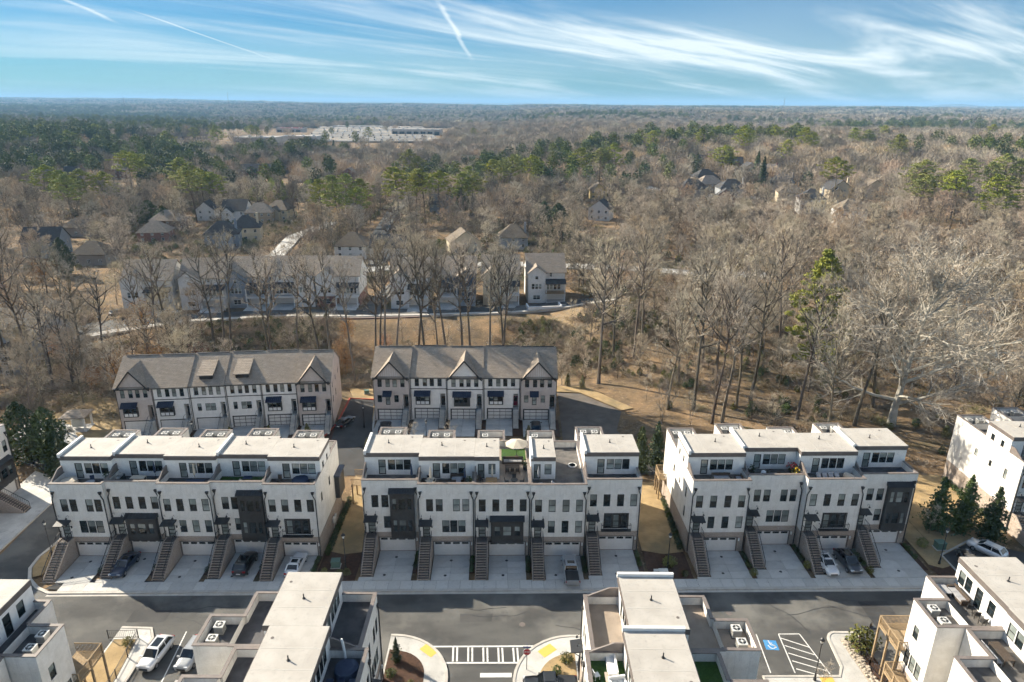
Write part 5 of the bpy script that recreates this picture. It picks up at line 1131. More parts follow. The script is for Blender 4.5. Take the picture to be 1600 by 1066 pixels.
car('black car on the drive beside the brown parking pad', 4.7, 117.6, R_(90), 'suv', 'black', 0)
car('white car on the upper street drive of the left white houses', -96.0, 182.6, R_(10), 'sedan', 'white', g(-96, 182.6) + .6)
car('dark car at the left end of the upper street', -109.5, 181.5, R_(60), 'suv', 'black', g(-109.5, 181.5) + .5)
# tiny parked cars far off in the shopping centre car park
fm = {}
for c_ in ('white', 'silver', 'black', 'grey'):
    q = MB().box(-2.2, 2.2, -.9, .9, .3, .95); q.prism([(-1.7, .95), (1.0, .95), (.3, 1.5), (-1.2, 1.5)], 'y', -.8, .8); fm[c_] = q.mesh('parked_car'); fm[c_].materials.append(paint(c_, CARC[c_]))
p0, p1, p2, p3, zz = CARPARK
for i in range(9):
    for j in range(16):
        if random.random() < .3: continue
        u, v = (j + random.uniform(.1, .4)) / 16, (i + .4) / 9
        a = p0.lerp(p1, u); b = p3.lerp(p2, u); c_ = a.lerp(b, v); cc = random.choice(['white', 'silver', 'black', 'grey'])
        tag(link('parked_car', fm[cc], None, None, (c_.x, c_.y, zz + .02), R_(90), 1.25), cc + ' car in the rows of the far shopping centre car park', 'car', 'cars in the far car park')

# ------------------------------------------------------------------ street furniture
def lamp_post(x, y, label, h=4.6, z=0.0):
    t = thing('street_lamp', label, 'street lamp', (x, y, z), 0, 'black lamp posts')
    def mk():
        b = MB().lathe(0, 0, [(.17, 0), (.17, .25), (.11, .4), (.09, 1.0), (.065, 1.1)], 10).mesh('base'); b.materials.append(X['metal_black'])
        p = MB().cyl(0, 0, 1.05, h - .65, .06, 8, .045).mesh('post'); p.materials.append(X['metal_black'])
        l = MB().lathe(0, 0, [(.10, h - .62), (.21, h - .2), (.21, h - .18)], 8).mesh('lantern'); l.materials.append(X['lamp_glass'])
        c = MB().lathe(0, 0, [(.29, h - .2), (.2, h - .02), (.05, h + .12), (.03, h + .22)], 8).mesh('cap'); c.materials.append(X['metal_black'])
        k = MB().cyl(0, 0, h - .7, h - .6, .13, 8).mesh('collar'); k.materials.append(X['metal_black'])
        return (('base', b), ('post', p), ('lantern', l), ('cap', c), ('collar', k))
    for n, me in cached(('lamp', h), mk): link(n, me, None, t)
lamp_post(-62.6, 78.3, 'black lamp post on the tan corner lawn at the left', 5.6)
lamp_post(-21.9, 75.9, 'black lamp post between the left and middle white rows', 5.6)
lamp_post(21.1, 76.6, 'black lamp post between the middle and right white rows', 5.6)
lamp_post(58.6, 78.2, 'black lamp post right of the right white row, by the side drive', 5.6)
lamp_post(33.2, 58.05, 'black lamp post beside the hatched accessible bay', 5.6)
lamp_post(-28.2, 118.2, 'black lamp post beside the stub road behind the rows', 4.6)
lamp_post(-15.5, 112.0, 'black lamp post in the alley before the white bay townhouse', 4.6)
lamp_post(-57.5, 110.8, 'black lamp post in the alley before the dormer townhouses', 4.6)
# stop sign with street name blades
t = thing('stop_sign', 'red octagonal stop sign on a thin post by the side road', 'sign', (1.9, 59.2, 0), 0)
obj('post', MB().box(-.04, .04, -.03, .03, 0, 3.2), X['metal_black'], t)
X['sign_red'] = mat('sign_red', (.42, .02, .025), .5); X['sign_white'] = mat('sign_white', (.75, .75, .74), .5); X['sign_blue'] = mat('sign_blue', (.03, .06, .2), .5)
oc = lambda r, y0, y1: MB().prism([(r * math.cos(R_(22.5 + 45 * i)), 2.45 + r * math.sin(R_(22.5 + 45 * i))) for i in range(8)][::-1], 'y', y0, y1)
bo = obj('border', oc(.46, -.05, -.035), X['sign_white'], t); obj('face', oc(.42, -.056, -.0505), X['sign_red'], t)
tx = bpy.data.curves.new('lettering', 'FONT'); tx.body = 'STOP'; tx.size = .34; tx.align_x = 'CENTER'; tx.extrude = .003
to = bpy.data.objects.new('lettering', tx); C.objects.link(to); to.parent = t; to.location = (0, -.061, 2.34); to.rotation_euler = (R_(90), 0, 0); bpy.context.view_layer.update(); lm_ = bpy.data.meshes.new_from_object(to.evaluated_get(bpy.context.evaluated_depsgraph_get())); bpy.data.objects.remove(to); to = link('lettering', lm_, None, t, (0, -.061, 2.34)); to.rotation_euler = (R_(90), 0, 0); lm_.materials.clear(); lm_.materials.append(X['sign_white'])
obj('name_blade', MB().box(-.45, .45, -.012, .012, 3.0, 3.16), X['sign_blue'], t); obj('name_blade', MB().box(-.012, .012, -.4, .4, 3.18, 3.34), X['sign_blue'], t)
# mail kiosk
t = thing('mail_kiosk', 'small cream mail kiosk with hipped roof beside the tan lawn', 'kiosk', (-82.2, 117.0, -.05), R_(8))
m = MB(); roof_hip(m, -1.9, 1.9, -1.6, 1.6, 3.0, .9, .4); obj('roof', m, X['shingle'], t)
for sx_ in (-1, 1):
    for sy_ in (-1, 1): obj('post', MB().box(sx_ * 1.75 - .15, sx_ * 1.75 + .15, sy_ * 1.45 - .15, sy_ * 1.45 + .15, 0, 2.9), X['frame_white'], t)
obj('beam', MB().box(-1.9, 1.9, -1.6, -1.3, 2.6, 2.9).box(-1.9, 1.9, 1.3, 1.6, 2.6, 2.9).box(-1.9, -1.6, -1.3, 1.3, 2.6, 2.9).box(1.6, 1.9, -1.3, 1.3, 2.6, 2.9), X['frame_white'], t)
obj('mail_box_bank', MB().box(-1.0, 1.0, -.3, .3, .4, 1.8), X['ac_white'], t); obj('floor', MB().box(-2.1, 2.1, -1.8, 1.8, -.1, .02), X['concrete'], t)
# utility cabinets
def cabinet(x, y, s_, label, m='green_box'):
    t = thing('utility_cabinet', label, 'utility box', (x, y, .02), R_(3))
    obj('body', MB().box(-.55 * s_, .55 * s_, -.45 * s_, .45 * s_, .1, .95 * s_), X[m], t); obj('lid', MB().box(-.6 * s_, .6 * s_, -.5 * s_, .5 * s_, .95 * s_, 1.03 * s_), X[m], t); obj('plinth', MB().box(-.65 * s_, .65 * s_, -.55 * s_, .55 * s_, 0, .1), X['concrete'], t)
cabinet(20.2, 74.9, 1.0, 'pale green utility cabinet in the mulch between middle and right rows', 'ac_white'); cabinet(-23.4, 76.6, 1.0, 'green utility cabinet in the mulch behind the white foreground roof')
cabinet(19.4, 75.6, .55, 'small pale utility box left of the pale green cabinet', 'ac_white'); cabinet(60.6, 81.6, 1.1, 'green utility cabinet beside the black car under the conifers'); cabinet(-31.0, 134.2, .8, 'green utility cabinet on the lawn between the gabled rows')
# meters and side bay on the shaded gable of the left row
ox, oy, ya, w_ = UL[4]
t = thing('gas_meter', 'grey meter boxes on the shaded gable wall of the left row', 'meter', (ox + w_ + .05, oy + 6.2, .6), ya)
obj('box', MB().box(0, .3, 0, .6, .5, 1.3), X['ac_white'], t); obj('box', MB().box(0, .25, .9, 1.5, .2, 1.2), X['concrete'], t); obj('conduit', MB().cyl(.12, 1.2, -.6, .2, .05, 6).cyl(.12, .3, -.6, .5, .05, 6), X['ac_white'], t)
U5 = [o for o in bpy.data.objects if o.type == 'EMPTY' and o.get('label', '').startswith('white end townhouse with black balcony doors, white car')][0]
m = MB().box(w_, w_ + .7, 9.2, 12.2, 3.4, 7.0); obj('bay', m, X['charcoal'], U5); obj('bay_roof', MB().prism([(9.0, 7.0), (12.4, 7.0), (12.4, 7.2), (9.0, 7.2)], 'x', w_ - .0, w_ + .85), X['navy_metal'], U5)
for q in range(3): window(U5, w_ + .58, 9.4 + q * .95, 4.4, .85, 1.8, R_(90))
def timber_deck(label, x, y, rz, wd, dp, z):
    t = thing('timber_deck', label, 'deck', (x, y, 0), rz)
    n = int(dp / .3); pm_ = cached(('plank', wd), lambda: MB().box(0, wd, 0, .285, -.05, 0).mesh('plank'))
    for i in range(n): link('plank', pm_, X['wood'], t, (0, i * .3, z))
    for (xa, ya) in ((.1, .1), (wd - .1, .1), (wd / 2, .1), (.1, dp - .2), (wd - .1, dp - .2)): obj('post', MB().box(xa - .09, xa + .09, ya - .09, ya + .09, -.1, z + 1.05 if ya < .5 else z - .05), X['wood'], t)
    m = MB().box(0, wd, .02, .12, z + 1.0, z + 1.08).box(0, wd, .04, .1, z + .12, z + .2)
    for k in range(int(wd / .14)): m.box(k * .14 + .04, k * .14 + .075, .05, .085, z + .2, z + 1.0)
    obj('railing', m, X['wood'], t)
    for xa in (0.0, wd - .1):
        m = MB().box(xa + .01, xa + .09, .12, dp, z + 1.0, z + 1.075)
        for k in range(int(dp / .14)): m.box(xa + .03, xa + .065, k * .14 + .14, k * .14 + .175, z, z + 1.0)
        obj('railing', m, X['wood'], t)
    obj('joist', MB().box(.02, wd - .02, .02, .1, z - .28, z - .052).box(.02, wd - .02, dp - .14, dp - .05, z - .28, z - .052), X['wood'], t)
timber_deck('timber deck on tall posts behind the lower right townhouse, chair on it', 40.6, 60.9, R_(-90), 4.0, 3.4, 5.2)
timber_deck('lower timber deck below the one with the chair', 39.6, 57.0, R_(-90), 3.6, 2.4, 2.6)
timber_deck('timber deck behind the lower left townhouse above the fenced lawn', -42.4, 52.4, R_(90), 4.2, 2.9, 4.6)
timber_deck('timber deck behind the shaded gable of the left white row', -24.6 + 2.6, 91.6, R_(90), 3.0, 2.6, 3.4)
timber_deck('timber deck behind the sunlit gable of the right white row', 23.2, 96.8, R_(-90), 3.0, 1.8, 3.4)
# fence round the near lawn
def fence(label, pts, h=1.2, m='metal_black', pitch=.22, name='metal_fence'):
    t = thing(name, label, 'fence', (pts[0][0], pts[0][1], 0), 0); bx_, by_ = pts[0]
    for i in range(len(pts) - 1):
        a, b = Vector((pts[i][0] - bx_, pts[i][1] - by_)), Vector((pts[i + 1][0] - bx_, pts[i + 1][1] - by_)); ln = (b - a).length; n = max(1, int(ln / 2.0))
        for k in range(n + 1): p = a.lerp(b, k / n); obj('post', MB().box(p.x - .04, p.x + .04, p.y - .04, p.y + .04, 0, h + .05), X[m], t)
        q = MB().bar((a.x, a.y, h - .05), (b.x, b.y, h - .05), .045).bar((a.x, a.y, .15), (b.x, b.y, .15), .045)
        for k in range(int(ln / pitch)): p = a.lerp(b, k * pitch / ln); q.bar((p.x, p.y, .15), (p.x, p.y, h - .05), .022)
        obj('rail_panel', q, X[m], t)
fence('thin black fence round the straw lawn at the lower left', [(-46.5, 63.3), (-43.1, 63.4), (-42.4, 57.5), (-42.3, 51)])
fence('thin black fence beside the stone bed at the lower right', [(40.2, 64.2), (40.1, 60), (41.2, 55)])
fence('long pale rail fence along the ravine below the upper street', [(-75, 180.4), (-60, 182.9), (-44, 182.8), (-32, 184.2)], 3.2, 'fascia', .6, 'rail_fence')
# retaining wall under the upper street
m = MB()
rw = [(-70, 179.2), (-58, 180.9), (-44, 181.1), (-34, 182.0), (-26, 183.0)]
for i in range(len(rw) - 1):
    (xa, ya), (xb, yb) = rw[i], rw[i + 1]; m.quad((xa, ya, -4.5), (xb, yb, -4.5), (xb, yb, 2.25), (xa, ya, 2.25)); m.quad((xa, ya, 2.25), (xb, yb, 2.25), (xb, yb + .5, 2.25), (xa, ya + .5, 2.25))
tag(obj('retaining_wall', m, X['red_brick']), 'brown brick retaining wall below the upper street', 'wall')
# white block walls at the end of the upper street
t = thing('garden_wall', 'white stepped garden walls at the end of the upper street', 'wall', (9.5, 189.5, g(9.5, 189.5)), R_(8))
for (a, b, c, d, e_) in ((-5, 5, 0, .4, 1.6), (-5, -4.6, .4, 4, 1.6), (4.6, 5, .4, 4, 1.8)): obj('wall_run', MB().box(a, b, c, d, -1.5, e_), X['frame_white'], t)
for k in range(5): obj('step', MB().box(5.2, 6.8, .4 + k * .5, .9 + k * .5, -1.5, .2 + k * .25), X['concrete'], t)
# stones of the bed at the lower right
sm = []
for k in range(4):
    q = MB(); rr2 = random.Random(k)
    for i in range(4):
        for j in range(6):
            a = 2 * math.pi * j / 6; th = math.pi * (i + .5) / 4; f_ = rr2.uniform(.8, 1.15)
            q.v.append((.3 * f_ * math.sin(th) * math.cos(a), .22 * f_ * math.sin(th) * math.sin(a), .13 * f_ * math.cos(th)))
    for i in range(3):
        for j in range(6): q.f.append((i * 6 + j, (i + 1) * 6 + j, (i + 1) * 6 + (j + 1) % 6, i * 6 + (j + 1) % 6))
    q.f.append(tuple(range(6))); q.f.append(tuple(18 + j for j in range(6))[::-1]); me = q.mesh('stone'); me.materials.append(X['stone']); sm.append(me)
sb = sheet('stone_bed', [(38.6, 64.0), (39.8, 64.2), (40.0, 58), (40.4, 53), (39.4, 53), (38.9, 58.5)], .012, X['stone'])
for k in range(150):
    yy = random.uniform(53, 64); xx = 38.7 + (64 - yy) * .075 + random.uniform(0, 1.0); link('stone', random.choice(sm), None, sb, (xx, yy, .06), random.uniform(0, 6), random.uniform(.5, 1.0))

# ------------------------------------------------------------------ terrace furniture
X['wicker'] = mat('brown_wicker', (.09, .068, .052), .8, (.06, .046, .036), 8.0); X['cushion'] = mat('grey_cushion', (.34, .34, .35), .9); X['navy'] = mat('navy_cover', (.03, .045, .085), .85); X['teak'] = mat('teak', (.36, .22, .10), .7); X['flower'] = mat('red_flowers', (.45, .06, .06), .8); X['yflower'] = mat('yellow_flowers', (.62, .40, .03), .8); X['blue_toy'] = mat('blue_plastic', (.08, .16, .36), .5)
def fur(name, label, cat, U, lx, ly, rz=0.0, z=ZD):
    ox, oy, ya, w_ = U; dx, dy = rot2(lx, ly, ya); return thing(name, label, cat, (ox + dx, oy + dy, z), ya + R_(rz), 'terrace furniture')
def table(label, U, lx, ly, w=1.6, d=.9, m='frame_dark', rz=0, h=.74):
    t = fur('table', label, 'table', U, lx, ly, rz); obj('tabletop', MB().box(-w / 2, w / 2, -d / 2, d / 2, h - .05, h), X[m], t)
    for a in (-1, 1):
        for b in (-1, 1): obj('leg', MB().box(a * (w / 2 - .08) - .04, a * (w / 2 - .08) + .04, b * (d / 2 - .08) - .04, b * (d / 2 - .08) + .04, 0, h - .05), X[m], t)
def round_table(label, U, lx, ly, r=.7, m='cream'):
    t = fur('round_table', label, 'table', U, lx, ly); obj('tabletop', MB().cyl(0, 0, .69, .74, r, 18), X[m], t); obj('stem', MB().cyl(0, 0, .04, .69, .06, 8), X['frame_dark'], t); obj('foot', MB().cyl(0, 0, 0, .04, .3, 12), X['frame_dark'], t)
def chair(label, U, lx, ly, rz=0, m='frame_dark'):
    t = fur('chair', label, 'chair', U, lx, ly, rz); obj('seat', MB().box(-.26, .26, -.26, .26, .4, .46), X[m], t); obj('backrest', MB().prism([(.2, .46), (.27, .46), (.36, .98), (.3, .98)], 'x', -.26, .26), X[m], t)
    for a in (-1, 1):
        for b in (-1, 1): obj('leg', MB().box(a * .23 - .025, a * .23 + .025, b * .22 - .025, b * .22 + .025, 0, .4), X[m], t)
def sofa(label, U, lx, ly, w=2.2, rz=0, m='wicker', cm='cushion'):
    t = fur('sofa', label, 'sofa', U, lx, ly, rz); obj('base', MB().box(-w / 2, w / 2, -.42, .42, .05, .34), X[m], t); obj('backrest', MB().box(-w / 2, w / 2, .3, .46, .34, .85), X[m], t)
    for a in (-1, 1): obj('armrest', MB().box(a * (w / 2 - .09) - .09, a * (w / 2 - .09) + .09, -.42, .3, .34, .62), X[m], t)
    n = max(1, int(w / .75))
    for k in range(n): wa = (w - .4) / n; obj('cushion', MB().box(-w / 2 + .2 + k * wa + .02, -w / 2 + .2 + (k + 1) * wa - .02, -.4, .28, .34, .48), X[cm], t)
def parasol(label, U, lx, ly, opened=False, m='cream', r=1.6):
    t = fur('parasol', label, 'parasol', U, lx, ly); obj('pole', MB().cyl(0, 0, 0, 2.7, .03, 8), X['frame_dark'], t); obj('base', MB().cyl(0, 0, 0, .1, .32, 12), X['frame_dark'], t)
    if opened: obj('canopy', MB().lathe(0, 0, [(r, 2.05), (r * .97, 2.1), (r * .5, 2.42), (.05, 2.7)], 8), X[m], t); obj('rib', MB().tube([(0, 0, 2.2), (r * .8, 0, 2.1)], [.012, .012], 4), X['frame_dark'], t)
    else: obj('canopy', MB().lathe(0, 0, [(.10, 1.0), (.17, 1.15), (.14, 1.9), (.05, 2.65), (.02, 2.72)], 9), X[m], t)
def cover(label, U, lx, ly, r=.9, h=.8, m='cream', sq=1.0):
    t = fur('covered_furniture', label, 'furniture cover', U, lx, ly); q = MB().lathe(0, 0, [(r * 1.02, .02), (r, h * .4), (r * .93, h * .85), (r * .5, h * 1.0), (.05, h * 1.04)], 12); q.v = [(a * sq, b * (1 + .06 * math.sin(a * 9)), c) for (a, b, c) in q.v]
    obj('cover', q, X[m], t); obj('hem', MB().lathe(0, 0, [(r * 1.04, 0), (r * 1.05, .06)], 12), X['frame_dark'], t)
def lounger(label, U, lx, ly, rz=0, m='cushion'):
    t = fur('sun_lounger', label, 'lounger', U, lx, ly, rz); obj('frame', MB().box(-.35, .35, -1.0, 1.0, .22, .28), X['frame_dark'], t); obj('mattress', MB().box(-.32, .32, -.98, .35, .28, .36), X[m], t); obj('backrest', MB().prism([(.35, .28), (.42, .24), (1.0, .72), (.94, .8)], 'x', -.32, .32), X[m], t)
    for a in (-1, 1):
        for b in (-.8, .8): obj('leg', MB().box(a * .3 - .03, a * .3 + .03, b - .03, b + .03, 0, .22), X['frame_dark'], t)
def grill(label, U, lx, ly, rz=0):
    t = fur('grill', label, 'grill', U, lx, ly, rz); obj('cabinet', MB().box(-.7, .7, -.3, .3, .05, .85), X['metal_black'], t); obj('hood', MB().prism([(-.28, .85), (.28, .85), (.25, 1.1), (.05, 1.22), (-.2, 1.1)], 'x', -.4, .4), X['alloy'], t); obj('shelf', MB().box(-.7, -.42, -.28, .28, .85, .89), X['alloy'], t)
def planter(label, U, lx, ly, s_=.5, h=.5, plant='evergreen', fm=None):
    t = fur('planter', label, 'planter', U, lx, ly); obj('pot', MB().lathe(0, 0, [(s_ * .7, 0), (s_, h), (s_ * .9, h)], 10), X['metal_black'], t)
    for mm in ([plant] if not fm else [plant, fm]):
        q = MB()
        for k in range(70):
            a = random.uniform(0, 6.3); r = random.uniform(0, s_ * 1.5); zz_ = h + random.uniform(.05, 1.0) * (1 - r / (s_ * 2.2)) + (.2 if mm == fm else 0); p = Vector((r * math.cos(a), r * math.sin(a), zz_)); u = Vector((random.uniform(-1, 1), random.uniform(-1, 1), random.uniform(-.4, 1))).normalized() * .22; v = Vector((random.uniform(-1, 1), random.uniform(-1, 1), random.uniform(-1, 1))).normalized() * .12
            q.tri(p, p + u + v, p + u - v)
        obj('foliage' if mm == plant else 'flowers', q, X[mm], t)
L1, L2, L3, L4, L5 = UL; M1, M2, M3, M4, M5 = UM; R1, R2, R3, R4 = UR
cover('cream covered round table on the street corner terrace', L1, 1.7, 1.5, 1.1, .8); chair('dark lounge chair on the street corner terrace', L1, 4.6, 2.0, 30, 'navy'); round_table('round table behind the street corner parapet', L1, 4.9, 1.0, .6, 'cushion')
planter('tall dark potted shrub between the corner terrace and its neighbour', L1, 6.5, 2.4, .4, .7)
table('pale dining table on the terrace above the dark blue car', L2, 3.6, 1.6, 1.9, .95, 'cream')
for k, xx_ in enumerate((3.0, 3.6, 4.2)): chair(('left', 'middle', 'right')[k] + ' dark chair before the pale table above the dark blue car', L2, xx_, .85, 180)
parasol('closed dark parasol on the terrace above the dark blue car', L2, 5.6, 2.3, m='navy'); grill('black grill on the terrace above the dark blue car', L2, 1.2, 1.6, 90)
table('dark blue games table on the terrace left of the turf', L3, 4.7, .9, 2.3, 1.2, 'navy'); parasol('closed cream parasol on the terrace left of the turf', L3, 4.2, 2.2)
ox, oy, ya, w_ = L4; tf = obj('turf_mat', MB().box(.4, 6.6, .4, 2.9, ZD, ZD + .03), X['turf'], None, (ox, oy, 0), ya); tag(tf, 'green turf mat covering the left row terrace', 'turf')
table('dark folding table on the turf terrace', L4, 4.3, 1.6, 1.1, .8, 'navy'); lounger('pale lounger on the turf terrace', L4, 4.4, .9, 90, 'cream'); chair('small dark chair at the edge of the turf terrace', L4, 2.6, .9, 180)
cover('navy covered round table on the terrace right of the turf', L5, 4.5, 1.9, 1.15, .8, 'navy'); chair('brown bench chair by the door right of the turf', L5, 1.6, 2.2, 0, 'wicker'); table('long pale bench along the parapet right of the turf', L5, 4.4, .75, 2.2, .5, 'cream', h=.5)
parasol('closed navy parasol on the bare terrace of the tall bay townhouse', M1, 6.6, 1.3, m='navy')
round_table('round cream table under a closed parasol, middle row', M2, 1.7, 1.5, .75); parasol('closed cream parasol through the round cream table', M2, 1.7, 1.5)
for k, (a, b) in enumerate(((.9, 1.2), (2.5, 1.1), (1.5, 2.5))): chair('dark chair ' + ('left of', 'right of', 'behind')[k] + ' the round cream table', M2, a, b, 70 * k)
sofa('grey sofa on the furnished middle row terrace', M2, 5.2, 2.5, 1.9); lounger('grey lounger on the furnished middle row terrace', M2, 5.4, 1.1, 0); parasol('closed navy parasol on the furnished middle row terrace', M2, 6.3, 1.5, m='navy'); planter('dark planter on the furnished middle row terrace', M2, 6.9, 1.0, .35, .6)
ox, oy, ya, w_ = M2; rg = obj('rug', MB().box(2.7, 5.0, .7, 2.9, ZD, ZD + .02), X['wicker'], None, (ox, oy, 0), ya); tag(rg, 'dark brown rug on the furnished middle row terrace', 'rug')
table('square teak table outside the middle cabin windows', M3, 2.3, 1.6, 1.5, 1.2, 'teak'); chair('dark wicker chair left of the teak table', M3, .8, 2.2, 40, 'wicker'); parasol('closed cream parasol behind the teak table', M3, 2.4, 2.2)
ox, oy, ya, w_ = M3
tf = obj('turf_mat', MB().box(3.7, 7.2, 8.2, 11.6, ZD, ZD + .03), X['turf'], None, (ox, oy, 0), ya); tag(tf, 'bright green turf patch on the open garden terrace', 'turf')
parasol('open cream parasol over the bright green turf patch', M3, 5.9, 9.3, True, 'cream', 1.7); sofa('long grey sectional sofa on the open garden terrace', M3, 5.3, 7.4, 3.0); table('long brown dining table on the open garden terrace', M3, 5.2, 5.2, 2.0, .9, 'wicker')
for k in range(3): chair(('left', 'middle', 'right')[k] + ' brown chair at the long dining table of the garden terrace', M3, 4.5 + k * .7, 4.5, 180, 'wicker')
round_table('small dark round table at the front of the garden terrace', M3, 5.4, 1.6, .5, 'frame_dark')
for k in range(4): chair('dark chair ' + ('right of', 'behind', 'left of', 'in front of')[k] + ' the small dark round table', M3, 5.4 + 1.0 * math.cos(k * 1.57), 1.6 + .8 * math.sin(k * 1.57), k * 90 - 90)
planter('black planter beside the garden terrace sofa', M3, 7.0, 5.6, .35, .5)
parasol('closed grey parasol on the terrace above the silver pickup', M4, 1.1, 1.9, m='cushion'); cover('pale blue covered box on the terrace above the silver pickup', M4, 1.4, 1.1, .6, .4, 'cushion'); lounger('grey lounger on the terrace above the silver pickup', M4, 3.8, 1.0, 80); 
t = fur('paddling_pool', 'white and blue paddling ring on the terrace above the silver pickup', 'paddling pool', M4, 6.2, 6.6); obj('ring', MB().lathe(0, 0, [(.5, 0), (.62, .1), (.6, .22), (.48, .22), (.42, .1), (.45, .02)], 16), X['frame_white'], t); obj('liner', MB().cyl(0, 0, .02, .06, .45, 16), X['blue_toy'], t)
t = fur('storage_box', 'small tan box by the party wall above the silver pickup', 'box', M4, 6.9, .9); obj('body', MB().box(-.2, .2, -.25, .25, 0, .5), X['teak'], t); obj('lid', MB().box(-.22, .22, -.27, .27, .5, .55), X['teak'], t)
sofa('long brown wicker sofa on the terrace of the sunlit end wall', R1, 4.4, 1.9, 2.6); sofa('short dark sofa beside the long wicker sofa', R1, 6.8, 1.5, 1.4, -90); table('left cream ottoman before the wicker sofa', R1, 3.2, .8, 1.0, .6, 'cream', h=.4); table('right cream ottoman before the wicker sofa', R1, 5.9, .8, .9, .5, 'cream', h=.4)
planter('green potted palm on the flower terrace', R2, 1.1, 1.8, .5, .6); planter('pot of red flowers on the flower terrace', R2, 6.9, 1.9, .55, .7, 'evergreen', 'flower'); planter('pot of yellow flowers on the flower terrace', R2, 7.0, .9, .45, .5, 'evergreen', 'yflower')
table('dark dining table on the flower terrace', R2, 4.5, 1.5, 2.2, 1.0, 'frame_dark')
for k in range(3): chair(('left', 'middle', 'right')[k] + ' dark chair on the flower terrace', R2, 3.8 + .7 * k, .8, 180)
cover('white draped cloth bundle on the flower terrace', R2, 2.6, 1.3, .35, .9, 'frame_white')
for k in range(4): lounger(('first', 'second', 'third', 'fourth')[k] + ' blue-grey lounger from the left above the parked pair', R3, 2.3 + k * .85, 1.3, 0, 'cushion')
t = fur('rolled_mat', 'big cream roll lying on the terrace above the parked pair', 'roll', R3, 6.6, 1.3, 35); q = MB().tube([(0, -1.0, .45), (0, 1.0, .45)], [.42, .42], 14); obj('roll', q, X['cream'], t); obj('strap', MB().tube([(0, -.5, .45), (0, -.42, .45)], [.435, .435], 14), X['frame_dark'], t)
ox, oy, ya, w_ = R4; o = obj('mat', MB().box(4.3, 5.8, 1.2, 2.1, ZD, ZD + .05), X['wicker'], None, (ox, oy, 0), ya); tag(o, 'brown mat on the end terrace of the right row', 'mat'); cover('crumpled blue tarpaulin on the end terrace of the right row', R4, 6.7, 1.7, .7, .3, 'navy')
Na, Nb = N1[0], N1[1]
for k in range(3): cover(('first', 'second', 'third')[k] + ' black barrel planter from the street on the foreground rear terrace', Nb, 7.0 - k * 1.1, 9.6, .5, .8, 'metal_black')
round_table('round glass table on the foreground rear terrace with barrels', Nb, 3.9, 9.7, .65, 'frame_dark')
cover('pale blue covered table on the near blue terrace', Na, 5.6, 1.6, 1.15, .75, 'navy'); 
for k in range(3): lounger(('first', 'second', 'third')[k] + ' blue lounger on the near blue terrace', Na, 3.6, .8 + k * 1.0, 90, 'navy')
t = fur('flue_pipe', 'white curved flue pipe rising from the near blue terrace', 'pipe', Na, 6.9, 2.0); obj('pipe', MB().tube([(0, 0, 0), (0, .02, 1.2), (0, .12, 2.2), (0, .2, 2.6)], [.13, .13, .12, .1], 10), X['frame_white'], t); obj('flange', MB().cyl(0, 0, 0, .06, .25, 12), X['frame_white'], t)
Nc, Nd = N2
sofa('white wrapped sofa on the nearest turf terrace', Nd, 1.2, 2.3, 2.4, 0, 'frame_white', 'frame_white'); sofa('white wrapped seat on the nearest turf terrace', Nd, 3.2, 2.6, 1.5, 100, 'frame_white', 'frame_white'); chair('white chair on the nearest turf terrace', Nd, 2.3, .8, 200, 'frame_white'); table('pale slatted table on the nearest turf terrace', Nd, 2.6, 1.9, 1.2, .7, 'stone', h=.45)
Ne, Nf = N3
table('pale fire table on the wicker terrace', Nf, 6.4, 11.2, 1.5, .9, 'cushion', h=.5); sofa('long brown wicker sofa facing the pale fire table', Nf, 5.6, 10.2, 2.6, 180)
for k in range(3): chair(('first', 'second', 'third')[k] + ' dark mesh chair along the wicker terrace wall', Nf, 3.6 - k * 1.0, 10.2, 60 + 20 * k)
table('long brown dining table on the lower right terrace', Ne, 5.2, 10.6, 2.4, 1.0, 'wicker')
for k in range(4): chair(('first', 'second', 'third', 'fourth')[k] + ' pale chair along the lower right dining table', Ne, 4.3 + k * .6, 11.5, 0, 'cushion')
t = thing('chair', 'black chair on the upper timber deck', 'chair', (39.3, 59.6, 5.2), R_(40), 'terrace furniture'); obj('seat', MB().box(-.28, .28, -.28, .28, .4, .46), X['metal_black'], t); obj('backrest', MB().box(-.28, .28, .24, .3, .46, 1.0), X['metal_black'], t)
for a in (-1, 1):
    for b in (-1, 1): obj('leg', MB().box(a * .25 - .03, a * .25 + .03, b * .25 - .03, b * .25 + .03, 0, .4), X['metal_black'], t)
# far masts on the skyline
for (px, h_, lab) in ((198, 70, 'thin dark radio mast on the left skyline'), (360, 95, 'tall thin radio mast on the skyline above the shops'), (1222, 60, 'thin radio mast on the right skyline')):
    p = at(px, 186, 0); d_ = p.xy.normalized() * 4200; t = thing('radio_mast', lab, 'mast', (d_.x, d_.y, g(d_.x, d_.y)), 0)
    m = MB().tube([(0, 0, 0), (0, 0, h_)], [1.6, .8], 4)
    obj('mast', m, X['fascia'], t); obj('antenna', MB().tube([(0, 0, h_), (0, 0, h_ + 12)], [.4, .3], 4), X['fascia'], t)
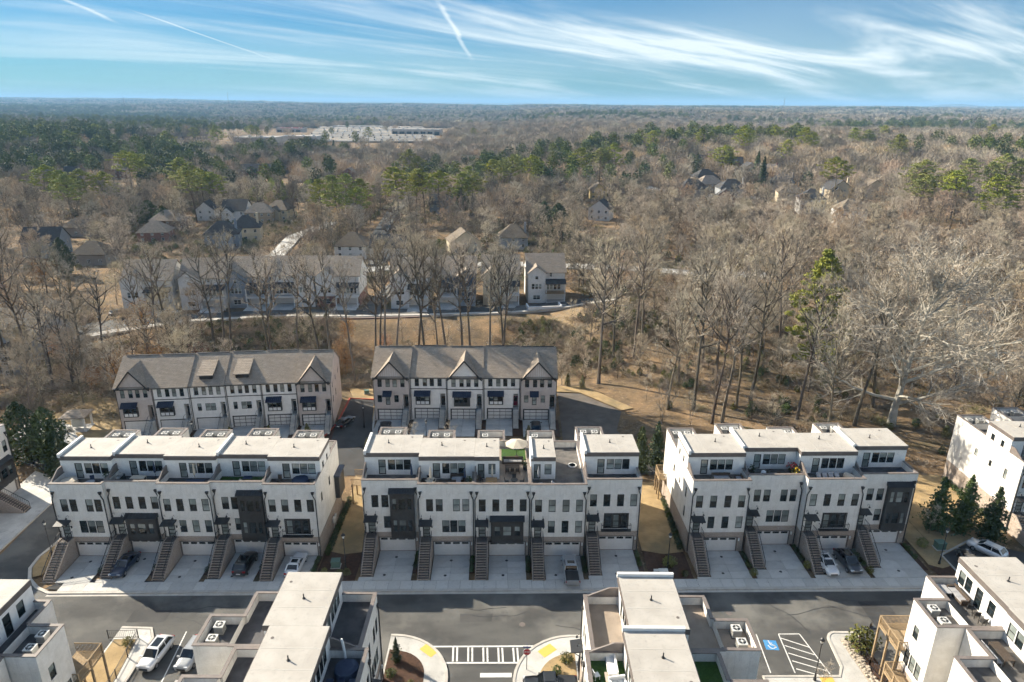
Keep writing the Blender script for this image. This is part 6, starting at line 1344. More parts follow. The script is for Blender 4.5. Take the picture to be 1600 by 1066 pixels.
# ------------------------------------------------------------------ tree prototypes (meshes only)
def rv(r): 
    while True:
        v = Vector((r.uniform(-1, 1), r.uniform(-1, 1), r.uniform(-1, 1)))
        if .05 < v.length < 1: return v.normalized()
def perp(d, r): 
    v = rv(r); v = v - d * v.dot(d); return v.normalized() if v.length > .01 else Vector((1, 0, 0))
def branch_path(p, d, ln, n, r, up, wig):
    pts = [p.copy()]; d = d.copy()
    for i in range(n):
        d = (d + Vector((0, 0, up)) + rv(r) * wig).normalized(); p = p + d * (ln / n); pts.append(p.copy())
    return pts
def ribbon_tri(mb, p, d, ln, wd, r):
    q = perp(d, r) * wd / 2; mb.tri(p - q, p + q, p + d * ln)
def bare(seed, H, Rr, clear, nl, nb, ntw, ntl, up=.16, elev=(25, 60), r0=None, stems=1, lean=(0, 0), wid=1.0, rootfork=False):
    r = random.Random(seed); wood = MB(); tw = MB()
    def twig(p, d, ln):
        pts = branch_path(p, d, ln, 2, r, .10, .25); q = perp(d, r)
        w0 = .055 * wid; a, b, c = pts
        tw.quad(a - q * w0 / 2, a + q * w0 / 2, b + q * w0 * .35, b - q * w0 * .35); tw.tri(b - q * w0 * .35, b + q * w0 * .35, c)
        for k in range(ntl):
            t = r.uniform(.2, 1.0); s_ = a.lerp(b, t * 2) if t < .5 else b.lerp(c, t * 2 - 1)
            dd = ((b - a).normalized() + rv(r) * .75 + Vector((0, 0, .25))).normalized(); ribbon_tri(tw, s_, dd, ln * r.uniform(.35, .65), .036 * wid, r)
    def limb(p, d, ln, rad, depth):
        n = 5 if depth == 0 else 3
        pts = branch_path(p, d, ln, n, r, up if depth == 0 else up * .7, .20)
        wood.tube(pts, [max(rad * (1 - .85 * i / n), .012) for i in range(n + 1)], 5 if depth == 0 else 3, False)
        kids = nb if depth == 0 else 0
        for k in range(kids):
            t = (k + r.uniform(.3, .9)) / kids * .85 + .15; i = min(int(t * n), n - 1); f = t * n - i; s_ = pts[i].lerp(pts[i + 1], f); ax = (pts[i + 1] - pts[i]).normalized()
            dd = (ax * .75 + perp(ax, r) * .75).normalized(); limb(s_, dd, ln * r.uniform(.30, .48) * (1.15 - .5 * t), rad * .45 * (1.1 - .6 * t), 1)
        m = ntw if depth else ntw // 2
        for k in range(m):
            t = r.uniform(.25, 1.0); i = min(int(t * n), n - 1); s_ = pts[i].lerp(pts[i + 1], t * n - i); ax = (pts[i + 1] - pts[i]).normalized()
            twig(s_, (ax * .9 + perp(ax, r) * .8).normalized(), max(.7, ln * r.uniform(.25, .5)) if depth else ln * r.uniform(.12, .22) + .5)
    for st in range(stems):
        a0 = r.uniform(0, 6.28); h = H * (1 if st == 0 else r.uniform(.75, .95)); rad = (r0 or H * .0125) * (1 if stems == 1 else .7)
        n = 9; d = Vector((math.cos(a0) * .22 * (stems > 1), math.sin(a0) * .22 * (stems > 1), 1)).normalized(); pts = [Vector((0, 0, -.6))]; p = Vector((0, 0, 0)); pts.append(p.copy())
        for i in range(n):
            d = (d + rv(r) * .07 + Vector((lean[0], lean[1], .06))).normalized(); p = p + d * h / n; pts.append(p.copy())
        wood.tube(pts, [rad * 1.35, rad * 1.15] + [max(rad * (1 - .92 * ((i + 1) / n) ** .9), .03) for i in range(n)], 7, False)
        for k in range(nl // stems):
            t = clear + (1 - clear) * (k + r.uniform(0, .8)) / (nl // stems); t = min(t, .985); f = t * n + 1; i = min(int(f), n); s_ = pts[i].lerp(pts[min(i + 1, n + 1)], f - int(f))
            u = (t - clear) / (1 - clear); prof = math.sin(math.pi * min(1, u * .8 + .22)) ** .7; az = k * 2.4 + r.uniform(-.5, .5); el = R_(r.uniform(*elev) + 18 * u)
            dd = Vector((math.cos(az) * math.cos(el), math.sin(az) * math.cos(el), math.sin(el)))
            limb(s_, dd, Rr * prof * r.uniform(.8, 1.2), rad * (.55 - .3 * u), 0)
        for k in range(8): twig(pts[-1] - Vector((0, 0, r.uniform(0, 1.5))), (Vector((0, 0, 1)) + rv(r) * .8).normalized(), 1.6)
    return wood, tw
def leaf_tri(mb, p, s_, r, flat=0.0, out=None):
    n = rv(r)
    if out is not None: n = (n + out * .9).normalized()
    u = perp(n, r) * s_; v = n.cross(u).normalized() * s_ * .6
    mb.tri(p - u * .5 - v * .3, p + u * .5 - v * .3, p + v * .7)
def pine(seed, H, Rr, clear, ncl, nt, ls=.42):
    r = random.Random(seed); wood = MB(); lf = MB(); rad = H * .011
    pts = [Vector((0, 0, -.5))]; p = Vector((0, 0, 0)); d = Vector((0, 0, 1)); n = 8
    for i in range(n): pts.append(p.copy()); d = (d + rv(r) * .04).normalized(); p = p + d * H / n
    pts.append(p.copy()); wood.tube(pts, [rad * 1.2] + [max(rad * (1 - .9 * i / n), .04) for i in range(n + 1)], 6, False)
    for k in range(ncl):
        t = clear + (1 - clear) * (k / ncl) ** .9; u = (t - clear) / (1 - clear); i = min(int(t * n), n - 1); c0 = pts[i + 1].lerp(pts[i + 2], t * n - i); az = k * 2.399 + r.uniform(-.4, .4)
        ln = Rr * (math.sin(math.pi * min(1, u * .75 + .27)) ** .8) * r.uniform(.45, 1.1); c1 = c0 + Vector((math.cos(az) * ln, math.sin(az) * ln, ln * .28 + r.uniform(-.3, .6)))
        wood.tube([c0, c0.lerp(c1, .5) + Vector((0, 0, -.1)), c1], [.09, .06, .03], 3, False)
        for cc, rr in ((c1, r.uniform(.8, 1.35)), (c0.lerp(c1, .62), r.uniform(.6, 1.0))):
            for q in range(nt):
                v = rv(r) * rr * (r.random() ** .45); v.z *= .55; leaf_tri(lf, cc + v, ls * r.uniform(.7, 1.2), r, out=Vector((v.x, v.y, v.z + .4)).normalized())
    return wood, lf
def mass(seed, prof, n, ls, lump=.25, hgt=1.0, sq=1.0, shell=.75):   # leafy body of revolution with an uneven outline and gaps; prof: list of (z, radius)
    r = random.Random(seed); lf = MB(); ph = [r.uniform(0, 6.3) for _ in range(6)]
    zs = [q[0] for q in prof]; H = zs[-1]; wts = []
    for k in range(n):
        while True:
            z = r.uniform(zs[0], H); i = 0
            while i < len(zs) - 2 and z > zs[i + 1]: i += 1
            f = (z - zs[i]) / (zs[i + 1] - zs[i]); R0 = prof[i][1] * (1 - f) + prof[i + 1][1] * f
            if r.random() < R0 / max(q[1] for q in prof) + .08: break
        a = r.uniform(0, 6.283); bump = 1 + lump * (math.sin(a * 3 + ph[0] + z * 1.1) * .5 + math.sin(a * 5 + ph[1] - z * 1.9) * .35 + math.sin(z * 2.7 + ph[2] + a * 2) * .4)
        rr = R0 * bump * (shell + (1 - shell) * r.random()) * (.45 + .55 * r.random() ** .35); p = Vector((rr * math.cos(a), rr * math.sin(a) * sq, z)); leaf_tri(lf, p, ls * r.uniform(.6, 1.3), r, out=Vector((math.cos(a), math.sin(a), .35)))
    return lf
def trunk_only(h, rad): return MB().tube([(0, 0, -.4), (0, 0, h * .5), (.05, 0, h)], [rad * 1.2, rad * .8, rad * .3], 6, False)
def protos(kind, specs, wm, lm):
    out = []
    for (wood, leaf) in specs:
        a = wood.mesh('trunk'); a.materials.append(X[wm]); b = leaf.mesh('crown'); b.materials.append(X[lm]); 
        out.append((a, b))
    return out
PT = {}
PT['tall'] = protos('tall', [bare(11 + k, 27, 8.0, (.42, .5, .36, .46, .30)[k], 17, 6, 8, 4, .13, (20, 52), wid=.95) for k in range(5)], 'bark', 'twig')
PT['lofty'] = protos('lofty', [bare(21 + k, 27, 6.6, (.52, .58, .50, .55)[k], 15, 6, 6, 3, .14, (22, 55), wid=.8) for k in range(4)], 'bark', 'twig')
PT['round'] = protos('round', [bare(31 + k, 17, 7.6, (.20, .26, .16, .23)[k], 19, 7, 11, 4, .11, (14, 55), wid=1.15) for k in range(4)], 'bark', 'twig')
PT['round_red'] = [(a, None) for (a, b) in PT['round'][:2]]
PT['sapling'] = protos('sapling', [bare(51 + k, 9, 2.6, .25, 10, 4, 6, 3, .16, (30, 65), .07, (1, 2, 3)[k], wid=.8) for k in range(3)], 'bark', 'twig')
PT['giant'] = protos('giant', [bare(71, 27, 17.5, .13, 26, 11, 15, 6, .065, (6, 50), .62, 1, (.018, 0), 1.6)], 'bark_pale', 'twig_pale')
PT['pine'] = protos('pine', [pine(81 + k, 24, (5.2, 4.6, 5.6, 4.9)[k], (.50, .45, .55, .40)[k], 46, 34, .55) for k in range(4)], 'bark', 'pine')
PT['tallpine'] = protos('tallpine', [pine(91, 31, 6.0, .22, 90, 90, .6)], 'bark', 'pine')
PT['dome'] = protos('dome', [(trunk_only(5, .3), mass(101 + k, [(.4, 2.4), (2, 3.8), (5, 4.2), (8, 3.0), (10, 1.2), (10.8, .2)], 4200, .5, .3, shell=.6)) for k in range(2)], 'bark', 'evergreen')
PT['cone'] = protos('cone', [(trunk_only(6, .22), mass(111 + k, [(.2, 1.9), (1.5, 2.3), (4, 1.9), (6, 1.3), (8, .75), (9.4, .3), (10, .05)], 3000, .46, .6, shell=.35)) for k in range(2)], 'bark', 'evergreen')
PT['young'] = protos('young', [(trunk_only(2, .06), mass(121 + k, [(.1, .9), (1.0, 1.0), (2.2, .7), (3.6, .1)], 900, .26, .3, shell=.5)) for k in range(2)], 'bark', 'olive')
PT['bush'] = protos('bush', [(trunk_only(.5, .05), mass(131 + k, [(.0, .55), (.4, .75), (.8, .6), (1.1, .15)], 420, .17, .2, shell=.5)) for k in range(2)], 'bark', 'evergreen')
PT['olivebush'] = [(a, None) for (a, b) in PT['bush']]
def variant(src, lm, key):
    out = []
    for (a, b) in src:
        c = b.copy(); c.materials.clear(); c.materials.append(X[lm]); out.append((a, c))
    PT[key] = out
variant(PT['bush'], 'olive', 'olivebush'); variant(PT['round'], 'twig_red', 'round_red'); variant(PT['young'], 'bamboo', 'bamboo'); variant(PT['dome'], 'bamboo', 'bamboo_big'); variant(PT['tall'], 'twig_red', 'tall_red'); variant(PT['round'], 'twig_dark', 'round_dark'); BASE_DARK = 1
def russet(seed):
    w_, t_ = bare(seed, 9, 3.0, .15, 12, 4, 4, 2, .12, (15, 55), .09); r = random.Random(seed); lf = MB()
    for k in range(1500):
        v = rv(r) * (r.random() ** .5); leaf_tri(lf, Vector((v.x * 3.0, v.y * 3.0, 5.0 + v.z * 3.8)), .33 * r.uniform(.6, 1.2), r)
    lf.v += []; return w_, lf
PT['russet'] = protos('russet', [russet(141), russet(142)], 'bark', 'dead_leaf')
def brush(seed, m2):
    r = random.Random(seed); q = MB()
    for k in range(46):
        a = r.uniform(0, 6.28); d = Vector((math.cos(a) * .8, math.sin(a) * .8, r.uniform(.5, 1.3))).normalized(); p = Vector((r.uniform(-.7, .7), r.uniform(-.7, .7), -.1)); pts = branch_path(p, d, r.uniform(1.2, 2.6), 3, r, -.10, .35)
        for i in range(3): u = perp(d, r) * .025; q.quad(pts[i] - u, pts[i] + u, pts[i + 1] + u * .6, pts[i + 1] - u * .6)
        for j in range(5): ribbon_tri(q, pts[r.randint(1, 3)], rv(r), r.uniform(.4, .9), .04, r)
    me = q.mesh('brush'); me.materials.append(X[m2]); return me
X['brush_brown'] = mat('brush', (.36, .285, .20), .95, (.24, .19, .135), .8, 3, rnd=.3)
X['brush_olive'] = mat('olive_brush', (.19, .18, .08), .95, (.13, .13, .06), .8, 3, rnd=.3)

# ------------------------------------------------------------------ planting
CNT = {}
def tree(kind, x, y, h, label, name, group, base_h, rz=None, sx=1.0, z=None, cat='tree', idx=None):
    a, b = PT[kind][idx if idx is not None else random.randrange(len(PT[kind]))]; s_ = h / base_h
    t = thing(name, label, cat, (x, y, g(x, y) if z is None else z), random.uniform(0, 6.28) if rz is None else rz, group)
    t.scale = (s_ * sx, s_ * sx, s_)
    link('trunk' if cat == 'tree' else 'stem', a, None, t); link('crown' if cat == 'tree' else 'foliage', b, None, t); return t
BASEH = dict(tall=28.5, tall_red=28.5, round=19, round_red=19, round_dark=19, sapling=10, giant=27, pine=24.5, tallpine=31, dome=10.8, cone=10, young=3.6, bush=1.1, olivebush=1.1, russet=9, bamboo=3.6, bamboo_big=10.8)
ROADS = [(fr, 5.5), ([(-41.0, 187), (-40.5, 200), (-38, 222), (-25, 238)], 5), ([(-75, 220), (-60, 236), (-30, 247), (0, 250), (35, 246), (70, 240), (90, 236)], 6.5), ([(-110, 226), (-92, 262), (-97, 300), (-90, 340)], 6), ([(-52, 560), (-58, 470), (-66, 380), (-60, 300), (-50, 247)], 6), ([(70, 560), (85, 470), (105, 430), (150, 420)], 7)]
def seg_d(px, py, a, b):
    vx, vy = b[0] - a[0], b[1] - a[1]; t = max(0, min(1, ((px - a[0]) * vx + (py - a[1]) * vy) / (vx * vx + vy * vy))); return math.hypot(px - a[0] - vx * t, py - a[1] - vy * t)
HVIEW = []
def hides(x, y):                                              # keep most houses readable between the trees, as they are in the photograph
    for (hx_, hy_, hr_) in HSPOTS:
        if hx_ > 60 and hy_ - y > 45: continue
        if 3 < hy_ - y < 105 and abs(x - hx_ * y / hy_) < hr_ + (2.5 if hx_ < 60 else -2) and random.random() < (.93 if hx_ < 60 else .7): return True
    return False
def blocked(x, y, pad=0.0):
    if y < 100: return True
    if x < 26 and y < 137 and x > -78: return True
    if y < 122 and (-100 < x < -74): return True
    if 70 < x < 92 and y < 104: return True
    if x > -110 and x < 20 and 183 < y < 214: 
        if y < 212: return True
    for (hx_, hy_, hr_) in HSPOTS:
        if abs(x - hx_) < hr_ + pad and abs(y - hy_ - hr_ * .4) < hr_ + pad: return True
    for pts, wd in ROADS:
        for i in range(len(pts) - 1):
            if seg_d(x, y, pts[i], pts[i + 1]) < wd: return True
    return False
def topz(px, py, Y):                                          # height that a line of sight reaches at distance Y
    d = FW + RT * ((px - 800) / FPX) - UP * ((py - 533) / FPX); return CAM_Z + d.z * Y / d.y
IND = []
def foot(px, py):
    p = at(px, py, 0)
    for _ in range(5): p = at(px, py, g(p.x, p.y))
    return p
G1 = 'tall bare trees of the ravine'
TALL = [(22, 640, 385), (48, 600, 372), (80, 650, 420), (118, 598, 385), (132, 640, 405), (165, 610, 420), (232, 560, 400), (258, 575, 380), (272, 560, 372), (335, 560, 378), (352, 548, 365), (362, 556, 360), (421, 560, 385), (428, 600, 395), (470, 580, 388),
        (505, 600, 400), (523, 640, 385), (556, 618, 400), (590, 600, 372), (598, 612, 350), (607, 612, 352), (622, 612, 372), (655, 608, 360), (668, 610, 345), (690, 612, 400), (700, 606, 372), (722, 610, 340), (735, 606, 335), (762, 604, 348), (782, 606, 372), (792, 606, 375),
        (935, 600, 342), (958, 565, 360), (990, 560, 345), (1003, 545, 372), (1083, 640, 395), (1112, 662, 420), (1128, 660, 430), (1150, 640, 405), (1172, 628, 392), (1098, 560, 372), (1118, 610, 380), (1215, 560, 350), (1228, 500, 355), (1180, 480, 340), (1208, 478, 335), (1290, 690, 470), (1335, 665, 430), (1362, 640, 400), (1042, 640, 455), (1060, 600, 430), (1245, 655, 430)]
for i, (px, py, ty) in enumerate(TALL):
    p = foot(px, py)
    if p.x < 20 and p.y < 139: p = p * 1.0; p.y = 139 + random.uniform(0, 6); p.x = (px - 800) / FPX * (p.y * math.cos(PITCH) + (CAM_Z) * math.sin(PITCH))
    h = max(12, min(34, topz(px, ty, p.y) - g(p.x, p.y)))
    where = 'behind the left gabled row' if px < 540 else 'behind the right gabled row' if px < 880 else 'on the leaf-strewn slope'
    left = [q for q in TALL if (q[0] < 540) == (px < 540) and (q[0] < 880) == (px < 880)]; left.sort(); k = left.index((px, py, ty)); ordn = ['first', 'second', 'third', 'fourth', 'fifth', 'sixth', 'seventh', 'eighth', 'ninth', 'tenth', 'eleventh', 'twelfth', 'thirteenth', 'fourteenth', 'fifteenth', 'sixteenth', 'seventeenth', 'eighteenth', 'nineteenth', 'twentieth', 'twenty-first', 'twenty-second', 'twenty-third', 'twenty-fourth', 'twenty-fifth'][min(k, 24)]
    tree('lofty' if px < 830 else 'tall', p.x, p.y, h, f'{ordn} tall bare tree from the left {where}', 'bare_tree', G1, 28.5, sx=random.uniform(.85, 1.1)); IND.append((p.x, p.y))
p = foot(1392, 664)
tree('giant', p.x, p.y, 29, 'huge spreading tree with pale bare branches behind the right row', 'bare_tree', None, 27, R_(20), 1.15); IND.append((p.x, p.y)); GP = p
p = foot(1262, 612)
tree('tallpine', p.x, p.y, max(20, topz(1310, 395, p.y) - g(p.x, p.y)), 'tall bright green pine standing alone on the right slope', 'pine_tree', None, 31, .4); IND.append((p.x, p.y)); PP = p
# pines placed by their crowns
PINES = [(500, 298), (528, 305), (622, 292), (648, 285), (688, 290), (716, 285), (730, 278), (770, 265), (795, 268), (826, 262), (905, 254), (938, 246), (962, 244), (640, 256), (742, 205), (1098, 214), (1120, 208), (1160, 214), (1190, 206), (1214, 210), (1245, 204), (1256, 216), (1312, 240), (1340, 212), (1378, 206), (1404, 226), (1448, 262), (1488, 242), (1506, 244), (1530, 236), (1552, 206), (1578, 236), (1590, 250), (1438, 270), (1020, 215), (90, 285), (104, 296), (132, 282), (66, 278), (282, 272), (300, 290), (312, 282), (214, 250), (200, 262), (268, 190), (255, 218), (340, 215), (110, 215), (60, 205), (30, 215), (150, 205), (330, 200), (300, 205), (390, 205), (1570, 262), (420, 190), (560, 185), (585, 188), (610, 186), (540, 292), (575, 205), (1130, 226), (1230, 222), (860, 178), (1285, 182), (1350, 196)]
for i, (px, py) in enumerate(PINES):
    p = at(px, py, 18)
    for _ in range(5): p = at(px, py, 18 + g(p.x, p.y))
    far = 'right-hand' if px > 1000 else 'middle' if px > 560 else 'left-hand'
    lab = f'green pine in the {far} woods ' + ('near the tall houses' if p.y < 330 else 'beyond the bare groves' if p.y < 700 else 'near the skyline')
    if i % 2 and p.y > 260: tree('pine', p.x + random.uniform(5, 8), p.y + random.uniform(-4, 6), random.uniform(20, 25), lab, 'pine_tree', 'pines scattered in the ' + far + ' woods', 24.5, sx=random.uniform(1.3, 1.7))
    tree('pine', p.x, p.y, random.uniform(23, 28), lab, 'pine_tree', 'pines scattered in the ' + far + ' woods', 24.5, sx=random.uniform(1.35, 1.75)); IND.append((p.x, p.y))
def by_crown(px, py, zc):
    p = at(px, py, zc)
    for _ in range(5): p = at(px, py, zc + g(p.x, p.y))
    return p
for (px, py, h, sx_, k, lab) in ((232, 330, 12, 1.25, 'dome', 'dark rounded evergreen left of the straw lawn, largest of its clump'), (210, 336, 11, 1.0, 'dome', 'dark rounded evergreen at the left of its clump'), (255, 338, 11, 1.1, 'dome', 'dark rounded evergreen at the right of its clump'), (95, 398, 13, .85, 'dome', 'dark dense evergreen standing alone before the craftsman house'),
        (718, 312, 15, .9, 'dome', 'dark evergreen behind the slate blue house'), (872, 345, 17, 1.0, 'dome', 'big dark magnolia behind the white end house'), (850, 335, 14, .9, 'dome', 'smaller dark magnolia left of the big one'), (400, 252, 16, 1.3, 'dome', 'dark round evergreen beside the far white houses'), (365, 256, 14, 1.3, 'dome', 'dark round evergreen left of the far white houses'),
        (1186, 240, 24, .8, 'cone', 'brownish cypress at the back of the right-hand houses, left of two'), (1196, 244, 23, .8, 'cone', 'brownish cypress at the back of the right-hand houses, right of two'), (1090, 250, 16, .9, 'cone', 'dark cypress left of the right-hand houses'), (480, 232, 24, .8, 'cone', 'dark spire tree beside the tower bay house'), (522, 235, 22, 1, 'cone', 'dark conifer before the shops')):
    p = by_crown(px, py, h * .55); tree(k, p.x, p.y, h, lab, 'evergreen_tree', 'dark evergreens among the houses', BASEH[k], sx=sx_); IND.append((p.x, p.y))
for k in range(26):
    px = random.uniform(395, 520); py = random.uniform(285, 308); p = by_crown(px, py, 4)
    tree('bamboo_big', p.x, p.y, random.uniform(6, 10), 'yellow-green bamboo clump in the grove below the far brick houses', 'bamboo_clump', 'bamboo grove', 10.8, sx=1.2); IND.append((p.x, p.y))
# conifers and shrubs close to the rows
NEARC = [(-83.5, 104.5, 11, 1.0, 'dome', 'big dark evergreen behind the left edge townhouse, left of two'), (-79.6, 105.0, 10, .9, 'dome', 'big dark evergreen behind the left edge townhouse, right of two'), (-76.0, 101.0, 9.5, 1.25, 'cone', 'dark conical cypress beside the left edge townhouse'), (-73.4, 98.8, 8, .95, 'cone', 'smaller dark cypress right of the big one at the left edge'), (62.8, 86.5, 8.6, 1.1, 'cone', 'dark conifer left of three before the sunlit side wall'), (66.4, 86.2, 9.2, 1.1, 'cone', 'dark conifer in the middle of three before the sunlit side wall'), (69.3, 84.2, 8.4, 1.15, 'cone', 'dark conifer right of three before the sunlit side wall'),
         (-21.5, 97.5, 6, .9, 'cone', 'green conifer behind the lawn between left and middle rows, left of two'), (-19.3, 99.5, 6.5, .9, 'cone', 'green conifer behind the lawn between left and middle rows, right of two'), (19.3, 101.0, 7.5, .85, 'cone', 'tall green conifer behind the middle and right rows, left of three'), (22.0, 102.5, 8.5, .9, 'cone', 'tall green conifer behind the middle and right rows, middle of three'), (25.0, 104.5, 8.5, .9, 'cone', 'tall green conifer behind the middle and right rows, right of three'), (60.5, 93.5, 6, 1.1, 'cone', 'dark shrubby conifer beside the end of the right row'), (62.0, 103, 5, 1.3, 'cone', 'dark bush at the back corner of the right row'),
         (-12.6, 60.2, 3.4, .8, 'cone', 'clipped green conical shrub in the corner bed left of the crossing'), (-68.5, 101.5, 3.5, 1.4, 'dome', 'rounded evergreen shrub behind the corner townhouse')]
for (x, y, h, sx_, k, lab) in NEARC: tree(k, x, y, h, lab, 'evergreen_tree', None, BASEH[k], sx=sx_, z=-.02)
def bush(x, y, h, lab, k='bush', gname='small shrubs in the beds', sx_=1.0, z=0.0): tree(k, x, y, h, lab, 'shrub', gname, 1.1, sx=sx_, z=z, cat='shrub')
ox, oy, ya, w_ = UL[4]
for i in range(15): bush(ox + w_ + .75, oy + .5 + i * .95, .85, 'dark round shrub in the hedge row along the shaded gable of the left row', gname='hedge row along the left gable')
ox, oy, ya, w_ = UR[0]
for i in range(12): bush(ox - .75 + .02 * i, oy + .6 + i * 1.1, .95, 'dark round shrub in the hedge row along the sunlit gable of the right row', gname='hedge row along the right gable')
for i in range(9): bush(72.2, 89 + i * 1.35, 1.0, 'dark round shrub along the sunlit side wall at the right edge', gname='hedge row at the right edge')
for rowu, nm in ((UL, 'left'), (UM, 'middle'), (UR, 'right')):
    for k, (ox, oy, ya, w_) in enumerate(rowu):
        for j in range(4): bush(ox + w_ - .25, oy - .6 - j * .9, .55 + .15 * (j % 2), f'low dark shrub in a planting strip between drives of the {nm} row', gname=f'drive strip shrubs of the {nm} row')
        if nm == 'right' and k < 3: bush(ox + w_ - .15, oy - 4.9, 1.0, ('first', 'second', 'third')[k] + ' round yellow-green bush at the foot of the right row stairs', 'olivebush', None)
for (x, y, h, k, lab) in ((40.5, 62.9, 2.7, 'olivebush', 'big yellow-green bush beside the timber deck'), (6.4, 60.4, 1.2, 'olivebush', 'olive bush on the straw bed behind the stop sign'), (-12.9, 58.2, .9, 'bush', 'small green shrub in the corner bed left of the crossing'), (-22.5, 74.8, .9, 'olivebush', 'olive grass clump in front of the green cabinet'), (-24.6, 75.2, .8, 'olivebush', 'olive grass clump left of the green cabinet'), (-21.6, 75.0, .9, 'olivebush', 'olive grass clump by the lamp post of the left gap'), (21.5, 77.4, 1.5, 'olivebush', 'pale grassy bush by the lamp post of the right gap'), (23.2, 75.3, .8, 'olivebush', 'small tuft left of the sunlit gable stairs'), (58.4, 82.2, 1.3, 'olivebush', 'green bush at the foot of the right row end wall'), (-43.8, 62.4, 1.0, 'olivebush', 'yellow-green shrub in the fenced lawn corner'), (-10.6, 57.0, .6, 'olivebush', 'tan tuft in the corner bed left of the crossing'), (5.2, 58.8, .9, 'bush', 'dark shrub on the straw bed behind the stop sign')):
    bush(x, y, h, lab, k, None, 1.15)
YG = [(-51.5, 112.2), (-44.6, 113.0), (-37.8, 113.8), (-58.6, 110.6), (-25.5, 108.2), (3.2, 113.8), (-22.8, 104.5), (24.0, 113.5), (12.4, 139.5), (15.5, 138.3), (27, 111), (-34.5, 106.2)]
for i, (x, y) in enumerate(YG): tree('young', x, y, 3.0, f'small young evergreen by the alley behind the rows, ' + ['third', 'fourth', 'fifth', 'second', 'seventh', 'tenth', 'eighth', 'eleventh', 'twelfth', 'thirteenth', 'fourteenth', 'sixth'][i] + ' of a scattered line', 'young_evergreen', 'young evergreens by the alley', 3.6, z=-.05)
for (x, y, h, lab) in ((-18.0, 112.5, 4.2, 'small bare tree on the drive strip before the white-panelled bay'), (-11.0, 112.6, 4.2, 'small bare tree on the drive strip before the pointed gable'), (33.6, 57.0, 3.6, 'small bare tree beside the accessible bay'), (-71.9, 103.5, 4.5, 'small bare tree behind the corner townhouse'), (61.2, 85.2, 5.0, 'small bare tree beside the right row end')): tree('sapling', x, y, h, lab, 'small_bare_tree', None, 10, sx=1.3, z=-.05)
# woods by sampling the land
CAND = []
def try_add(kind, x, y, h, minsep):
    if blocked(x, y): return
    if y > 178 and hides(x, y): return
    for (a, b) in IND:
        if abs(a - x) < minsep and abs(b - y) < minsep: return
    IND.append((x, y)); CAND.append((kind, x, y, h))
rn = random.Random(5)
def inview(x, y): return y > 60 and abs(x) < .80 * y + 14
for k in range(3200):
    x = rn.uniform(20, 270); y = rn.uniform(100, 340)
    if not inview(x, y): continue
    near = y < 150
    if near and x > 75 and rn.random() < .5: continue
    if math.hypot(x - GP.x - 6, y - GP.y) < 17: continue
    if -4 < PP.y - y < 40 and abs(x - PP.x * y / PP.y) < 5.5: continue
    h = rn.uniform(10, 16) if near and x < 75 else rn.choice([rn.uniform(9, 13), rn.uniform(12, 17), rn.uniform(15, 21)])
    if wob(x, y, 15, 3) + .5 * wob(x, y, 6, 5) < -.42: continue
    if x > 85 or y > 190: h *= 1.0
    kk = rn.random(); kind = 'tall' if kk < .16 and not near else 'round' if kk < .66 else 'round_dark' if kk < .88 else 'round_red'
    if near and x < 75 and rn.random() < .8: kind = 'sapling'; h = rn.uniform(6, 11)
    try_add(kind, x, y, h, 5.0 if not near else 4.4)
for k in range(900):
    x = rn.uniform(-190, -72); y = rn.uniform(122, 230)
    if not inview(x, y): continue
    kind = rn.choice(['tall', 'round', 'round', 'russet', 'sapling']); h = dict(tall=rn.uniform(18, 26), round=rn.uniform(13, 18), russet=rn.uniform(7, 11), sapling=rn.uniform(7, 11))[kind]; try_add(kind, x, y, h, 5.0)
for k in range(120):
    x = rn.uniform(-80, 24); y = rn.uniform(141, 172); kind = rn.choice(['sapling', 'sapling', 'russet', 'round']); h = dict(round=rn.uniform(7, 10), russet=rn.uniform(5, 8), sapling=rn.uniform(5, 9))[kind]
    if kind == 'russet' and x > -25: kind = 'sapling'
    if x > 0 and rn.random() < .6: continue
    try_add(kind, x, y, h, 4.2)
for k in range(7000):
    y = 205 + 430 * rn.random() ** 1.15; x = rn.uniform(-.82, .82) * y
    if 20 < x and y < 335: continue
    kk = rn.random(); kind = 'round' if kk < .45 else 'round_dark' if kk < .68 else 'round_red' if kk < .8 else 'tall'; try_add(kind, x, y, rn.uniform(11, 18) if kind != 'tall' else rn.uniform(15, 20), 6.4 if y < 330 else 5.6)
for k in range(130):
    x = rn.uniform(8, 50); y = rn.uniform(120 if x > 26 else 141, 188); kk = rn.random(); try_add('sapling' if kk < .7 else 'round_dark', x, y, rn.uniform(5, 10), 3.8)
for k in range(70):
    x = rn.uniform(-98, -38); y = rn.uniform(134 if x < -78 else 139, 152); try_add('russet', x, y, rn.uniform(4, 7.5), 3.2)
CAND.sort(key=lambda c: math.hypot(c[1], c[2])); REST = []; nb_, ns_, nr_ = len(TALL) + 1, 0, 0
def zone(x, y):
    if x < -72 and y < 205: return 'left hollow'
    if y < 176 and x < 24: return 'ravine'
    if x > 8 and y < 150: return 'right slope'
    if x > 20 and y < 340: return 'dense right wood'
    if y < 260: return 'upper gardens'
    return 'far groves'
MARKS = [(GP.x, GP.y, 'near the huge pale tree'), (PP.x, PP.y, 'near the lone bright pine'), (10, 205, 'near the white end house'), (75, 104, 'near the right edge townhouses'), (14, 130, 'near the brown parking pad'), (-82, 117, 'near the mail kiosk'), (-52, 140, 'behind the left gabled row'), (-8, 145, 'behind the right gabled row'),
         (-105, 190, 'by the end of the upper street'), (-40, 212, 'by the upper side road'), (-16, 210, 'by the slate blue house'), (120, 380, 'below the far right houses'), (45, 210, 'beyond the open bank'), (150, 190, 'toward the right picture edge'), (200, 270, 'far along the right picture edge'), (80, 250, 'beyond the lone pine'), (-130, 160, 'toward the left picture edge'), (-90, 260, 'by the pale hedge road')]
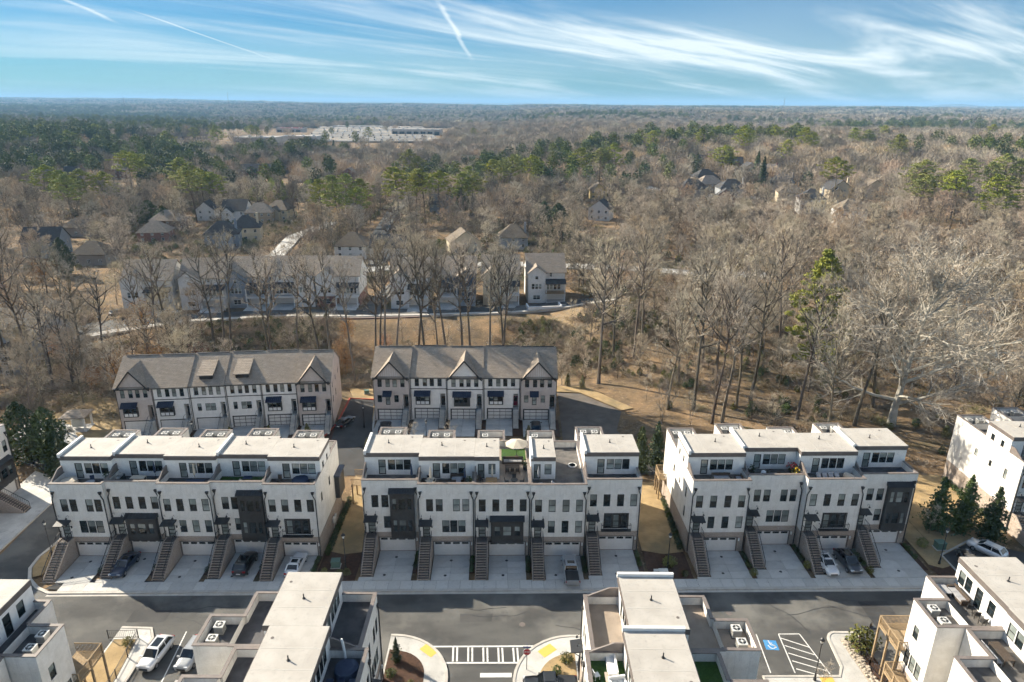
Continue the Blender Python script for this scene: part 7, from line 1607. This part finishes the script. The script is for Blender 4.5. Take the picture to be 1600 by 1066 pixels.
def near(x, y): return min(MARKS, key=lambda m: math.hypot(m[0] - x, m[1] - y))[2]
for (kind, x, y, h) in CAND:
    z_ = zone(x, y); n_ = near(x, y)
    if kind == 'sapling' and ns_ < 290: ns_ += 1; tree(kind, x, y, h, ('low' if h < 7 else 'tall') + ' thin bare sapling in the ' + z_ + ', ' + n_, 'bare_sapling', 'saplings in the ' + z_, BASEH[kind])
    elif kind == 'russet' and nr_ < 290: nr_ += 1; tree(kind, x, y, h, ('low' if h < 6 else 'tall') + ' russet-leaved tree in the ' + z_ + ', ' + n_, 'russet_tree', 'russet trees in the ' + z_, BASEH[kind])
    elif kind not in ('sapling', 'russet') and nb_ < 298:
        nb_ += 1; size = 'low' if h < 13.5 else 'mid-height' if h < 16.5 else 'high'; colr = {'round': 'pale round', 'round_dark': 'dark round', 'round_red': 'reddish round', 'tall': 'slender'}[kind]
        tree(kind, x, y, h, f'{size} {colr} bare tree in the {z_}, {n_}', 'bare_tree', 'bare trees in the ' + z_, BASEH[kind], sx=rn.uniform(.9, 1.2))
    else: REST.append((kind, x, y, h))
print('TREES', len(CAND), len(REST), nb_, ns_, nr_)
def nth(n): return str(n) + ('th' if 10 < n % 100 < 14 else {1: 'st', 2: 'nd', 3: 'rd'}.get(n % 10, 'th'))
for side_ in ('right-hand', 'middle', 'left-hand'):
    grp = [o for o in C.objects if o.get('group') == 'pines scattered in the ' + side_ + ' woods']; grp.sort(key=lambda o: o.location.x / o.location.y)
    for i, o in enumerate(grp): o['label'] = f'green pine, {nth(i + 1)} from the left in the {side_} woods'
# ------------------------------------------------------------------ masses nobody could count: far woods, brush
def scatter(name, label, cat, pts, meshes):                  # pts: (x, y, z, rz, sx, sz, index)
    col = bpy.data.collections.new(name + '_shapes')
    for i, lst in enumerate(meshes):
        me = bpy.data.meshes.new('shape'); bmv = []; bmf = []; mi = []
        for q, src in enumerate(lst):
            n0 = len(bmv); bmv += [tuple(v.co) for v in src.vertices]; bmf += [tuple(n0 + k for k in p.vertices) for p in src.polygons]; mi += [q] * len(src.polygons)
        me.from_pydata(bmv, [], bmf)
        for src in lst: me.materials.append(src.materials[0])
        me.polygons.foreach_set('material_index', mi)
        col.objects.link(bpy.data.objects.new('%s_%03d' % (name, i), me))
    me = bpy.data.meshes.new(name); me.from_pydata([p[:3] for p in pts], [], [])
    for nm, ty, vals in (('rz', 'FLOAT', [p[3] for p in pts]), ('idx', 'INT', [p[6] for p in pts])): me.attributes.new(nm, ty, 'POINT').data.foreach_set('value', vals)
    sv = []
    for p in pts: sv += [p[4], p[4], p[5]]
    me.attributes.new('scl', 'FLOAT_VECTOR', 'POINT').data.foreach_set('vector', sv)
    o = bpy.data.objects.new(name, me); C.objects.link(o); tag(o, label, cat, kind='stuff')
    ng = bpy.data.node_groups.new(name + '_nodes', 'GeometryNodeTree'); ng.interface.new_socket('Geometry', in_out='INPUT', socket_type='NodeSocketGeometry'); ng.interface.new_socket('Geometry', in_out='OUTPUT', socket_type='NodeSocketGeometry')
    gi = ng.nodes.new('NodeGroupInput'); go_ = ng.nodes.new('NodeGroupOutput'); ip = ng.nodes.new('GeometryNodeInstanceOnPoints'); ci = ng.nodes.new('GeometryNodeCollectionInfo')
    ci.inputs['Collection'].default_value = col; ci.inputs['Separate Children'].default_value = True; ci.inputs['Reset Children'].default_value = True; ip.inputs['Pick Instance'].default_value = True
    def att(nm, ty): n = ng.nodes.new('GeometryNodeInputNamedAttribute'); n.data_type = ty; n.inputs['Name'].default_value = nm; return n.outputs['Attribute']
    cb = ng.nodes.new('ShaderNodeCombineXYZ'); ng.links.new(att('rz', 'FLOAT'), cb.inputs[2])
    ng.links.new(gi.outputs[0], ip.inputs['Points']); ng.links.new(ci.outputs[0], ip.inputs['Instance']); ng.links.new(att('idx', 'INT'), ip.inputs['Instance Index']); ng.links.new(cb.outputs[0], ip.inputs['Rotation']); ng.links.new(att('scl', 'FLOAT_VECTOR'), ip.inputs['Scale'])
    ng.links.new(ip.outputs[0], go_.inputs[0]); md = o.modifiers.new('scatter', 'NODES'); md.node_group = ng; return o
def lod(seed, H, Rr, z0, n, ls, trunk=True):                  # far tree: fewer, larger sprays
    r = random.Random(seed); lf = MB(); w_ = MB().tube([(0, 0, -1), (0, 0, H * .75)], [H * .014, H * .005], 4, False)
    for k in range(n):
        v = rv(r) * (r.random() ** .4); f = 1 - .25 * max(0, v.z); leaf_tri(lf, Vector((v.x * Rr * f, v.y * Rr * f, z0 + (H - z0) * (v.z + 1) / 2)), ls * r.uniform(.6, 1.4), r)
    return w_, lf
def sprays(seed, H, Rr, n, wd):                               # far bare crown: upswept thin sprays
    r = random.Random(seed); lf = MB(); w_ = MB().tube([(0, 0, -1), (0, 0, H * .8)], [H * .016, H * .004], 4, False)
    for k in range(n):
        v = rv(r) * (r.random() ** .38); p = Vector((v.x * Rr, v.y * Rr, H * .28 + (H * .66) * (v.z + 1) / 2)); d = (Vector((v.x, v.y, .9)) + rv(r) * .5).normalized(); ribbon_tri(lf, p - d * .8, d, r.uniform(1.6, 3.2), wd * r.uniform(.6, 1.5), r)
    return w_, lf
def mk(pair, wm, lm):
    a = pair[0].mesh('shape'); a.materials.append(X[wm]); b = pair[1].mesh('shape'); b.materials.append(X[lm]); return [a, b]
LODS = [mk(sprays(200, 17, 6, 620, .17), 'bark', 'twig_far'), mk(sprays(201, 19, 5.5, 620, .17), 'bark', 'twig_far'), mk(sprays(202, 17, 6.5, 620, .17), 'bark', 'twig_red'), mk(lod(203, 23, 4.5, 10, 520, 1.1), 'bark', 'pine_far'), mk(lod(204, 20, 4.2, 4, 560, 1.1), 'bark', 'evergreen'), mk(sprays(205, 18, 5.5, 620, .17), 'bark', 'twig_dark')]
NEARM = [list(PT['tall'][k]) for k in range(3)] + [list(PT['round'][k]) for k in range(4)] + [list(PT['round_red'][k]) for k in range(2)] + [list(PT['sapling'][0]), list(PT['russet'][0])] + [list(PT['round_dark'][k]) for k in range(3)]
pts = []
for (kind, x, y, h) in REST:
    i = {'tall': rn.randrange(0, 3), 'round': rn.randrange(3, 7), 'round_red': rn.randrange(7, 9), 'sapling': 9, 'russet': 10, 'round_dark': rn.randrange(11, 14)}[kind]; s_ = h / BASEH[kind]
    if y > 420: continue
    pts.append((x, y, g(x, y) - .1, rn.uniform(0, 6.28), s_ * rn.uniform(.95, 1.25), s_, i))
scatter('bare_woods', 'grey-brown bare woods among the houses and on the right slope', 'woods', pts, NEARM)
pts = []
def green(x, y): return .5 + .5 * wob(x, y, 190, 6) + .35 * wob(x, y, 61, 8)
k = 0
for (kind, x, y, h) in REST:
    if y > 420: pts.append((x, y, g(x, y) - .2, rn.uniform(0, 6.28), rn.uniform(.9, 1.2), rn.uniform(.8, 1.05), rn.choice([3, 4]) if green(x, y) + (.2 if x < -.22 * y else 0) + .6 * (rn.random() - .5) > .92 else rn.choice([0, 1, 2, 5])))
while k < 21000:
    y = 600 * (2600 / 600) ** rn.random(); x = rn.uniform(-.80, .80) * y; k += 1
    if blocked(x, y, 4): continue
    a_, b_, c_, d_, _ = CARPARK
    if -.43 < x / y < -.09 and d_.y - 750 < y < d_.y + 10 and rn.random() < .86: continue
    if a_.x - 160 < x < b_.x + 5 and a_.y - 330 < y < d_.y + 10 and rn.random() < .93: continue
    gv = green(x, y) + (.24 if x < -.22 * y else 0) + .5 * (rn.random() - .5); u = rn.random()
    i = (3 if u < .65 else 4) if gv > .90 else rn.choice([0, 1, 5, 0, 2, 5])
    s_ = rn.uniform(.85, 1.25); pts.append((x, y, g(x, y) - .5, rn.uniform(0, 6.28), s_ * rn.uniform(1.0, 1.35), s_ * rn.uniform(.8, 1.05), i))
scatter('far_woods', 'mixed bare and evergreen woods stretching past the shopping centre', 'woods', pts, LODS)
# farthest woods: each shape is a stand of trees
def stand(seed, lm_mix):
    r = random.Random(seed); by = {}
    for k in range(22):
        x, y = r.uniform(-24, 24), r.uniform(-24, 24); i = r.choice(lm_mix); H = r.uniform(13, 22); q = by.setdefault(i, MB()); Rr = r.uniform(4, 6.5)
        for j in range(110): v = rv(r) * (r.random() ** .35); leaf_tri(q, Vector((x + v.x * Rr, y + v.y * Rr, H * .5 + H * .5 * v.z)), r.uniform(1.4, 3.2), r)
    out = []
    for i, q in by.items(): me = q.mesh('shape'); me.materials.append(X[i]); out.append(me)
    return out
STANDS = [stand(301, ['twig_far']), stand(302, ['twig_far', 'twig_dark', 'twig_red', 'pine_far']), stand(303, ['twig_far', 'evergreen', 'pine_far']), stand(304, ['pine_far', 'evergreen']), stand(305, ['twig_far', 'twig_dark', 'evergreen'])]
pts = []; r_ = 1900.0
while r_ < 24000:
    n = int(1.5 * r_ / (46 * max(1, r_ / 5000))) ; n = min(n, 420)
    for j in range(n):
        a = R_(-41 + 82 * (j + rn.random()) / n); rr_ = r_ * rn.uniform(.98, 1.02); x, y = math.sin(a) * rr_, math.cos(a) * rr_
        gv = .5 + .5 * wob(x, y, 700, 9) + .4 * wob(x, y, 210, 5); i = rn.choice([3, 3, 2]) if gv > (.62 if x < 0 else .84) else rn.choice([0, 0, 1, 4, 2]); s_ = max(1, r_ / 5000)
        pts.append((x, y, g(x, y) - 1.5, rn.uniform(0, 6.28), s_ * rn.uniform(1.0, 1.4), rn.uniform(.75, 1.15), i))
    r_ *= 1.032
scatter('skyline_woods', 'hazy blue woods rolling away to the skyline', 'woods', pts, STANDS)
print('FAR', len(pts))
# brush and undergrowth
BR = [[brush(401, 'brush_brown')], [brush(402, 'brush_brown')], [brush(403, 'brush_olive')], [PT['olivebush'][0][1]], [PT['bush'][0][1]]]
pts = []
for k in range(15000):
    if rn.random() < .45: x = rn.uniform(-150, 40); y = rn.uniform(138, 180)
    else: x = rn.uniform(22, 250); y = rn.uniform(103, 300)
    if x < -78 and rn.random() < .5: y = rn.uniform(122, 180)
    if not inview(x, y) or blocked(x, y): continue
    dens = .5 + .5 * wob(x, y, 13, 2) + .3 * wob(x, y, 5, 4)
    if dens < rn.uniform(.25, .95): continue
    i = rn.choice([0, 0, 1, 1, 2, 3, 4]) if wob(x, y, 21, 7) > .1 else rn.choice([0, 1, 0, 1, 2]); s_ = rn.uniform(.6, 1.25)
    pts.append((x, y, g(x, y) - .05, rn.uniform(0, 6.28), s_ * 1.25, s_ * (.9 if i < 3 else 1.6), i))
for k in range(6500):
    y = rn.uniform(212, 470); x = rn.uniform(-.8, .25) * y
    if blocked(x, y, -2) or wob(x, y, 24, 4) + .6 * wob(x, y, 9, 6) < rn.uniform(-.5, .5): continue
    s_ = rn.uniform(.9, 1.9); i = rn.choice([0, 1, 0, 1, 2, 2, 3, 4]); pts.append((x, y, g(x, y) - .05, rn.uniform(0, 6.28), s_ * 1.3, s_ * (.9 if i < 3 else 1.5), i))
scatter('undergrowth', 'tangled brown brush and ivy on the ravine and slope', 'undergrowth', pts, BR)
print('BRUSH', len(pts))
# ------------------------------------------------------------------ haze
hz = MB().box(-24500, 24500, -300, 26500, -130, 165)
hm = bpy.data.materials.new('haze'); hm.use_nodes = True; t = hm.node_tree; t.nodes.clear()
pv = N(t, 'ShaderNodeVolumePrincipled', i_Density=0.000095, i_Anisotropy=0.0); pv.inputs['Color'].default_value = (0.36, 0.66, 1.0, 1)
ou = N(t, 'ShaderNodeOutputMaterial'); L(t, pv.outputs[0], ou.inputs['Volume'])
ho = obj('haze', hz, hm); tag(ho, 'thin blue haze over the far woods', 'haze', kind='stuff')
